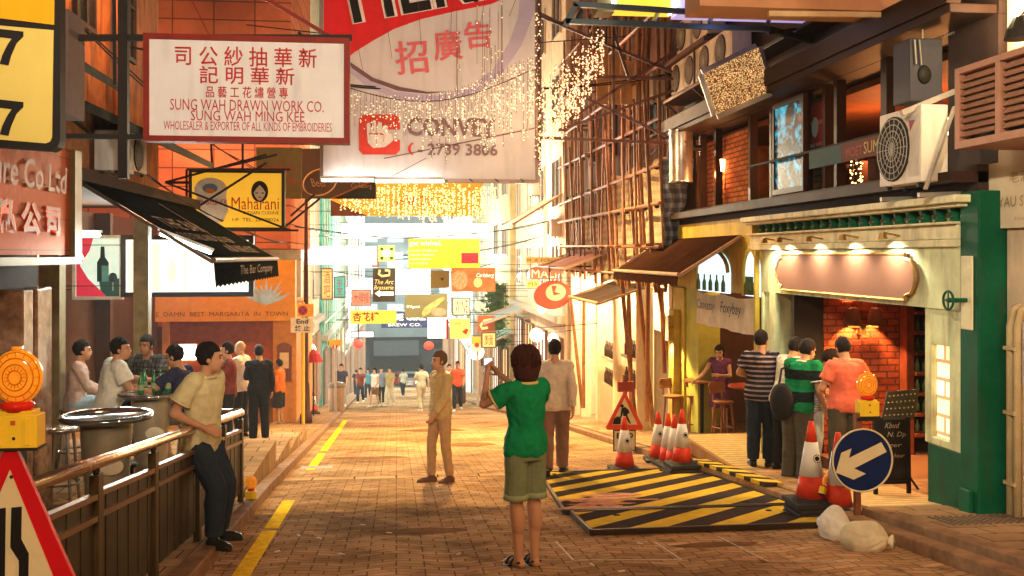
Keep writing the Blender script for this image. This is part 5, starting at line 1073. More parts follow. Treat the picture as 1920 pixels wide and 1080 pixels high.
# ------------------------------------------------------------------ right side awnings
ab = M('brown_canvas', (.032, .012, .007), .9, var=.35, scale=2, bump=.2, spec=0)
def awning(label, y0, y1, xf, xb, zf, zb, val=.17, mat=ab, fm=None):
    t = thing('awning', (xb, (y0 + y1) / 2, zf), label, 'awning'); m = MB(); N, vs = 14, []
    for i in range(N + 1):
        y = y0 + (y1 - y0) * i / N
        for j in range(7): q = j / 6; vs.append((xb + (xf - xb) * q, y, zb + (zf - zb) * q - .05 * sin(pi * q) * (1 if i % 4 else .2)))
    m.add(vs, [(i * 7 + j, i * 7 + j + 1, i * 7 + j + 8, i * 7 + j + 7) for i in range(N) for j in range(6)]); m.build('canvas', mat, t)
    m = MB(); vs = []
    for i in range(29): y = y0 + (y1 - y0) * i / 28; vs += [(xf, y, zf), (xf - .015, y, zf - val + .02 * (i % 2))]
    m.add(vs, [(2 * i, 2 * i + 1, 2 * i + 3, 2 * i + 2) for i in range(28)]); m.build('valance', mat, t)
    m = MB(); m.cyl((xf, y0 - .03, zf), (xf, y1, zf), .03, n=8)
    for y in (y0 - .01, y1): m.bar((xb, y, zb - .02), (xf, y, zf - .02), .045)
    m.build('frame', fm or M('awning_rail', (.42, .25, .15), .5), t); return t
awning('wide brown canvas awning over the mustard corner pub', 14.05, 18.35, 4.06, 5.0, 1.28, 1.86)
awning('small dark awning at the wine shop beyond the brown awning', 19.3, 22.6, 3.95, 5.0, .62, .98, .05, M('dark_canvas', (.05, .03, .025), .8))
awning('reddish sloping awning below the bamboo scaffold', 23.0, 28.2, 3.9, 5.05, 1.25, 1.7, .12, M('red_canvas', (.40, .14, .08), .8))
awning('far grey metal awning over the right pavement', 36, 39.5, 3.2, 4.88, -.9, -.3, .1, M('grey_metal_roof', (.25, .28, .28), .5))
awning('far green and white striped awning under the grey metal awning', 39.7, 43, 3.3, 4.68, -2.1, -1.5, .2, bands('green_stripe', [(0, (.06, .16, .10)), (.5, (.6, .6, .5))], 'y', .5))
awning('pale lit awning high on the right beside the banner', 29, 33, 3.4, 4.88, 2.5, 3.4, .15, M('pale_canvas', (.62, .34, .2), .8))
# climbing plants on the far right wall
t = thing('climbing_plant', (4.6, 44, 0), 'dark green climbing plant on the far right tenement', 'plant'); m = MB(); random.seed(9)
for k in range(900):
    y = random.gauss(44, 1.2); z = random.uniform(-2.4, .3); x = 4.65 - abs(random.gauss(0, .3)); R = Matrix.Rotation(random.random() * 6, 3, 'X') @ Matrix.Rotation(random.random() * 6, 3, 'Z'); s = random.uniform(.08, .17)
    m.add([V((x, y, z)) + R @ V(p) for p in ((-s, 0, 0), (0, -s * .5, 0), (s, 0, 0), (0, s * .5, 0))], [(0, 1, 2, 3)])
m.build('foliage', M('leaf_green', (.05, .10, .03), .6, var=.6, scale=4), t); MB().tube([(4.65, 44, gz(44)), (4.6, 43.8, -2), (4.62, 44.3, .2)], .05).build('stem', wood_dk, t)
# ------------------------------------------------------------------ small things further down the street
for k, (x, y, z, r, lab) in enumerate(((-3.35, 34.6, 1.2, pi, 'outdoor unit on the far left cream shop block, lower of two'), (-3.35, 36.2, 3.4, pi, 'outdoor unit on the far left cream shop block, upper of two'), (4.6, 30.2, 2.1, 0, 'outdoor unit on the bright cream tenement beside the banner, nearest'), (4.6, 34.5, 3.6, 0, 'outdoor unit high on the bright cream tenement right of the gold lights'), (4.6, 37.5, 1.0, 0, 'outdoor unit low on the bright cream tenement above the grey awning'))):
    u = dup(u0, (x, y, z), lab, rz=r); u['group'] = 'outdoor units far down the street'
random.seed(21)
for k, (x0, y0, x1, y1, yy, c, e, lab, tx, side) in enumerate(((604, 505, 622, 560, 37, (.75, .3, .1), .7, 'tall orange projecting sign on the far left with stacked characters', '酒\n吧', -3.1), (628, 520, 646, 556, 46, (.1, .4, .35), .5, 'teal projecting sign before the netted scaffold', '茶\n室', -3.0), (660, 545, 694, 572, 54, (.65, .12, .06), .6, 'red sign above the orange yellow Chinese sign', '大牌檔', -3.0), (850, 560, 880, 590, 48, (.85, .75, .4), .9, 'pale yellow sign above the mustard square sign', 'WINE', 4.7), (905, 625, 928, 650, 34, (.8, .5, .15), .8, 'amber sign under the rusty red square sign', '麵', 4.9), (660, 622, 700, 632, 60, (.85, .9, .9), 1.5, 'narrow pale lit strip sign over the left of the underpass', 'TAXI STAND', -3.0), (812, 552, 842, 566, 56, (.9, .9, .85), 1.5, 'white lit strip sign right of the bottle picture sign', 'SALON', 4.7), (700, 470, 708, 498, 38, (.5, .2, .1), .5, 'slim brown sign left of the lime square sign', '足', -3.1))):
    t = signboard('shop_sign', x0, y0, x1, y1, yy, face('far_sign_%d' % k, c, e, .3), lab, thick=.18, frame=M('sign_frame_brown', (.14, .08, .05), .5), fw=.05, bracket=side)
    cam_text(tx, x0 + 3, y0 + 3, x1 - 3, y1 - 3, yy, M('far_sign_ink_%d' % (k % 2), ((.10, .04, .03), (.45, .05, .03))[k % 2], .5), t, .006)
for k, (a, b, sag, lab) in enumerate((((-3.9, 15, 4.6), (5.2, 17.5, 4.9), .5, 'black cable sagging across the street before the big banner'), ((-3.2, 10.5, 3.9), (-2.9, 27, 3.6), .35, 'black cable running along the left facades above the awning'), ((-3.0, 28, 2.4), (4.9, 30, 2.7), .45, 'black cable crossing under the gold fairy lights'), ((-3.0, 35, 1.6), (4.8, 33, 2.2), .4, 'black cable crossing behind the yellow banner'), ((-3.0, 45, .9), (4.7, 46, 1.3), .5, 'black cable crossing over the far road'), ((-3.9, 12.5, 3.2), (-2.9, 27, 1.9), .3, 'twisted black cable drooping over the left terrace'), ((5.0, 17.6, 3.8), (4.9, 29, 3.3), .4, 'black cable looped along the bamboo scaffold'), ((5.19, 8.3, 4.15), (5.19, 17, 4.12), .12, 'black cable clipped along the upper bar beam'))):
    A_, B_ = V(a), V(b); t = thing('overhead_cable', A_, lab, 'cable'); m = MB()
    for q in range(2): m.tube([A_.lerp(B_, i / 16) + V((.02 * q, .02 * sin(i * 1.3 + q), -sag * 4 * (i / 16) * (1 - i / 16) + .03 * q * sin(i * .8))) for i in range(17)], .011, 5)
    m.build('cable', M('cable_black', (.015, .012, .012), .6), t)
from mathutils import noise as mnoise
# ------------------------------------------------------------------ left railing
steel = M('handrail_steel', (.55, .40, .28), .25, .9, var=.15, scale=4)
olive = M('railing_olive', (.085, .056, .018), .45, .4, var=.35, scale=5, dirt=.3)
xr = -1.58; yr0, yr1 = 3.7, 10.44; pz = lambda y: gz(y) + .12
t = thing('railing', (xr, 7, pz(7)), 'olive metal railing with boarded panels and round steel handrail along the left kerb', 'railing')
posts = [3.75, 5.5, 6.75, 8.2, 9.4, 10.42]
for y in posts: m = MB(); m.box((xr, y, pz(y) + .42), (.05, .09, .84)); m.cyl((xr, y, pz(y) + .84), (xr, y, pz(y) + .88), .02, n=6); m.build('post', olive, t, bev=.004)
m = MB(); m.tube([(xr, y, pz(y) + .9) for y in (yr0, 6, 8, yr1, yr1 + .06)], .034, 10); m.tube([(xr + .01, yr1 + .06, pz(yr1) + .9), (xr - .25, yr1 + .06, pz(yr1) + .9)], .034, 10); m.build('handrail', steel, t, True)
m = MB()
for dz in (.73, .615):
    for a, b in zip(posts, posts[1:]): m.bar((xr, a + .05, pz(a) + dz), (xr, b - .05, pz(b) + dz), .045, .03)
m.build('rail', M('rail_brown', (.20, .11, .055), .4, .5), t)
m = MB()
for a, b in zip(posts, posts[1:]):
    n = int((b - a - .1) / .105)
    for k in range(n):
        y = a + .05 + (b - a - .1) * (k + .5) / n; w = (b - a - .1) / n * .5 - .0015; q = [(xr + (.004 if k % 2 else .0), yy, pz(yy) + h) for yy, h in ((y - w, .08), (y + w, .08), (y + w, .73), (y - w, .73))]
        m.poly(q, (-.02, 0, 0))
m.build('board', M('railing_board', (.05, .035, .012), .5, .3, var=.45, scale=5, dirt=.4), t)
# ------------------------------------------------------------------ narrow road sign and lamp at the lower left
Yt = 3.15
t = thing('warning_sign', (PY(15, 500, Yt).x, Yt, pz(Yt)), 'red edged triangular road narrows sign at the lower left corner', 'sign')
sh = lambda pts, mat, nm, off, par: MB().poly([PY(x, y, Yt) + V((0, -off, 0)) for x, y in pts], (0, .004 if off else .02, 0)).build(nm, mat, par)
rim = sh([(8, 843), (14, 838), (24, 837), (31, 843), (168, 1150), (160, 1162), (-130, 1162), (-138, 1150)], M('sign_red', (.50, .008, .012), .35, var=.08), 'panel', 0, t)
sh([(19, 881), (112, 1110), (110, 1120), (-78, 1120), (-78, 1110)], M('sign_cream', (.62, .52, .30), .4, var=.08), 'face', .004, rim)
sh([(23, 951), (42, 949), (41, 1010), (55, 1037), (54, 1110), (37, 1110), (37, 1050), (21, 1025)], M('black_ink', (.012, .011, .01), .5), 'symbol', .008, rim); sh([(-12, 955), (12, 951), (10, 1110), (-12, 1110)], M('black_ink', (.012, .011, .01), .5), 'symbol', .008, rim)
MB().ell(PY(23, 893, Yt) + V((0, -.008, 0)), .005).build('bolt', iron, rim)
m = MB(); m.bar((PY(15, 0, Yt).x, Yt + .06, pz(Yt)), (PY(15, 0, Yt).x, Yt + .06, PY(15, 840, Yt).z), .05); m.bar((PY(-60, 0, Yt).x, Yt + .06, pz(Yt) + .02), (PY(100, 0, Yt).x, Yt + .06, pz(Yt) + .02), .05); m.build('post', iron, t)
ypl = M('lamp_yellow', (.78, .52, .03), .35, var=.1); amb = M('amber_lens', (.72, .24, .01), .12, var=.25, scale=30, emit=(1, .34, .02), es=.28, spec=.8)
def warning_lamp(label, c, w, name='warning_lamp'):
    """c: bottom centre, w: body width"""
    t = thing(name, (0, 0, 0), label, 'lamp', 'amber roadworks lamps'); s = w
    m = MB(); m.box((0, 0, .40 * s), (s, .55 * s, .72 * s)); m.box((0, 0, .80 * s), (.8 * s, .5 * s, .1 * s)); m.box((-.3 * s, -.285 * s, .4 * s), (.12 * s, .03 * s, .6 * s)); m.box((.3 * s, -.285 * s, .4 * s), (.12 * s, .03 * s, .6 * s)); m.build('battery_box', ypl, t, bev=.05 * s)
    MB().box((0, 0, .02 * s), (1.04 * s, .6 * s, .06 * s)).build('base', blk, t)
    MB().lathe([(.28 * s, .82 * s), (.34 * s, .90 * s), (.36 * s, .97 * s), (.3 * s, 1.03 * s)], (0, 0, 0), 18).build('collar', M('red_collar', (.6, .02, .01), .3), t, True)
    m = MB()
    Q = Matrix.Rotation(radians(90), 3, 'X')
    m.lathe([(.05 * s, -.17 * s), (.3 * s, -.16 * s), (.48 * s, -.09 * s), (.54 * s, -.03 * s), (.54 * s, .03 * s), (.48 * s, .09 * s), (.3 * s, .16 * s), (.05 * s, .17 * s)], (0, 0, 0), 28)
    m.v = [Q @ p * 1.0 + V((0, 0, 1.58 * s)) for p in m.v]; m.v = [V((p.x, p.y, 1.58 * s + (p.z - 1.58 * s) * 1.12)) for p in m.v]
    for k in range(3): pass
    m.box((0, 0, 2.2 * s), (.2 * s, .14 * s, .1 * s)); m.build('lens', amb, t, True)
    m = MB()
    for rq, yq in ((.14, -.176), (.26, -.17), (.38, -.14), (.49, -.085)): m.tube([(rq * s * cos(a), yq * s, 1.58 * s + rq * 1.12 * s * sin(a)) for a in [2 * pi * k / 24 for k in range(24)]], .013 * s, 4, closed=True)
    for k in range(16): a = 2 * pi * k / 16; m.bar((.14 * s * cos(a), -.176 * s, 1.58 * s + .157 * s * sin(a)), (.5 * s * cos(a), -.09 * s, 1.58 * s + .56 * s * sin(a)), .014 * s)
    m.build('lens_rib', M('amber_rib', (.55, .15, .005), .2, var=0), t)
    MB().ell((.02 * s, -.285 * s, .26 * s), .035 * s).build('switch', iron, t); MB().box((0, -.28 * s, .6 * s), (.1 * s, .01 * s, .1 * s)).build('mark', M('red_mark', (.5, .1, .02), .5), t)
    t.location = c; return t
wl0 = warning_lamp('big amber lens lamp with yellow box on top of the triangular sign at left', PY(33, 840, Yt + .03), .137)
q = gp(471, 936, .12); dup(wl0, q, 'small amber lamp on a yellow box by the left kerb behind the railing end', scale=.8)
# ------------------------------------------------------------------ terrace tables, stools, bottles
chrome = M('brushed_steel', (.55, .53, .50), .22, .95, var=.12, scale=5)
def barrel_table(label, x, y, z, h, r):
    t = thing('round_table', (0, 0, 0), label, 'table', 'round steel tables of the left terrace')
    MB().lathe([(r * .96, h - .03), (r, h - .035), (r + .012, h - .01), (r, h + .012), (r - .03, h + .008), (r - .04, h - .004)], n=32).build('tabletop', M('table_mirror', (.42, .46, .48), .12, .9, var=.15), t, True)
    MB().lathe([(.17, 0), (.19, .05), (.185, .1), (.16, .14), (.165, .4), (.18, .62), (.2, h - .08), (.2, h - .035)], n=24).build('pedestal', M('barrel_cream', (.42, .38, .26), .35, .5, var=.2), t, True)
    m = MB().ell((0, 0, 0), (.1, .012, .07), 20, 8); m.v = [p + V((.08, -.18, h * .62)) for p in m.v]; m.build('badge', M('badge_cream', (.62, .58, .42), .4), t, True)
    t.location = (x, y, z); return t
q = PY(200, 778, 8.35); barrel_table('nearer round steel bar table standing empty behind the railing', q.x, q.y, pz(8.35), q.z - pz(8.35), .35)
q2 = PY(283, 736, 11.0); zs = gz(10.7) + .12; barrel_table('farther round steel bar table crowded with green bottles', q2.x, 11.0, zs, q2.z - zs, .33)
gb = M('green_bottle_glass', (.01, .16, .04), .08, var=.1, spec=.8)
for px, dy, lab in ((264, -.1, 'green beer bottle nearest the front edge on the farther steel table, leftmost'), (289, .05, 'green beer bottle second from left on the farther steel table'), (301, .12, 'green beer bottle third from left on the farther steel table, tallest in view'), (315, .02, 'green beer bottle at the right edge of the farther steel table'), (271, .2, 'green beer bottle half hidden behind the leftmost bottle')):
    p = PY(px, 720, 11 + dy); t = thing('beer_bottle', (p.x, 11 + dy, q2.z), lab, 'bottle', 'beer bottles on the steel table')
    MB().lathe([(.031, 0), (.032, .01), (.032, .13), (.014, .18), (.012, .225), (.014, .23)], (p.x, 11 + dy, q2.z), 12).build('glass', gb, t, True); MB().lathe([(.0325, .04), (.0325, .10)], (p.x, 11 + dy, q2.z), 12).build('paper_label', M('bottle_paper', (.3, .35, .2), .6), t)
def stool(label, x, y, z, h=.76, mat=chrome, seat=None, back=False, rz=0., group='metal stools of the left terrace', r=.17):
    t = thing('bar_stool', (0, 0, 0), label, 'stool', group)
    MB().lathe([(r * .9, h - .05), (r, h - .03), (r, h - .01), (r * .9, h)], n=20).build('seat', seat or mat, t, True)
    for k in range(4):
        a = pi / 4 + pi / 2 * k; MB().cyl((r * .75 * cos(a), r * .75 * sin(a), h - .04), (r * 1.15 * cos(a), r * 1.15 * sin(a), 0), .018, .016, 8).build('leg', mat, t)
    m = MB()
    if back:
        for k in range(4): a, b = pi / 4 + pi / 2 * k, pi / 4 + pi / 2 * (k + 1); m.cyl((r * 1.04 * cos(a), r * 1.04 * sin(a), .24), (r * 1.04 * cos(b), r * 1.04 * sin(b), .24), .013, n=6)
    else: m.tube([(r * 1.08 * cos(2 * pi * k / 20), r * 1.08 * sin(2 * pi * k / 20), .25) for k in range(20)], .012, 6, closed=True)
    m.build('footrest', mat, t)
    if back:
        m = MB(); 
        for sx in (-.09, .09): m.bar((sx, r * .85, h - .03), (sx, r * .95, h + .1), .025)
        m.poly([(-.15, r * .92, h + .1), (.15, r * .92, h + .1), (.15, r * .97, h + .16), (.17, r * .98, h + .2), (.14, r, h + .27), (-.14, r, h + .27), (-.17, r * .98, h + .2), (-.15, r * .97, h + .16)], (0, .022, 0)); m.build('backrest', seat or mat, t)
    t.location = (x, y, z); t.rotation_euler = (0, 0, rz); return t
stool('metal bar stool at far left between stone column and nearer table', X_at(114, 10.3), 10.3, pz(10.3), .8)
stool('metal bar stool under the seated man in white', X_at(207, 11.35), 11.35, zs, .74)
stool('low dark metal stool partly hidden behind the railing boards', X_at(222, 9.6), 9.6, pz(9.6), .5, blk)
stool('metal bar stool under the man in the checkered shirt', X_at(288, 12.6), 12.6, zs, .74)
stool('metal bar stool under the man reaching over the table', X_at(358, 11.2), 11.2, zs, .74)
stool('metal bar stool under the seated person behind the olive post', X_at(140, 12.2), 12.2, zs, .74)
wood = M('stool_wood', (.26, .10, .035), .35, var=.3, scale=6, coat=.3)
zf2 = -1.46
g_ = 'wooden stools of the corner pub'
stool('wooden back stool nearest the mustard corner pillar', X_at(1262, 17.0), 17.0, gz(17) + .12, .82, wood, wood, True, .5, g_)
stool('wooden back stool beside the mustard pillar under the left round table', X_at(1305, 16.6), 16.6, zf2 - .1, .74, wood, wood, True, -.2, g_); stool('wooden back stool right of centre in front of the red topped table', X_at(1356, 15.6), 15.6, zf2, .68, wood, wood, True, .3, g_)
def pub_table(label, px, py, y, z, r, mat):
    q = PY(px, py, y); t = thing('round_table', (q.x, y, z), label, 'table', 'round tables of the corner pub')
    MB().lathe([(r, q.z - z - .03), (r + .008, q.z - z - .015), (r, q.z - z)], (q.x, y, z), 24).build('tabletop', mat, t); m = MB(); m.lathe([(.2, 0), (.19, .03), (.03, .05), (.03, q.z - z - .03)], (q.x, y, z), 14); m.build('pedestal', blk, t)
pub_table('dark wooden round table left of the woman in purple', 1316, 712, 16.2, zf2, .31, wood); pub_table('reddish round table right of the woman in purple', 1402, 722, 15.0, zf2, .3, M('red_table', (.45, .08, .03), .3))
# deck
dk = bands('deck_plank', [(0, (.56, .39, .18)), (.9, (.05, .03, .015))], 'y', .14, .6)
t = thing('wooden_deck', (4.7, 12.5, -1.25), 'wooden plank deck laid level on the pavement before the bars', 'deck')
MB().bb(4.28, 5.35, 10.6, 14.6, -1.2, -1.14).build('planks', dk, t); m = MB(); m.bb(4.22, 4.279, 10.9, 14.6, -1.3, -1.13); m.bb(4.28, 5.3, 14.601, 14.65, -1.7, -1.14)
for y in (12.0, 13.2, 14.4): m.bb(4.3, 4.4, y, y + .1, gz(y) - .05, -1.2)
m.build('edge_beam', M('deck_beam', (.26, .13, .05), .65, var=.3), t)
t = thing('wooden_deck', (4.7, 10, -1.0), 'short wooden ramp deck beside the green bar pillar', 'deck')
m = MB(); m.add([(4.3, 8.7, -.80), (5.2, 8.7, -.80), (5.35, 10.59, -1.02), (4.3, 10.59, -1.02), (4.3, 8.7, -.75), (5.2, 8.7, -.75), (5.35, 10.59, -.98), (4.3, 10.59, -.98)], [(0, 1, 2, 3), (4, 5, 6, 7), (0, 1, 5, 4), (1, 2, 6, 5), (2, 3, 7, 6), (3, 0, 4, 7)]); m.build('planks', dk, t)
t = thing('kerb_ramp', (4.15, 12, gz(12)), 'yellow and black striped kerb ramp board in front of the deck', 'ramp')
strip_ = MB(); strip(strip_, lambda y: 4.0, lambda y: 4.21, [10.5, 12, 13.2], .15, .045); strip_.build('board', bands('ramp_stripe', [(0, (.6, .4, .05)), (.55, (.05, .035, .03))], 'y', .5, .7, 1.0), t)
# ------------------------------------------------------------------ traffic cones
cr_, cw, cb = M('cone_red', (.62, .05, .02), .4, var=.15), M('cone_white', (.66, .62, .54), .4, var=.12, dirt=.3), M('cone_base', (.035, .03, .028), .7, var=.3)
def cone(label, loc, s=1., nb=1):
    t = thing('traffic_cone', (0, 0, 0), label, 'traffic cone', 'red and white traffic cones')
    R = lambda z: .135 - .112 * (z - .08) / .67
    b = MB()
    for k in range(nb): b.box((.01 * k, .012 * k, .03 - .055 * 0 + .05 * k * 0), (.40, .40, .05), 0, k * .2)
    b.lathe([(.19, .05), (.15, .08)], n=18); b.build('base', cb, t, bev=.01)
    for z0, z1, mt, nm in ((.08, .27, cr_, 'lower_band'), (.27, .57, cw, 'reflective_sleeve'), (.57, .75, cr_, 'tip')): MB().lathe([(R(z0) + (.003 if mt == cw else 0), z0), (R(z1) + (.003 if mt == cw else 0), z1)], n=24).build(nm, mt, t, True)
    m = MB(); 
    for k in range(12):
        a = 2 * pi * k / 12; zc = .43; r = .033; m.box((.02 + r * cos(a), -R(zc + r * sin(a)) - .004, zc + r * sin(a)), (.009, .004, .009))
    m.v = [p for p in m.v]; m.lathe([(.022, 0), (.02, .005)], (0, 0, 0), 12); n0 = len(m.v) - 24; m.v = m.v[:n0] + [V((p.x + .02, -R(.43) - p.z - .001, .43 + p.y)) for p in m.v[n0:]]; m.build('emblem', M('black_ink', (.012, .011, .01), .5), t)
    t.location = loc; t.scale = (s,) * 3; return t
q = gp(1171, 884); c0 = cone('single traffic cone standing before the roadworks triangle sign', q, 1.0)
for px, y, lab, lift in ((1234, 14.6, 'leftmost cone of the cluster by the deck edge', .0), (1253, 14.0, 'second cone from the left of the cluster by the deck edge', .0), (1265, 13.5, 'third cone from the left, half hidden in the cluster by the deck edge', .0), (1279, 12.75, 'rightmost cone on stacked black bases in the cluster by the deck edge', .1)):
    dup(c0, (X_at(px, y), y, gz(y) + lift), lab, random.uniform(-.2, .3))
bs = thing('cone_base', (X_at(1279, 12.75), 12.75, gz(12.75)), 'stacked black rubber bases under the rightmost cone of the cluster', 'rubber base'); m = MB(); p = V((X_at(1279, 12.75), 12.75, gz(12.75)))
m.box(p + V((0, 0, .025)), (.44, .42, .045), 0, .3); m.box(p + V((.01, .0, .075)), (.42, .42, .045), 0, -.1); m.build('base', cb, bs, bev=.01)
p = V((X_at(1521, 9.05), 9.05, gz(9.05))); dup(c0, p + V((0, 0, .12)), 'tall cone on a stack of black bases left of the blue arrow sign', 0, 1.06)
bs = thing('cone_base', p, 'stack of black rubber bases under the cone left of the blue arrow sign', 'rubber base'); m = MB()
for k in range(3): m.box(p + V((.005 * k, .0, .022 + .041 * k)), (.42 - .02 * k, .40, .038), 0, .06 * (k - 1))
m.build('base', cb, bs, bev=.01)
dup(c0, (X_at(1571, 8.95), 8.95, gz(8.95) + .06), 'cone hidden behind the blue arrow sign and the sandbags', .2)
q = gp(588, 776, .12); dup(c0, q, 'small distant cone at the foot of the black lamp post on the left', .1)
w2 = dup(wl0, PY(1541, 927, 8.78), 'small amber lamp leaning against the cone beside the blue arrow sign', scale=.62); w2.rotation_euler = (.1, .35, .9)
# ------------------------------------------------------------------ round blue arrow sign with sandbags
Ya = 8.5; c = PY(1617, 863, Ya); r = .288
t = thing('arrow_sign', (c.x, Ya, gz(Ya)), 'round blue keep left sign with cream arrow on a brown post', 'sign')
m = MB(); m.poly([c + V((r * cos(a), 0, r * sin(a))) for a in [2 * pi * k / 48 for k in range(48)]], (0, .012, 0)); pn = m.build('panel', M('sign_navy', (.008, .018, .075), .22, var=.15), t)
MB().tube([c + V(((r - .008) * cos(a), -.004, (r - .008) * sin(a))) for a in [2 * pi * k / 48 for k in range(48)]], .0085, 6, closed=True).build('rim', M('sign_cream', (.62, .52, .30), .4, var=.08), pn)
MB().poly([PY(x, y, Ya) + V((0, -.006, 0)) for x, y in ((1567, 886), (1577, 849), (1596, 841), (1591, 859), (1652, 829), (1662, 847), (1601, 878), (1623, 888), (1600, 899))], (0, .004, 0)).build('arrow', M('sign_cream', (.62, .52, .30), .4, var=.08), pn)
m = MB()
for px, py in ((1578, 815), (1659, 827), (1570, 896), (1651, 908)): m.ell(PY(px, py, Ya) + V((0, -.006, 0)), .006, 8, 4)
m.build('bolt', chrome, pn)
m = MB(); zg_ = gz(Ya); m.bar((c.x - .03, Ya + .04, zg_), (c.x - .03, Ya + .04, c.z + .42), .05, .05); m.bar((c.x - .3, Ya + .04, zg_ + .03), (c.x + .25, Ya + .04, zg_ + .03), .05); m.bar((c.x - .03, Ya - .25, zg_ + .025), (c.x - .03, Ya + .35, zg_ + .025), .05); m.build('post', M('post_brown', (.20, .07, .035), .6, var=.3), t)
q = PY(1626, 781, 8.56); w3 = dup(wl0, q, 'tall amber lamp on a yellow box above the round blue arrow sign', scale=1.33); 
MB().bb(q.x - .12, q.x + .12, 8.5, 8.62, q.z - .03, q.z - .003).build('lamp_bracket', blk, t)
sack = M('sandbag_canvas', (.56, .48, .31), .85, var=.25, scale=5, bump=.5)
def sandbag(label, loc, sx, sy, sz, rz, seed, mat):
    t = thing('sandbag', loc, label, 'sandbag', 'sandbags at the sign foot'); random.seed(seed); me = MB().ell((0, 0, 0), 1, 72, 40)
    o = []
    for p in me.v:
        a = math.atan2(p.y, p.x); hx = math.atan2(p.z, p.y); f = 1 + (.07 * abs(sin(hx * 6 + 1.5 * p.x + seed + .8 * mnoise.noise(p * 3))) - .04) * (.15 + .85 * max(0, p.x)) + .012 * sin(hx * 19 + 5 * sin(p.x * 3 + seed)) + .06 * mnoise.noise(V((p.x * 2.2, p.y * 2.2, p.z * 2.2 + seed))) + .018 * mnoise.noise(p * 8) - .10 * max(0, .30 - abs(mnoise.noise(V((p.x * 2.6, p.y * 2.6, p.z * 2.6 + seed * 3))))) * 1.3 + .03
        z = p.z; z = max(z, -.55); sq = 1 + .12 * (1 - abs(z)); x_, y_ = p.x * f * sq, p.y * f * sq
        o.append(V(loc) + Matrix.Rotation(rz, 3, 'Z') @ V((x_ * sx, y_ * sy, (z + .55) * sz * (1 + .05 * sin(x_ * 4 + seed)))))
    me.v = o; b = me.build('sack', mat, t, True)
    m = MB(); R = Matrix.Rotation(rz, 3, 'Z'); e = V(loc) + R @ V((sx * 1.0, -sy * .2, sz * .5)); d = R @ V((.06, -.03, .01)); m.cyl(e - d * .6, e, .05, .025, 12); m.cyl(e, e + d * .8, .022, .055, 12); m.build('tied_neck', mat, t, True)
    m = MB(); m.tube([e + frame_of(d)[0] * .027 * cos(a) + frame_of(d)[1] * .027 * sin(a) for a in [2 * pi * k / 12 for k in range(12)]], .006, 5, closed=True); m.build('cord', M('red_cord', (.45, .05, .03), .7), t)
q = gp(1564, 1010); sandbag('upright pale grey sandbag left of the brown sign post', (q.x, q.y + .0, q.z + .01), .118, .11, .17, 2.0, 2, M('sandbag_grey', (.68, .65, .55), .85, var=.25, scale=5, bump=.5)); q = gp(1622, 1031); sandbag('fat tan sandbag lying in front of the brown sign post', (q.x, q.y + .02, q.z),   .165, .13, .15, -.25, 5, sack)
# ------------------------------------------------------------------ roadworks triangle
Yw = 16.4; zc = gz(Yw) + .1
t = thing('warning_sign', (X_at(1171, Yw), Yw, zc), 'red bordered roadworks triangle with a digging man above an END plate', 'sign')
sh = lambda pts, mat, nm, off, par: MB().poly([PY(x, y, Yw) + V((0, -off, 0)) for x, y in pts], (0, .006 if off else .02, 0)).build(nm, mat, par)
pn = sh([(1171, 732), (1206, 801), (1204, 806), (1138, 806), (1136, 801)], M('sign_red2', (.60, .07, .03), .4), 'panel', 0, t); sh([(1171, 746), (1195, 796), (1147, 796)], M('sign_cream', (.62, .52, .30), .4, var=.08), 'face', .008, pn)
ink_ = M('black_ink', (.012, .011, .01), .5); sh(disc(1166, 761, 3.2, 3.2, 12), ink_, 'symbol', .016, pn); sh([(1165, 765), (1172, 763), (1178, 768), (1180, 774), (1176, 776), (1176, 779), (1183, 794), (1180, 794), (1172, 782), (1168, 784), (1168, 772), (1165, 782), (1152, 794), (1150, 793), (1163, 780)], ink_, 'symbol', .014, pn); sh([(1148, 795), (1152, 784), (1158, 780), (1164, 785), (1163, 795)], ink_, 'symbol', .018, pn)
p2 = sh(rect(1150, 806, 1192, 846), ink_, 'lower_plate', 0, t); sh(rect(1152, 808, 1190, 844), M('sign_cream', (.62, .52, .30), .4, var=.08), 'face', .008, p2); cam_text('END', 1156, 811, 1187, 822, Yw, ink_, p2, .016, thick=.03); cam_text('完', 1163, 826, 1180, 841, Yw, ink_, p2, .016, thick=.03)
m = MB(); x = X_at(1173, Yw); m.bar((x, Yw + .06, zc - .05), (x, Yw + .06, PY(1173, 704, Yw).z), .06); m.build('post', M('post_brown', (.20, .07, .035), .6, var=.3), t); a, b = PY(1159, 735, Yw + .02), PY(1188, 716, Yw + .02); MB().bb(a.x, b.x, Yw + .025, Yw + .1, a.z, b.z).build('block', M('block_red', (.30, .05, .03), .6), t)
# ------------------------------------------------------------------ chalk board and perforated board before the green bar
t = thing('chalkboard', (X_at(1672, 9.55), 9.55, -.85), 'black easel chalkboard with sketchy white writing on the ramp deck', 'chalkboard')
a, b = PY(1642, 905, 9.55), PY(1704, 786, 9.55); MB().bb(a.x, b.x, 9.55, 9.58, a.z, b.z).build('board', M('chalk_black', (.018, .016, .015), .7), t); m = MB()
for x in (a.x, b.x): m.bar((x, 9.55, -.86), (x, 9.57, b.z + .02), .035)
m.bar((a.x, 9.9, -.93), ((a.x + b.x) / 2, 9.58, b.z - .2), .03); m.bar((a.x, 9.56, a.z), (b.x, 9.56, a.z), .035); m.build('easel_leg', blk, t)
ch = M('chalk', (.38, .33, .26), .9)
for s_, r_ in (('Kbud', (1660, 792, 1685, 803)), ('N. Dp', (1664, 809, 1698, 822)), ('lager', (1655, 830, 1690, 841)), ('happy hour', (1650, 850, 1695, 861))): cam_text(s_, *r_, 9.55, ch, t, slant=.3)
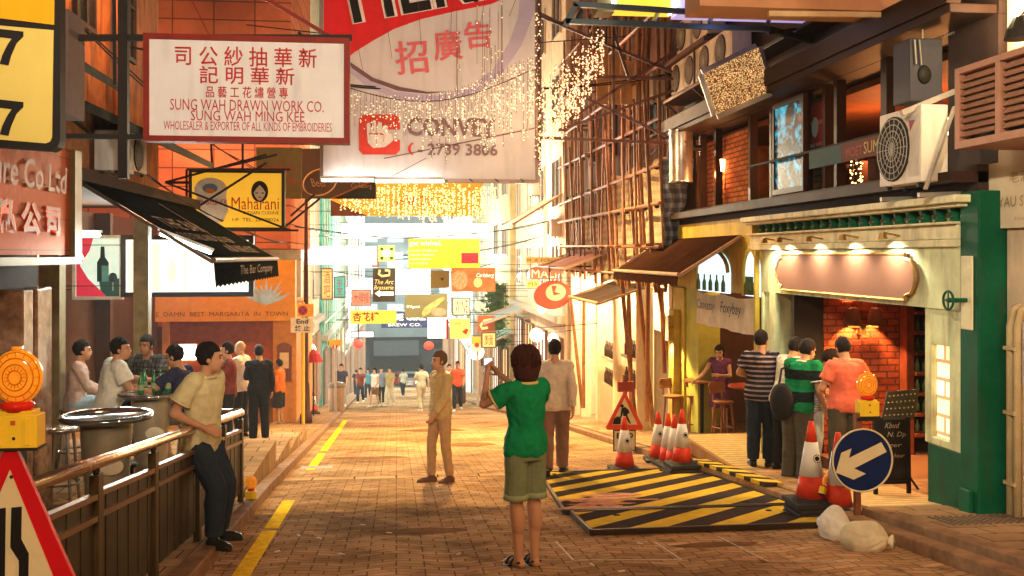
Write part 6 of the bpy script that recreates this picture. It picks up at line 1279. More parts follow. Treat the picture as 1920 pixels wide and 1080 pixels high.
t = thing('music_stand', (X_at(1690, 9.75), 9.75, -.9), 'dark perforated sheet stand tilted behind the chalkboard', 'stand')
C = [PY(*q, 9.75) for q in ((1664, 735), (1724, 729), (1714, 787), (1652, 790))]; MB().poly(C, (0, .015, 0)).build('desk', M('stand_olive', (.10, .09, .05), .35, .5), t); m = MB()
for i in range(7):
    for j in range(4): u, v = (i + .7) / 7.6, (j + .7) / 4.6; p = C[0] * (1 - u) * (1 - v) + C[1] * u * (1 - v) + C[2] * u * v + C[3] * (1 - u) * v; m.ell(p + V((0, -.002, 0)), (.009, .003, .009), 8, 4)
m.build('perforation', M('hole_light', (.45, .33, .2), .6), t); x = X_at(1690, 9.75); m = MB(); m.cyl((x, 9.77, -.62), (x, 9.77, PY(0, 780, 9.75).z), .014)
for k in range(3): a = 2 * pi * k / 3 + .5; m.cyl((x, 9.77, -.6), (x + .3 * cos(a), 9.77 + .25 * sin(a), -.9), .012, n=6)
m.build('tripod', blk, t)
# hand wheel on the green pillar, stoppers at the pipes
q = PX(1806, 563, 4.95); t = thing('valve_wheel', q, 'small dark green valve handwheel on the side of the corner pillar', 'valve'); m = MB(); m.tube([q + V((-.14, .08 * cos(a), .08 * sin(a))) for a in [2 * pi * k / 20 for k in range(20)]], .011, 6, closed=True)
for k in range(4): a = pi * k / 2; m.cyl(q + V((-.14, 0, 0)), q + V((-.14, .08 * cos(a), .08 * sin(a))), .007, n=6)
m.build('wheel', green, t, True); MB().cyl(q + V((-.15, 0, 0)), q + V((.05, 0, 0)), .02).build('stem', green, t)
t = thing('plant_pot', (5.15, 8.45, gz(8.45) + .15), 'pair of small cream pots standing by the drainpipes on the right', 'pot'); m = MB()
for dy in (0, .14): m.lathe([(.04, 0), (.06, .17), (.055, .17)], (5.15, 8.4 + dy, gz(8.4) + .15), 12)
m.build('pot', M('cream_pipe', (.5, .38, .2), .4), t, True)
# ------------------------------------------------------------------ left pole signs, lamp post, bins
Ye = 25.8; xq = X_at(568, Ye); zb = gz(Ye) + .12
t = thing('lamp_post', (X_at(574, 26.2), 26.2, gz(26.2) + .12), 'black ornamental lamp post on the left pavement', 'lamp post')
x = X_at(574, 26.2); MB().lathe([(.16, 0), (.16, .2), (.11, .3), (.09, 1.0), (.065, 1.1), (.06, 3.4), (.045, 5.4), (.04, 6.2)], (x, 26.2, gz(26.2) + .12), 12).build('shaft', M('post_black_red', (.06, .018, .012), .4), t, True); m = MB(); m.tube([(x, 26.2, 3.3), (x + .25, 26.2, 3.5), (x + .5, 26.2, 3.4)], .03); m.build('arm', iron, t)
t = thing('no_stopping_sign', (xq, Ye, zb), 'no stopping disc on yellow above a white End plate on a yellow pole', 'sign')
m = MB(); m.cyl((xq, Ye + .05, zb), (xq, Ye + .05, PY(0, 570, Ye).z), .045); m.build('pole', M('pole_yellow', (.7, .42, .04), .5), t)
sh = lambda pts, mat, nm, off, par: MB().poly([PY(x, y, Ye) + V((0, -off, 0)) for x, y in pts], (0, .008 if off else .03, 0)).build(nm, mat, par)
p1 = sh(rect(557, 570, 588, 594), M('plate_amber', (.75, .42, .05), .5), 'upper_plate', 0, t); sh(disc(568, 582, 9, 9), M('ring_red', (.5, .04, .03), .5), 'disc', .01, p1); sh(disc(568, 582, 6.3, 6.3), M('disc_blue', (.06, .05, .25), .5), 'disc', .02, p1)
sh([(562, 577), (564, 575), (574, 587), (572, 589)], M('ring_red', (.5, .04, .03), .5), 'stroke', .03, p1); sh([(574, 577), (572, 575), (562, 587), (564, 589)], M('ring_red', (.5, .04, .03), .5), 'stroke', .035, p1)
p2 = sh(rect(545, 596, 588, 624), M('plate_cream', (.72, .66, .48), .5), 'lower_plate', 0, t); cam_text('End', 556, 598, 578, 607, Ye, ink_, p2, .01, thick=.02); cam_text('終 止', 553, 610, 581, 621, Ye, ink_, p2, .01, thick=.02)
Yn = 36; xq = X_at(896, Yn); t = thing('no_stopping_sign', (xq, Yn, gz(Yn) + .12), 'distant no stopping disc above a pale plate on the right pavement', 'sign'); MB().cyl((xq, Yn + .05, gz(Yn) + .1), (xq, Yn + .05, PY(0, 640, Yn).z), .04).build('pole', M('pole_grey', (.4, .35, .28), .5), t)
MB().bb(PY(884, 0, Yn).x, PY(903, 0, Yn).x, Yn, Yn + .03, PY(0, 654, Yn).z, PY(0, 640, Yn).z).build('upper_plate', M('plate_amber', (.75, .42, .05), .5), t); p2 = MB().bb(PY(884, 0, Yn).x, PY(904, 0, Yn).x, Yn, Yn + .03, PY(0, 668, Yn).z, PY(0, 655, Yn).z).build('lower_plate', M('plate_cream', (.72, .66, .48), .5), t); shape(disc(894, 647, 4.5), Yn, M('ring_red', (.5, .04, .03), .5), t, .01); cam_text('End', 888, 657, 900, 665, Yn, ink_, p2, .01)
Yn = 34; xq = X_at(629, Yn); t = thing('no_entry_plate', (xq, Yn, gz(Yn) + .12), 'orange plate with a red and white mark on a pole at the far left', 'sign'); MB().cyl((xq, Yn + .05, gz(Yn) + .1), (xq, Yn + .05, PY(0, 645, Yn).z), .04).build('pole', M('pole_grey', (.4, .35, .28), .5), t); MB().bb(PY(617, 0, Yn).x, PY(640, 0, Yn).x, Yn, Yn + .03, PY(0, 656, Yn).z, PY(0, 643, Yn).z).build('plate', M('plate_amber', (.75, .42, .05), .5), t); shape(disc(628, 650, 4.5), Yn, M('ring_red', (.5, .04, .03), .5), t, .01); shape(rect(626.7, 646, 629.3, 654), Yn, M('white_ink', (.75, .7, .66), .5), t, .015)
def bin_(label, px, py, y, w, h, mat):
    x = X_at(px, y); z = gz(y) + .12; t = thing('litter_bin', (x, y, z), label, 'litter bin'); MB().lathe([(w * .45, 0), (w * .5, .05), (w * .5, h * .8), (w * .52, h * .82)], (x, y, z), 16).build('body', mat, t, True); MB().lathe([(w * .53, h * .82), (w * .5, h * .95), (w * .2, h)], (x, y, z), 16).build('lid', M('bin_lid', (.2, .14, .1), .5), t, True)
bin_('round brownish litter bin on the far left pavement', 631, 765, 34.5, .55, 1.0, M('bin_brown', (.38, .24, .14), .5, var=.2)); bin_('dark brown litter bin on the far right pavement', 861, 755, 41, .55, .85, M('bin_dark', (.12, .05, .03), .5))
t = thing('parasol', (-2.6, 31, gz(31)), 'small red folding parasol by the far left shopfront', 'parasol'); q = PY(588, 660, 31); MB().lathe([(.3, -.3), (.17, -.05), (.02, .1)], q, 12).build('canopy', M('parasol_red', (.3, .015, .015), .6), t); MB().cyl((q.x, 31, gz(31) + .1), q, .02).build('pole', iron, t)
# ------------------------------------------------------------------ cars at the far end
def car(label, x, y, rz, col):
    t = thing('car', (0, 0, 0), label, 'car'); z0 = .18
    prof = [(-2.1, .35), (-2.1, .8), (-1.95, .92), (-1.1, 1.0), (-.5, 1.42), (.9, 1.45), (1.5, 1.02), (2.0, .95), (2.12, .75), (2.12, .35)]
    MB().poly([(-.85, a, b) for a, b in prof], (1.7, 0, 0)).build('body', col, t, bev=.06)
    m = MB(); m.poly([(-.72, -1.06, 1.05), (.72, -1.06, 1.05), (.62, -.56, 1.40), (-.62, -.56, 1.40)], (0, -.04, .02)); m.build('windscreen', glass_dk, t)
    m = MB(); 
    for s in (-1, 1): m.poly([(s * .853, -.95, 1.03), (s * .853, 1.35, 1.05), (s * .853, .85, 1.38), (s * .853, -.45, 1.36)], (s * .01, 0, 0))
    m.build('side_window', glass_dk, t)
    for s in (-1, 1):
        for yy in (-1.3, 1.3): MB().cyl((s * .72, yy, .33), (s * .88, yy, .33), .33, n=18).build('wheel', blk, t)
        MB().ell((s * .62, -2.1, .72), (.17, .05, .1), 10, 6).build('headlight', E('headlight_glow', (1, .9, .7), 6), t); MB().bb(s * .62 - .12, s * .62 + .12, 2.1, 2.14, .65, .8).build('tail_light', E('tail_glow', (1, .05, .02), 3), t)
    MB().bb(-.35, .35, -2.14, -2.1, .45, .58).build('number_plate', M('plate_white', (.6, .6, .55), .5), t)
    t.location = (x, y, gz(y)); t.rotation_euler = (0, 0, rz)
car('silver car facing up the street at the far dark underpass', X_at(767, 103), 103, 0, M('car_silver', (.4, .36, .32), .3, .5)); car('dark red taxi crossing before the far underpass', X_at(735, 111), 111, pi / 2, M('taxi_red', (.4, .03, .02), .3)); car('second dark red taxi turning beside the silver car', X_at(752, 108.2), 108.2, 1.2, M('taxi_red', (.4, .03, .02), .3))
# ------------------------------------------------------------------ people
from mathutils import noise
VL = bpy.context.view_layer
def remesh(mb, name, voxel, it, fold=0., fscale=11., k=1.):
    me = bpy.data.meshes.new('tmp'); me.from_pydata([p * k for p in mb.v], [], mb.f)
    bm = bmesh.new(); bm.from_mesh(me); bmesh.ops.recalc_face_normals(bm, faces=bm.faces); bm.to_mesh(me); bm.free()
    o = bpy.data.objects.new('tmp', me); COL.objects.link(o)
    r = o.modifiers.new('r', 'REMESH'); r.mode = 'VOXEL'; r.voxel_size = voxel
    s = o.modifiers.new('s', 'SMOOTH'); s.factor = .5; s.iterations = it
    dg = bpy.context.evaluated_depsgraph_get(); out = bpy.data.meshes.new_from_object(o.evaluated_get(dg))
    bpy.data.objects.remove(o); bpy.data.meshes.remove(me); out.name = name
    out.polygons.foreach_set('use_smooth', [True] * len(out.polygons))
    if fold:
        nn = [v.normal.copy() for v in out.vertices]
        for v, n in zip(out.vertices, nn):
            c = v.co; f = noise.noise(V((c.x * fscale, c.y * fscale, c.z * fscale * .55 + c.x * 4))) + .5 * noise.noise(c * fscale * 2.3)
            v.co = c + n * f * fold
    out.update(); return out
STD = dict(pel=(0, 0, .90), che=(0, .0, 1.22), nck=(0, -.005, 1.40), hd=(0, .025, 1.525),
           shL=(-.163, -.01, 1.318), elL=(-.215, -.04, 1.08), wrL=(-.215, .04, .85), hipL=(-.085, 0, .86), knL=(-.095, .02, .47), anL=(-.1, -.02, .075))
for k_ in ('sh', 'el', 'wr', 'hip', 'kn', 'an'): x, y, z = STD[k_ + 'L']; STD[k_ + 'R'] = (-x, y, z)
SKIN = M('skin', (.46, .24, .13), .5, var=.08, scale=20); SKIN2 = M('skin_pale', (.55, .32, .2), .5, var=.08, scale=20); SKIN3 = M('skin_dark', (.30, .15, .08), .5, var=.08, scale=20)
HAIR = M('hair_black', (.014, .009, .008), .8, var=.4, scale=60, bump=.8, spec=.15)
def cl(name, col, **k): return M(name, col, .85, var=.15, scale=14, bump=.25, **k)
def person(label, loc, rz, H, J=None, fem=False, skin=SKIN, hair=HAIR, style='short', top=None, bottom=None, shoe=None, hy=0., hp=0., face=True, vox=.0105, barefoot=False, curl=.8, calf=1., strands=0, extra=None, group=None):
    j = dict(STD); j.update(J or {}); j = {a: V(b) for a, b in j.items()}; k = H / 1.65
    t = thing('person', (0, 0, 0), label, 'person', group)
    if fem:
        for s in 'LR': j['sh' + s] = j['nck'] + (j['sh' + s] - j['nck']) * .88
    up = (j['che'] - j['pel']).normalized(); rP = (j['hipR'] - j['hipL']).normalized(); rC = (j['shR'] - j['shL']).normalized(); u2 = (j['nck'] - j['che']).normalized()
    wa = .118 if fem else .138
    def torso(m, e, lo=-.1, upto=9, hipw=.158):
        R = []
        for c, u, r, a, b in ((j['pel'] + up * lo, up, rP, hipw - .01 if lo > -.099 or e > 0 else .10, .10), (j['pel'] + up * -.03, up, rP, hipw, .112), (j['pel'] + up * .05, up, rP, hipw * .97, .108), (j['pel'].lerp(j['che'], .5), up, (rP + rC).normalized(), wa, .092),
                              (j['che'] - up * .05, up, rC, .15 if not fem else .135, .105), (j['che'] + u2 * .05, u2, rC, .165 if not fem else .145, .105), (j['che'] + u2 * .11, u2, rC, .15 if not fem else .13, .088), (j['nck'] - u2 * .035, u2, rC, .085, .066), (j['nck'] + u2 * .005, u2, rC, .058, .058))[:upto]:
            f = u.cross(r).normalized(); R.append((c, r * (a + e), f * (b + e)))
        m.rings(R, 20)
        for s in 'LR': m.cap(j['nck'] - u2 * .045, j['sh' + s], .05 + e * .3, .054 + e * .8, 10)
    b = MB(); torso(b, 0)
    Rh = Matrix.Rotation(hy, 3, 'Z') @ Matrix.Rotation(hp, 3, 'X'); hd = j['hd']; h = lambda x, y, z: hd + Rh @ V((x, y, z))
    b.cap(j['nck'] - u2 * .03, hd + Rh @ V((0, -.02, -.05)), .058 if not fem else .048, .05, 10)
    b.ell(h(0, -.012, .022), (.072, .088, .094), 18, 12, R=Rh); b.ell(h(0, .02, -.042), (.058, .066, .074), 16, 10, R=Rh); b.ell(h(0, .05, -.088), (.03, .03, .026), 12, 8, R=Rh)
    b.cap(h(0, .080, .012), h(0, .098, -.026), .009, .014, 8); b.ell(h(0, .084, -.058), (.022, .012, .010), 10, 6, R=Rh); b.ell(h(0, .072, .03), (.045, .016, .012), 10, 6, R=Rh)
    for s in (-1, 1): b.ell(h(s * .073, -.005, -.008), (.010, .02, .032), 10, 8, R=Rh)
    for s, sg in (('L', -1), ('R', 1)):
        sh, el, wr = j['sh' + s], j['el' + s], j['wr' + s]; hi, kn, an = j['hip' + s], j['kn' + s], j['an' + s]
        g = .85 if fem else 1.
        b.cap(sh, el, .050 * g, .038 * g, 12); b.cap(el, wr, .039 * g, .025 * g, 12); b.ell(el.lerp(wr, .25), .041 * g, 10, 8)
        b.cap(hi, kn, .082 if not fem else .08, .052 * g + .004, 14); b.cap(kn, an, (.052 * g + .002) * calf, .034, 12); b.ell(kn.lerp(an, .28) + V((0, -.014 * calf, 0)), (.055 * g * calf, .055 * g * calf, .12), 12, 8)
        # foot: heel, instep, ball, toes
        d = j.get('ft' + s); d = d if d is not None else V((sg * .25, 1, 0)); d = V((d.x, d.y, d.z)).normalized()
        fl = an + V((0, 0, -.045)); b.cap(an, fl + d * .02, .034, .032); b.cap(fl - d * .03, fl + d * .1, .032, .030); b.ell(fl + d * .125 + V((0, 0, -.008)), (.04, .04, .022), 12, 8)
        for q in range(5): o_ = V((-d.y, d.x, 0)) * (q - 2) * .016; b.cap(fl + d * .13 + o_ + V((0, 0, -.014)), fl + d * (.165 - abs(q - 2) * .006) + o_ + V((0, 0, -.018)), .0115, .0105, 6)
        # hand
        w = j.get('hd' + s); w = (w if w is not None else (wr - el)).normalized(); n = j.get('pn' + s); n = n if n is not None else V((-sg, .2, 0)); n = (n - w * n.dot(w)).normalized(); a = w.cross(n).normalized()
        Q = Matrix((a, w, n)).transposed(); b.cap(wr, wr + w * .03, .025, .024, 8); b.ell(wr + w * .052, (.040, .05, .017), 14, 8, R=Q)
        for q in range(4):
            L = (.068, .078, .073, .058)[q]; p0 = wr + w * .088 + a * (q - 1.5) * .0195; c1 = curl * .55; d1 = w * cos(c1) + n * sin(c1); d2 = w * cos(c1 * 2.3) + n * sin(c1 * 2.3)
            p1 = p0 + d1 * L * .52; b.cap(p0, p1, .0098, .0092, 7); b.cap(p1, p1 + d2 * L * .5, .0092, .008, 7)
        th = -1 if a.dot(j['pel'] + V((0, .5, .2)) - wr) < 0 else 1
        p0 = wr + w * .03 + a * th * .032; p1 = p0 + (w * .6 + a * th * .6 + n * .4).normalized() * .04; b.cap(p0, p1, .012, .0105, 7); b.cap(p1, p1 + (w * .9 + n * .5).normalized() * .032, .0105, .009, 7)
    link('body', remesh(b, 'body', vox, 3, k=k), skin, t, V((0, 0, 0)))
    if top:
        m = MB(); e = top.get('loose', .018); torso(m, e, top.get('hem', -.1), 8, .160 + e * .3)
        L = {'short': .62, 'long': 1, 'none': 0}[top.get('sleeve', 'short')]
        for s in 'LR':
            if L:
                sh, el, wr = j['sh' + s], j['el' + s], j['wr' + s]
                if L == 1: m.cap(sh, el, .057, .05); m.cyl(el, el.lerp(wr, .93), .05, .042); m.ell(el, .05)
                else: m.ell(sh, .066 + e * .3); m.cyl(sh, sh.lerp(el, L), .066 + e * .3, .066 + e * .6, 14)
        link(top.get('name', 'shirt'), remesh(m, 'shirt', vox * 1.05, 3, top.get('fold', .015), k=k), top['mat'], t, V((0, 0, 0)))
        if 'trim' in top:
            m = MB(); f = u2.cross(rC).normalized(); m.tube([j['nck'] - u2 * .022 + rC * .083 * cos(a) + f * .078 * sin(a) for a in [2 * pi * q / 20 for q in range(20)]], .013, 6, closed=True)
            if L == .62:
                for s in 'LR':
                    sh, el = j['sh' + s], j['el' + s]; c = sh.lerp(el, L); u, w_, d = frame_of(el - sh); m.tube([c + (u * cos(a) + w_ * sin(a)) * (.067 + e * .55) for a in [2 * pi * q / 20 for q in range(20)]], .009, 6, closed=True)
            m.v = [p * k for p in m.v]; m.build('collar', top['trim'], t, True)
    if bottom:
        m = MB(); kind = bottom['kind']; e = bottom.get('loose', .012); f = up.cross(rP).normalized()
        m.rings([(j['pel'] + up * -.10, rP * .14, f * .115), (j['pel'] + up * -.03, rP * (.166 + e * .4), f * (.118 + e * .4)), (j['pel'] + up * .07, rP * (.150 + e * .3), f * (.108 + e * .3))], 20)
        for s in 'LR':
            hi, kn, an = j['hip' + s], j['kn' + s], j['an' + s]
            if kind == 'long': m.cap(hi, kn, .092 + e, .066 + e); m.cyl(kn, kn.lerp(an, .97), .066 + e, .054 + e, 14); m.ell(kn.lerp(an, .3) + V((0, -.01, 0)), (.062 + e, .062 + e, .1))
            elif kind == 'short': q = bottom.get('len', .75); m.ell(hi, .094 + e); m.cyl(hi, hi.lerp(kn, q), .092 + e, .088 + e * 1.6, 16)
        if bottom.get('cuff'):
            cm = MB()
            for s in 'LR': hi, kn = j['hip' + s], j['kn' + s]; q = bottom.get('len', .75); c0_ = hi.lerp(kn, q - .10); c1_ = hi.lerp(kn, q + .01); r_ = .091 + e * 1.6; cm.cyl(c0_ * k, c1_ * k, (r_ + .004) * k, (r_ + .008) * k, 24)
            cm.build('cuff', bottom['cuff'], t, True)
        if kind == 'skirt': m.rings([(j['pel'] + V((0, 0, .05)), V((.15, 0, 0)), V((0, .11, 0))), (j['pel'] - V((0, 0, .1)), V((.18, 0, 0)), V((0, .14, 0))), (j['pel'] - V((0, 0, .36)), V((.2, 0, 0)), V((0, .17, 0)))], 20)
        link(bottom.get('name', {'long': 'trousers', 'short': 'shorts', 'skirt': 'skirt'}[kind]), remesh(m, 'trousers', vox * 1.05, 3, .007, k=k), bottom['mat'], t, V((0, 0, 0)))
    if shoe:
        for s, sg in (('L', -1), ('R', 1)):
            an = j['an' + s]; d = j.get('ft' + s); d = d if d is not None else V((sg * .25, 1, 0)); d = V((d.x, d.y, d.z)).normalized(); fl = an + V((0, 0, -.045)); o_ = V((-d.y, d.x, 0)); m = MB()
            if barefoot:
                m.rings([(fl + V((0, 0, z)) + d * .055, o_ * .046, d * .125) for z in (-.05, -.032)], 20); m.build('sole', shoe, t) if 0 else None
                for q in (.05, .1): m.tube([fl + d * q + o_ * .044 * cos(a) + V((0, 0, -.02 + .047 * sin(a))) for a in [pi * z / 8 for z in range(9)]], .011, 6)
                m.tube([fl - d * .02 + d * -.018 * sin(a) + o_ * .038 * cos(a) + V((0, 0, .015)) for a in [pi * z / 8 for z in range(9)]], .008, 6)
                m.v = [p * k for p in m.v]; m.build('sandal', shoe, t, True)
            else:
                m.cap(fl - d * .035 + V((0, 0, .0)), fl + d * .11 + V((0, 0, -.006)), .042, .04); m.ell(fl + d * .14 + V((0, 0, -.012)), (.047, .05, .03)); m.cyl(fl, fl + V((0, 0, .055)), .046, .044)
                m.rings([(fl + V((0, 0, z)) + d * .055, o_ * .05, d * .145) for z in (-.042, -.028)], 20)
                link('shoe', remesh(m, 'shoe', vox, 2, k=k), shoe, t, V((0, 0, 0)))
    if hair and style != 'none':
        m = MB(); rr = {'short': (.081, .100, .106), 'bob': (.108, .118, .118), 'long': (.088, .104, .108)}[style]
        m.ell((0, -.018, .028), rr, 30, 22)
        if style == 'bob': m.ell((0, -.03, -.035), (.114, .092, .128), 30, 20)
        if style == 'long': m.ell((.0, -.06, -.12), (.075, .045, .2), 24, 18)
        o = []
        for p in m.v:
            if p.y > .035 and p.z < .05 - max(0, p.y - .06) * .3 and style != 'none': p = V((p.x * .6, p.y * .45, p.z * .7 + .0))
            elif style == 'short' and p.z < -.055: p = V((p.x * .6, p.y * .7, max(p.z, -.075)))
            f = 1 + .06 * noise.noise(V((p.x * 70, p.y * 70, p.z * 16))) + .05 * noise.noise(p * 28); o.append((hd + Rh @ (p * f)) * k)
        m.v = o
        if strands:
            random.seed(strands)
            for q in range(strands):
                a = random.uniform(0, 2 * pi); z0 = random.uniform(.55, 1.35); L_ = random.uniform(.5, 1.1); pts = []
                for i in range(6):
                    e_ = z0 - L_ * i / 5; zc = sin(e_); rc = max(.15, cos(e_)) if e_ > 0 else 1.0 - .25 * max(0, -e_ - .3)
                    zz = .028 + (rr[2] * zc if e_ > 0 else (.14 if style == 'bob' else .07) * e_)
                    p = V((rr[0] * 1.02 * rc * sin(a), -.022 + rr[1] * 1.0 * rc * -cos(a), zz)) * (1 + .02 * sin(i * 2 + q))
                    pts.append(p)
                if any(p.y > .04 and p.z < .06 for p in pts): continue
                m.tube([(hd + Rh @ p) * k for p in pts], [.0045 * k, .0055 * k, .0055 * k, .005 * k, .004 * k, .0015 * k], 4)
        m.build('hair', hair, t, True)
    if face:
        ey = M('eye_dark', (.02, .012, .01), .25, var=0); mo = M('lip', (.30, .08, .06), .5, var=0)
        for s in (-1, 1):
            m = MB().ell(h(s * .029, .080, .002) * k, (.012 * k, .006 * k, .006 * k), 8, 6, R=Rh); m.cap(h(s * .016, .088, .024) * k, h(s * .045, .078, .024) * k, .004 * k, .003 * k, 6); m.build('eye', ey, t, True)
        MB().ell(h(0, .092, -.058) * k, (.022 * k, .006 * k, .006 * k), 10, 6, R=Rh).build('mouth', mo, t, True)
    if extra: extra(t, j, k, h)
    t.location = loc; t.rotation_euler = (0, 0, rz); return t
def ground_at(px, y, lift=0.): return V((X_at(px, y), y, gz(y) + lift))
# the woman taking a photograph
def camera_prop(): pass
wg = gp(986, 1062)
J = dict(elL=(-.30, .12, 1.22), wrL=(-.17, .27, 1.42), elR=(.22, .20, 1.17), wrR=(-.02, .30, 1.40), hdL=V((.35, .55, .6)), hdR=V((-.45, .5, .6)), pnL=V((1, .2, -.2)), pnR=V((-1, .2, -.2)), hd=(-.01, .02, 1.515), anL=(-.055, .01, .075), anR=(.06, -.03, .075), knL=(-.075, .02, .47), knR=(.075, .0, .47), ftL=V((-.05, 1, 0)), ftR=V((.25, 1, 0)))
denim = cl('denim_green_wash', (.17, .21, .11)); tee_g = cl('tee_green', (.006, .23, .085))
w = person('woman in green tee and denim shorts seen from behind holding up a small camera', wg, radians(28), 1.64, J, True, SKIN, M('hair_brown', (.055, .014, .008), .6, var=.5, scale=70, bump=.8, spec=.25), 'bob', dict(mat=tee_g, trim=cl('trim_cream', (.6, .5, .2)), loose=.02, hem=-.07), dict(kind='short', mat=denim, len=.88, loose=.0, cuff=cl('denim_cuff', (.26, .30, .16))), M('sandal_black', (.03, .025, .02), .5), .25, -.02, True, .0085, True, 1.0, 1.2, 420)
R_ = Matrix.Rotation(radians(28), 3, 'Z'); cp = V((-.10, .375, 1.505)) * (1.64 / 1.65)
c = thing('compact_camera', wg + R_ @ cp, 'small silver compact camera with a lit screen held up by the woman in green', 'camera')
m = MB(); m.box(wg + R_ @ cp, (.105, .026, .062), 0, radians(28)); m.build('camera_body', M('camera_silver', (.5, .5, .5), .3, .7), c, bev=.006); MB().box(wg + R_ @ (cp + V((0, -.0145, 0))), (.07, .003, .048), 0, radians(28)).build('screen', E('camera_screen', (.75, .85, 1), 1.6), c); m = MB(); m.cyl(wg + R_ @ (cp + V((0, .013, 0))), wg + R_ @ (cp + V((0, .04, 0))), .022); m.build('lens_barrel', blk, c, True)
# man in khaki leaning back on the railing
J = dict(pel=(0, -.05, .85), che=(0, -.02, 1.18), nck=(0, -.01, 1.36), hd=(0, .04, 1.485), hipL=(-.085, -.05, .82), hipR=(.085, -.05, .82), shL=(-.168, -.02, 1.30), shR=(.168, -.02, 1.30), elR=(.25, -.14, 1.06), wrR=(.2, .10, .96), elL=(-.24, -.2, 1.08), wrL=(-.26, -.22, .92), knL=(-.1, .12, .47), anL=(-.1, .06, .075), knR=(.11, .16, .46), anR=(.12, .14, .075), pnR=V((-1, .2, -.5)))
person('man in pale khaki shirt and dark jeans leaning back against the railing', V((-1.50, 8.15, gz(8.15) + .12)), radians(-112), 1.62, J, top=dict(mat=cl('shirt_khaki', (.54, .48, .25)), trim=cl('shirt_khaki', (.54, .48, .25)), loose=.035, fold=.012, hem=-.12), bottom=dict(kind='long', mat=cl('jeans_dark', (.02, .03, .045)), loose=.02), shoe=M('shoe_black', (.02, .018, .016), .4), hy=.35, strands=200)
# people of the left terrace
def seated(dx=0., lean=.0, arms='table', sp=.12, kz=.80):
    J = dict(pel=(0, 0, .83), che=(0, .04 + lean, 1.14), nck=(0, .05 + lean * 1.5, 1.32), hd=(0, .09 + lean * 1.7, 1.445), hipL=(-.085, 0, .81), hipR=(.085, 0, .81), shL=(-.175, .04 + lean * 1.4, 1.265), shR=(.175, .04 + lean * 1.4, 1.265),
             knL=(-sp, .40, kz), knR=(sp, .40, kz), anL=(-sp, .34, .38), anR=(sp, .30, .36))
    if arms == 'table': J.update(elL=(-.24, .16 + lean, 1.03), wrL=(-.10, .36 + lean, 1.08), elR=(.24, .16 + lean, 1.03), wrR=(.10, .36 + lean, 1.08))
    if arms == 'knee': J.update(elL=(-.26, .12, 1.02), wrL=(-.15, .33, .93), elR=(.26, .16, 1.02), wrR=(.14, .36, .91))
    if arms == 'reach': J.update(elL=(-.22, .30 + lean, 1.08), wrL=(-.12, .56 + lean, 1.08), elR=(.22, .28 + lean, 1.06), wrR=(.12, .52 + lean, 1.08))
    return J
G = 'drinkers round the steel table'
white_t = cl('tee_white', (.66, .64, .52)); shoe_w = M('shoe_white', (.65, .6, .5), .5)
person('seated man in white tee and black shorts with white striped trainers', V((X_at(204, 11.35), 11.35, zs)), radians(-62), 1.72, seated(0, .02, 'knee'), top=dict(mat=white_t, loose=.04, fold=.010), bottom=dict(kind='short', mat=cl('shorts_black', (.02, .02, .022)), len=.8), shoe=shoe_w, hy=-.5, group=G)
person('young man with black hair half hidden behind the man in white', V((X_at(240, 12.7), 12.7, zs - .24)), radians(70), 1.66, seated(0, .02), skin=SKIN2, top=dict(mat=cl('shirt_maroon', (.10, .03, .025))), bottom=dict(kind='long', mat=cl('trouser_black', (.02, .02, .02))), hy=.2, group=G)
person('seated man in dark checkered shirt facing up the street behind the bottles', V((X_at(287, 12.55), 12.55, zs)), radians(160), 1.66, seated(0, .03), top=dict(mat=brick('check_shirt', (.06, .055, .05), (.11, .10, .085), (.03, .03, .03), 'xz', .05, .05, .006, .85, 0, 0.), loose=.025), bottom=dict(kind='long', mat=cl('trouser_black', (.02, .02, .02))), skin=SKIN3, shoe=M('shoe_black', (.02, .018, .016), .4), group=G)
person('seated man in navy shirt reaching across the steel table towards the bottles', V((X_at(358, 11.2), 11.2, zs)), radians(78), 1.64, seated(0, .06, 'reach'), top=dict(mat=cl('shirt_navy', (.03, .035, .07))), bottom=dict(kind='short', mat=cl('shorts_olive', (.16, .15, .09))), shoe=M('sandal_tan', (.3, .2, .12), .5), hp=-.25, group=G)
person('seated person in pinkish top and pale blue jeans partly hidden by the olive post', V((X_at(140, 12.2), 12.2, zs)), radians(-75), 1.62, seated(0, .0, 'knee'), top=dict(mat=cl('top_pink', (.50, .34, .26)), sleeve='long'), bottom=dict(kind='long', mat=cl('jeans_pale', (.30, .38, .42))), shoe=M('shoe_black', (.02, .018, .016), .4), group=G)
walk = dict(elL=(-.22, .06, 1.09), wrL=(-.21, .2, .9), elR=(.22, -.12, 1.09), wrR=(.22, -.12, .85), knL=(-.09, -.02, .47), anL=(-.09, -.2, .11), knR=(.09, .16, .48), anR=(.09, .2, .075), hipL=(-.085, -.01, .86), hipR=(.085, .01, .86))
person('dark standing figure in black jacket near the orange pub doorway', V((X_at(486, 17.2), 17.2, gz(16.2) + .12)), radians(15), 1.66, dict(elL=(-.2, .1, 1.1), wrL=(-.1, .25, 1.05)), top=dict(mat=cl('jacket_black', (.018, .016, .016)), sleeve='long', loose=.03), bottom=dict(kind='long', mat=cl('trouser_black', (.02, .02, .02))), shoe=M('shoe_black', (.02, .018, .016), .4), face=False)
person('man in pale pink shirt standing beside the dark figure on the terrace', V((X_at(452, 17.8), 17.8, gz(16.2) + .1)), radians(70), 1.70, dict(elL=(-.22, .12, 1.1), wrL=(-.12, .3, 1.08)), top=dict(mat=cl('shirt_pale_pink', (.58, .42, .32)), loose=.03), bottom=dict(kind='long', mat=cl('trouser_black', (.02, .02, .02))), shoe=M('shoe_black', (.02, .018, .016), .4), style='none')
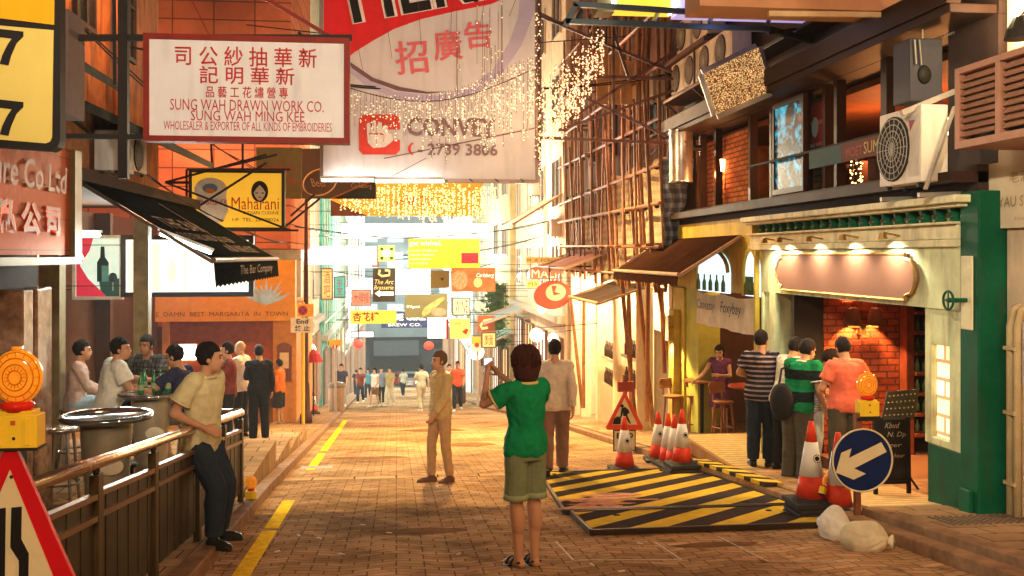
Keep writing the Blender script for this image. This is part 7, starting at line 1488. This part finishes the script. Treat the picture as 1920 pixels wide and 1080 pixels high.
person('dark red shirted man standing behind the khaki man on the terrace', V((X_at(428, 15.2), 15.2, gz(14) + .12)), radians(100), 1.62, dict(elL=(-.22, .12, 1.1), wrL=(-.12, .3, 1.08)), top=dict(mat=cl('shirt_dark_red', (.16, .035, .025))), bottom=dict(kind='long', mat=cl('trouser_black', (.02, .02, .02))), shoe=M('shoe_black', (.02, .018, .016), .4))
person('young man in orange hooded top and black shorts standing by the orange wall', ground_at(524, 26.2, .12), radians(75), 1.66, dict(elL=(-.23, .0, 1.1), wrL=(-.16, .16, .98), elR=(.23, .0, 1.1), wrR=(.16, .16, .98)), top=dict(mat=cl('hoodie_orange', (.62, .16, .02)), sleeve='long', loose=.035), bottom=dict(kind='short', mat=cl('shorts_black', (.02, .02, .022)), len=1.1, loose=.025), shoe=M('sandal_tan', (.3, .2, .12), .5))
# people in the roadway
person('woman in white top and brown skirt walking far down the road', ground_at(703, 41.5), radians(140), 1.62, walk, True, SKIN2, style='long', top=dict(mat=cl('top_white', (.7, .68, .6)), sleeve='none'), bottom=dict(kind='skirt', mat=cl('skirt_brown', (.16, .08, .04))), shoe=shoe_w, vox=.016)
person('far walker in ochre shirt and cream trousers right of the woman in the brown skirt', ground_at(731, 43), radians(150), 1.66, walk, skin=SKIN2, top=dict(mat=cl('shirt_ochre', (.4, .3, .12))), bottom=dict(kind='long', mat=cl('trouser_cream', (.55, .5, .36))), shoe=shoe_w, vox=.016)
person('far walker in blue grey shirt just behind the woman in the brown skirt', ground_at(715, 43.5), radians(180), 1.66, walk, skin=SKIN2, top=dict(mat=cl('shirt_blue_grey', (.2, .24, .3))), bottom=dict(kind='long', mat=cl('trouser_black', (.02, .02, .02))), shoe=shoe_w, vox=.016)
person('far walker in teal shirt near the left kerb by the underpass', ground_at(690, 55), radians(170), 1.66, walk, top=dict(mat=cl('shirt_teal', (.08, .22, .26))), bottom=dict(kind='long', mat=cl('jeans_dark', (.02, .03, .045))), shoe=shoe_w, vox=.018)
person('far walker in pale grey green clothes on the right half of the road', ground_at(790, 36), radians(20), 1.7, walk, skin=SKIN2, top=dict(mat=cl('shirt_sage', (.5, .5, .36))), bottom=dict(kind='long', mat=cl('trouser_sage', (.45, .42, .28))), shoe=shoe_w, vox=.016)
person('far walker in pale top by the brown bin on the right side', ground_at(842, 37), radians(190), 1.7, walk, skin=SKIN2, top=dict(mat=cl('shirt_cream', (.62, .6, .48))), bottom=dict(kind='long', mat=cl('trouser_sage', (.45, .42, .28))), shoe=shoe_w, vox=.016)
person('walker in tan shirt and tan trousers in the middle of the road', ground_at(826, 12.6), radians(118), 1.66, dict(walk, anL=(-.09, -.08, .085), anR=(.09, .08, .075), knR=(.09, .08, .48)), hair=M('hair_brownish', (.12, .07, .03), .8, spec=.1), top=dict(mat=cl('shirt_tan', (.50, .34, .13)), sleeve='long', loose=.015), bottom=dict(kind='long', mat=cl('trouser_tan', (.44, .27, .12)), loose=.0), shoe=M('shoe_brown', (.14, .07, .04), .5))
person('walker in light grey shirt and brown trousers just beyond the woman in green', ground_at(1040, 12.9), radians(-10), 1.80, walk, top=dict(mat=cl('shirt_light_grey', (.56, .47, .36)), sleeve='long', loose=.035), bottom=dict(kind='long', mat=cl('trouser_dark_red', (.20, .11, .08)), loose=.02), shoe=M('shoe_black', (.02, .018, .016), .4), face=False)
# people before the bars
G = None; zd = -1.14
person('woman in purple sleeveless top with long dark hair at the left round pub table', V((X_at(1350, 16.0), 16.0, zf2)), radians(150), 1.56, dict(elR=(.28, .16, 1.10), wrR=(.36, .40, 1.02), elL=(-.2, .1, 1.1), wrL=(-.05, .25, 1.12), hd=(0, .05, 1.50)), True, SKIN2, style='long', top=dict(mat=cl('top_purple', (.16, .05, .13)), sleeve='none', hem=-.02), bottom=dict(kind='skirt', mat=cl('skirt_purple', (.12, .04, .10))), shoe=M('shoe_black', (.02, .018, .016), .4), hp=-.2)
person('man in black and grey horizontally striped shirt with back to the street on the deck', V((X_at(1428, 12.3), 12.3, zd)), radians(-22), 1.74, dict(elL=(-.27, .02, 1.12), wrL=(-.1, .2, 1.05), elR=(.24, .1, 1.1), wrR=(.14, .3, 1.08), anR=(.08, .0, .075)), top=dict(mat=bands('tee_stripe', [(0, (.025, .02, .025)), (.62, (.26, .20, .20))], 'z', .062, .85), loose=.035), bottom=dict(kind='long', mat=cl('jeans_dark', (.02, .03, .045)), loose=.02), shoe=M('shoe_black', (.02, .018, .016), .4), hy=-.5)
lean = dict(pel=(0, 0, .9), che=(0, .08, 1.2), nck=(0, .13, 1.365), hd=(0, .19, 1.475), shL=(-.168, .11, 1.31), shR=(.168, .11, 1.31), elL=(-.22, .16, 1.06), wrL=(-.14, .36, 1.02), elR=(.22, .16, 1.06), wrR=(.14, .36, 1.02))
person('man in pale cream shirt bending forward between the striped man and the rugby shirt man', V((X_at(1470, 11.95), 11.95, zd)), radians(-72), 1.72, lean, top=dict(mat=cl('shirt_pale', (.62, .52, .36)), loose=.03), bottom=dict(kind='long', mat=cl('trouser_black', (.02, .02, .02))), shoe=M('shoe_black', (.02, .018, .016), .4), hp=-.35)
def bag(t, j, k, h):
    m = MB(); m.ell((-.02, -.24, 1.0), (.16, .10, .22), 18, 12); m.build('shoulder_bag', cl('bag_black', (.02, .018, .018)), t, True); m = MB(); m.tube([(-.1, -.2, 1.15), (-.14, -.1, 1.36), (-.08, .08, 1.43), (.0, .2, 1.3), (.12, .16, 1.1), (.1, -.16, 1.0)], .014, 6); m.build('bag_strap', cl('bag_black', (.02, .018, .018)), t, True)
J = dict(lean); J.update(elR=(.24, .08, 1.05), wrR=(.22, .22, .84), elL=(-.22, .2, 1.06), wrL=(-.1, .38, 1.08))
person('man in green and black banded rugby shirt with a black shoulder bag on the deck', V((X_at(1494, 11.2), 11.2, zd)), radians(-62), 1.76, J, top=dict(mat=bands('rugby_band', [(0, (.012, .015, .015)), (.45, (.012, .16, .055))], 'z', .25, .85), trim=cl('collar_white', (.6, .58, .5)), loose=.035), bottom=dict(kind='long', mat=cl('trouser_olive', (.07, .06, .04)), loose=.025), shoe=M('shoe_black', (.02, .018, .016), .4), hp=-.3, hy=-.2, extra=bag)
J = dict(elL=(-.27, .02, 1.08), wrL=(-.14, .22, 1.02), elR=(.28, .02, 1.08), wrR=(.16, .24, 1.02), hd=(0, .06, 1.51), hipL=(-.085, 0, .86))
person('man in coral tee seen from behind at the bar opening', V((X_at(1585, 10.55), 10.55, -1.0)), radians(4), 1.66, J, top=dict(mat=cl('tee_coral', (.62, .13, .07)), loose=.032, fold=.009, hem=-.08), bottom=dict(kind='long', mat=cl('trouser_olive', (.07, .06, .04)), loose=.025), shoe=M('shoe_black', (.02, .018, .016), .4), hp=-.35)
person('man in grey patterned shirt bending with pale blue sleeves behind the coral tee man', V((X_at(1528, 11.75), 11.75, zd - .02)), radians(-120), 1.62, lean, top=dict(mat=brick('pattern_shirt', (.22, .22, .25), (.34, .33, .34), (.12, .12, .15), 'xz', .04, .03, .006, .85, 0, 0.), loose=.03), bottom=dict(kind='long', mat=cl('jeans_pale', (.30, .38, .42))), shoe=M('shoe_black', (.02, .018, .016), .4), hp=-.4)
for px, y, rz, tc_, bc, lab in ((676, 48, 170, 'shirt_dark_red', 'jeans_dark', 'far walker in dark red shirt beside the left kerb'), (668, 62, 10, 'jacket_black', 'trouser_black', 'far walker in black standing left of the underpass'), (756, 58, 20, 'shirt_sage', 'jeans_dark', 'far walker in sage shirt near the silver car'), (858, 33, 170, 'tee_coral', 'jeans_dark', 'far walker in coral top by the right kerb'), (640, 38, 175, 'shirt_navy', 'jeans_pale', 'far walker in navy shirt on the far left pavement')):
    person(lab, ground_at(px, y, .12 if px in (640, 858) else 0), radians(rz), random.uniform(1.6, 1.75), walk, top=dict(mat=MATS[tc_]), bottom=dict(kind='long', mat=MATS[bc]), shoe=shoe_w, vox=.019)
# ------------------------------------------------------------------ street lamps and added fill lamps that light the scene
def flood(label, loc, col, power, aim, spot=110, size=.12, blend=.6, wallx=None):
    t = thing('floodlight', loc, label, 'lamp'); p = V(loc); d = (V(aim) - p).normalized(); m = MB(); m.cyl(p - d * .25, p - d * .02, .1, .14, 14); m.build('housing', iron, t); 
    if wallx is not None: MB().bar(p - d * .2, (wallx, p.y, p.z + .1), .04).build('arm', iron, t)
    lamp('SPOT', p, col, power, size, aim=aim, spot=spot, blend=blend, parent=t); return t
flood('warm floodlight on the right facade above the near road', (4.4, 1.5, 5.2), (1, .54, .28), 1000, (0, 10, .3), 115, .25, wallx=5.3)
flood('amber floodlight on the left facade above the near pavement', (-2.4, 1.0, 4.6), (1, .46, .18), 110, (-2.6, 9, .6), 90, .15, wallx=-3.55)
flood('neutral floodlight added out of view to light the hanging signs', (.6, -1.5, 4.4), (1, .88, .74), 2500, (-1.3, 11, 3.8), 48, .15)  # added to brighten the hanging signs; unseen fixture
flood('warm white floodlight added out of view to light the near right wall', (-2.6, .6, 4.9), (1, .86, .62), 4600, (5.3, 7.9, 1.0), 32, .15, wallx=-3.55)  # second added head that brightens the peach wall; unseen fixture
t = thing('street_lamp', (-.6, -3, 4.2), 'unseen fill lamp added over the road behind the camera', 'street lamp'); MB().lathe([(.3, 0), (.25, .12), (.05, .2)], (-.6, -3, 4.22), 16).build('lamp_shade', iron, t); MB().tube([(-4, -3, 4.9), (-.6, -3, 4.42), (5, -3, 4.9)], .012).build('cable', iron, t)  # added front fill for the near things, dressed as a lamp
lamp('POINT', (-.6, -3, 4.0), (1, .70, .44), 1150, .2, parent=t)
t = thing('street_lamp', (1.2, 20.5, 5.6), 'street lamp slung over the road behind the big banner', 'street lamp')
MB().lathe([(.3, 0), (.25, .12), (.05, .2)], (1.2, 20.5, 5.62), 16).build('lamp_shade', iron, t); MB().tube([(-3, 20.5, 6.2), (1.2, 20.5, 5.82), (5.2, 20.5, 6.2)], .012).build('cable', iron, t)
lamp('SPOT', (1.2, 20.5, 5.6), (1, .68, .25), 8800, .12, aim=(1.2, 18.6, -2), spot=122, blend=.5, parent=t)
t = thing('street_lamp', (1.0, 33, 4.6), 'street lamp slung over the road further down the hill', 'street lamp')
MB().lathe([(.3, 0), (.25, .12), (.05, .2)], (1.0, 33, 4.62), 16).build('lamp_shade', iron, t); MB().tube([(-3, 33, 5.2), (1, 33, 4.82), (4.9, 33, 5.2)], .012).build('cable', iron, t)
lamp('POINT', (1.0, 33, 4.4), (1, .84, .55), 3200, .25, parent=t)
for y, x, z, e, c in ((48, .8, 2.5, 3600, (.9, 1, .95)), (66, .8, .5, 4500, (.9, 1, .95)), (88, .8, 1.5, 12000, (.85, 1, .97))):
    t = thing('street_lamp', (x, y, z), f'street lamp slung over the far road {"nearest" if y == 48 else "midway" if y == 66 else "beside the far underpass"}', 'street lamp')
    MB().lathe([(.3, 0), (.25, .12), (.05, .2)], (x, y, z + .02), 16).build('lamp_shade', iron, t); MB().tube([(-3, y, z + .7), (x, y, z + .22), (4.6, y, z + .7)], .012).build('cable', iron, t)
    lamp('POINT', (x, y, z - .2), c, e, .3, parent=t)
t = thing('street_lamp', (-3.3, 13.4, 5.5), 'wall lantern added to throw orange light on the left stucco wall', 'street lamp'); MB().lathe([(.1, -.1), (.14, .1), (.03, .2)], (-3.3, 13.4, 5.5), 12).build('lantern', iron, t); MB().bar((-3.3, 13.4, 5.7), (-3.9, 13.4, 5.7), .03).build('arm', iron, t)
lamp('POINT', (-3.2, 13.2, 5.3), (1, .40, .13), 130, .15, parent=t)  # added warm ambient light for the upper stucco
t = thing('street_lamp', (-4.6, 24.5, 5.2), 'bracket lamp added to wash the terracotta tiled wall', 'street lamp'); MB().lathe([(.1, -.1), (.14, .1), (.03, .2)], (-4.6, 24.5, 5.2), 12).build('lantern', iron, t); MB().bar((-4.6, 24.5, 5.4), (-4.6, 27, 5.4), .03).build('arm', iron, t)
lamp('POINT', (-4.6, 24.3, 4.9), (1, .5, .26), 1150, .15, parent=t)  # lamp added so the tiled wall gets warm ambient light
t = thing('street_lamp', (3.6, 20.6, 4.8), 'bracket lamp added to light the bamboo scaffold', 'street lamp'); MB().lathe([(.1, -.1), (.14, .1), (.03, .2)], (3.6, 20.6, 4.8), 12).build('lantern', iron, t); MB().bar((3.6, 20.6, 5), (5.3, 20.6, 5), .03).build('arm', iron, t)
lamp('POINT', (3.5, 20.4, 4.6), (1, .52, .24), 190, .15, parent=t)  # lamp added as warm ambient light on the poles
lamp('POINT', (-5.0, 13.8, 2.1), (1, .55, .22), 35, .1, parent=bpy.data.objects['awning']); lamp('POINT', (-5.4, 18, 2.0), (1, .5, .2), 35, .1, parent=bpy.data.objects['awning'])
lamp('POINT', (3.9, 31, 2.3), (1, .8, .5), 500, .2, parent=[o for o in bpy.data.objects if o.get('label', '').startswith('pale lit awning')][0])
# ------------------------------------------------------------------ haze volume added to imitate bloom around the far lamps
hz = bpy.data.materials.new('bloom_haze'); hz.use_nodes = True; n = hz.node_tree.nodes; n.remove(n['Principled BSDF']); pv = n.new('ShaderNodeVolumePrincipled')
pv.inputs['Color'].default_value = (.9, .95, .92, 1); pv.inputs['Density'].default_value = .0009; pv.inputs['Anisotropy'].default_value = .45
hz.node_tree.links.new(pv.outputs[0], n['Material Output'].inputs['Volume'])
tag(MB().bb(-31, 31, -9, 171, -23.5, 25).build('haze', hz), kind='stuff')
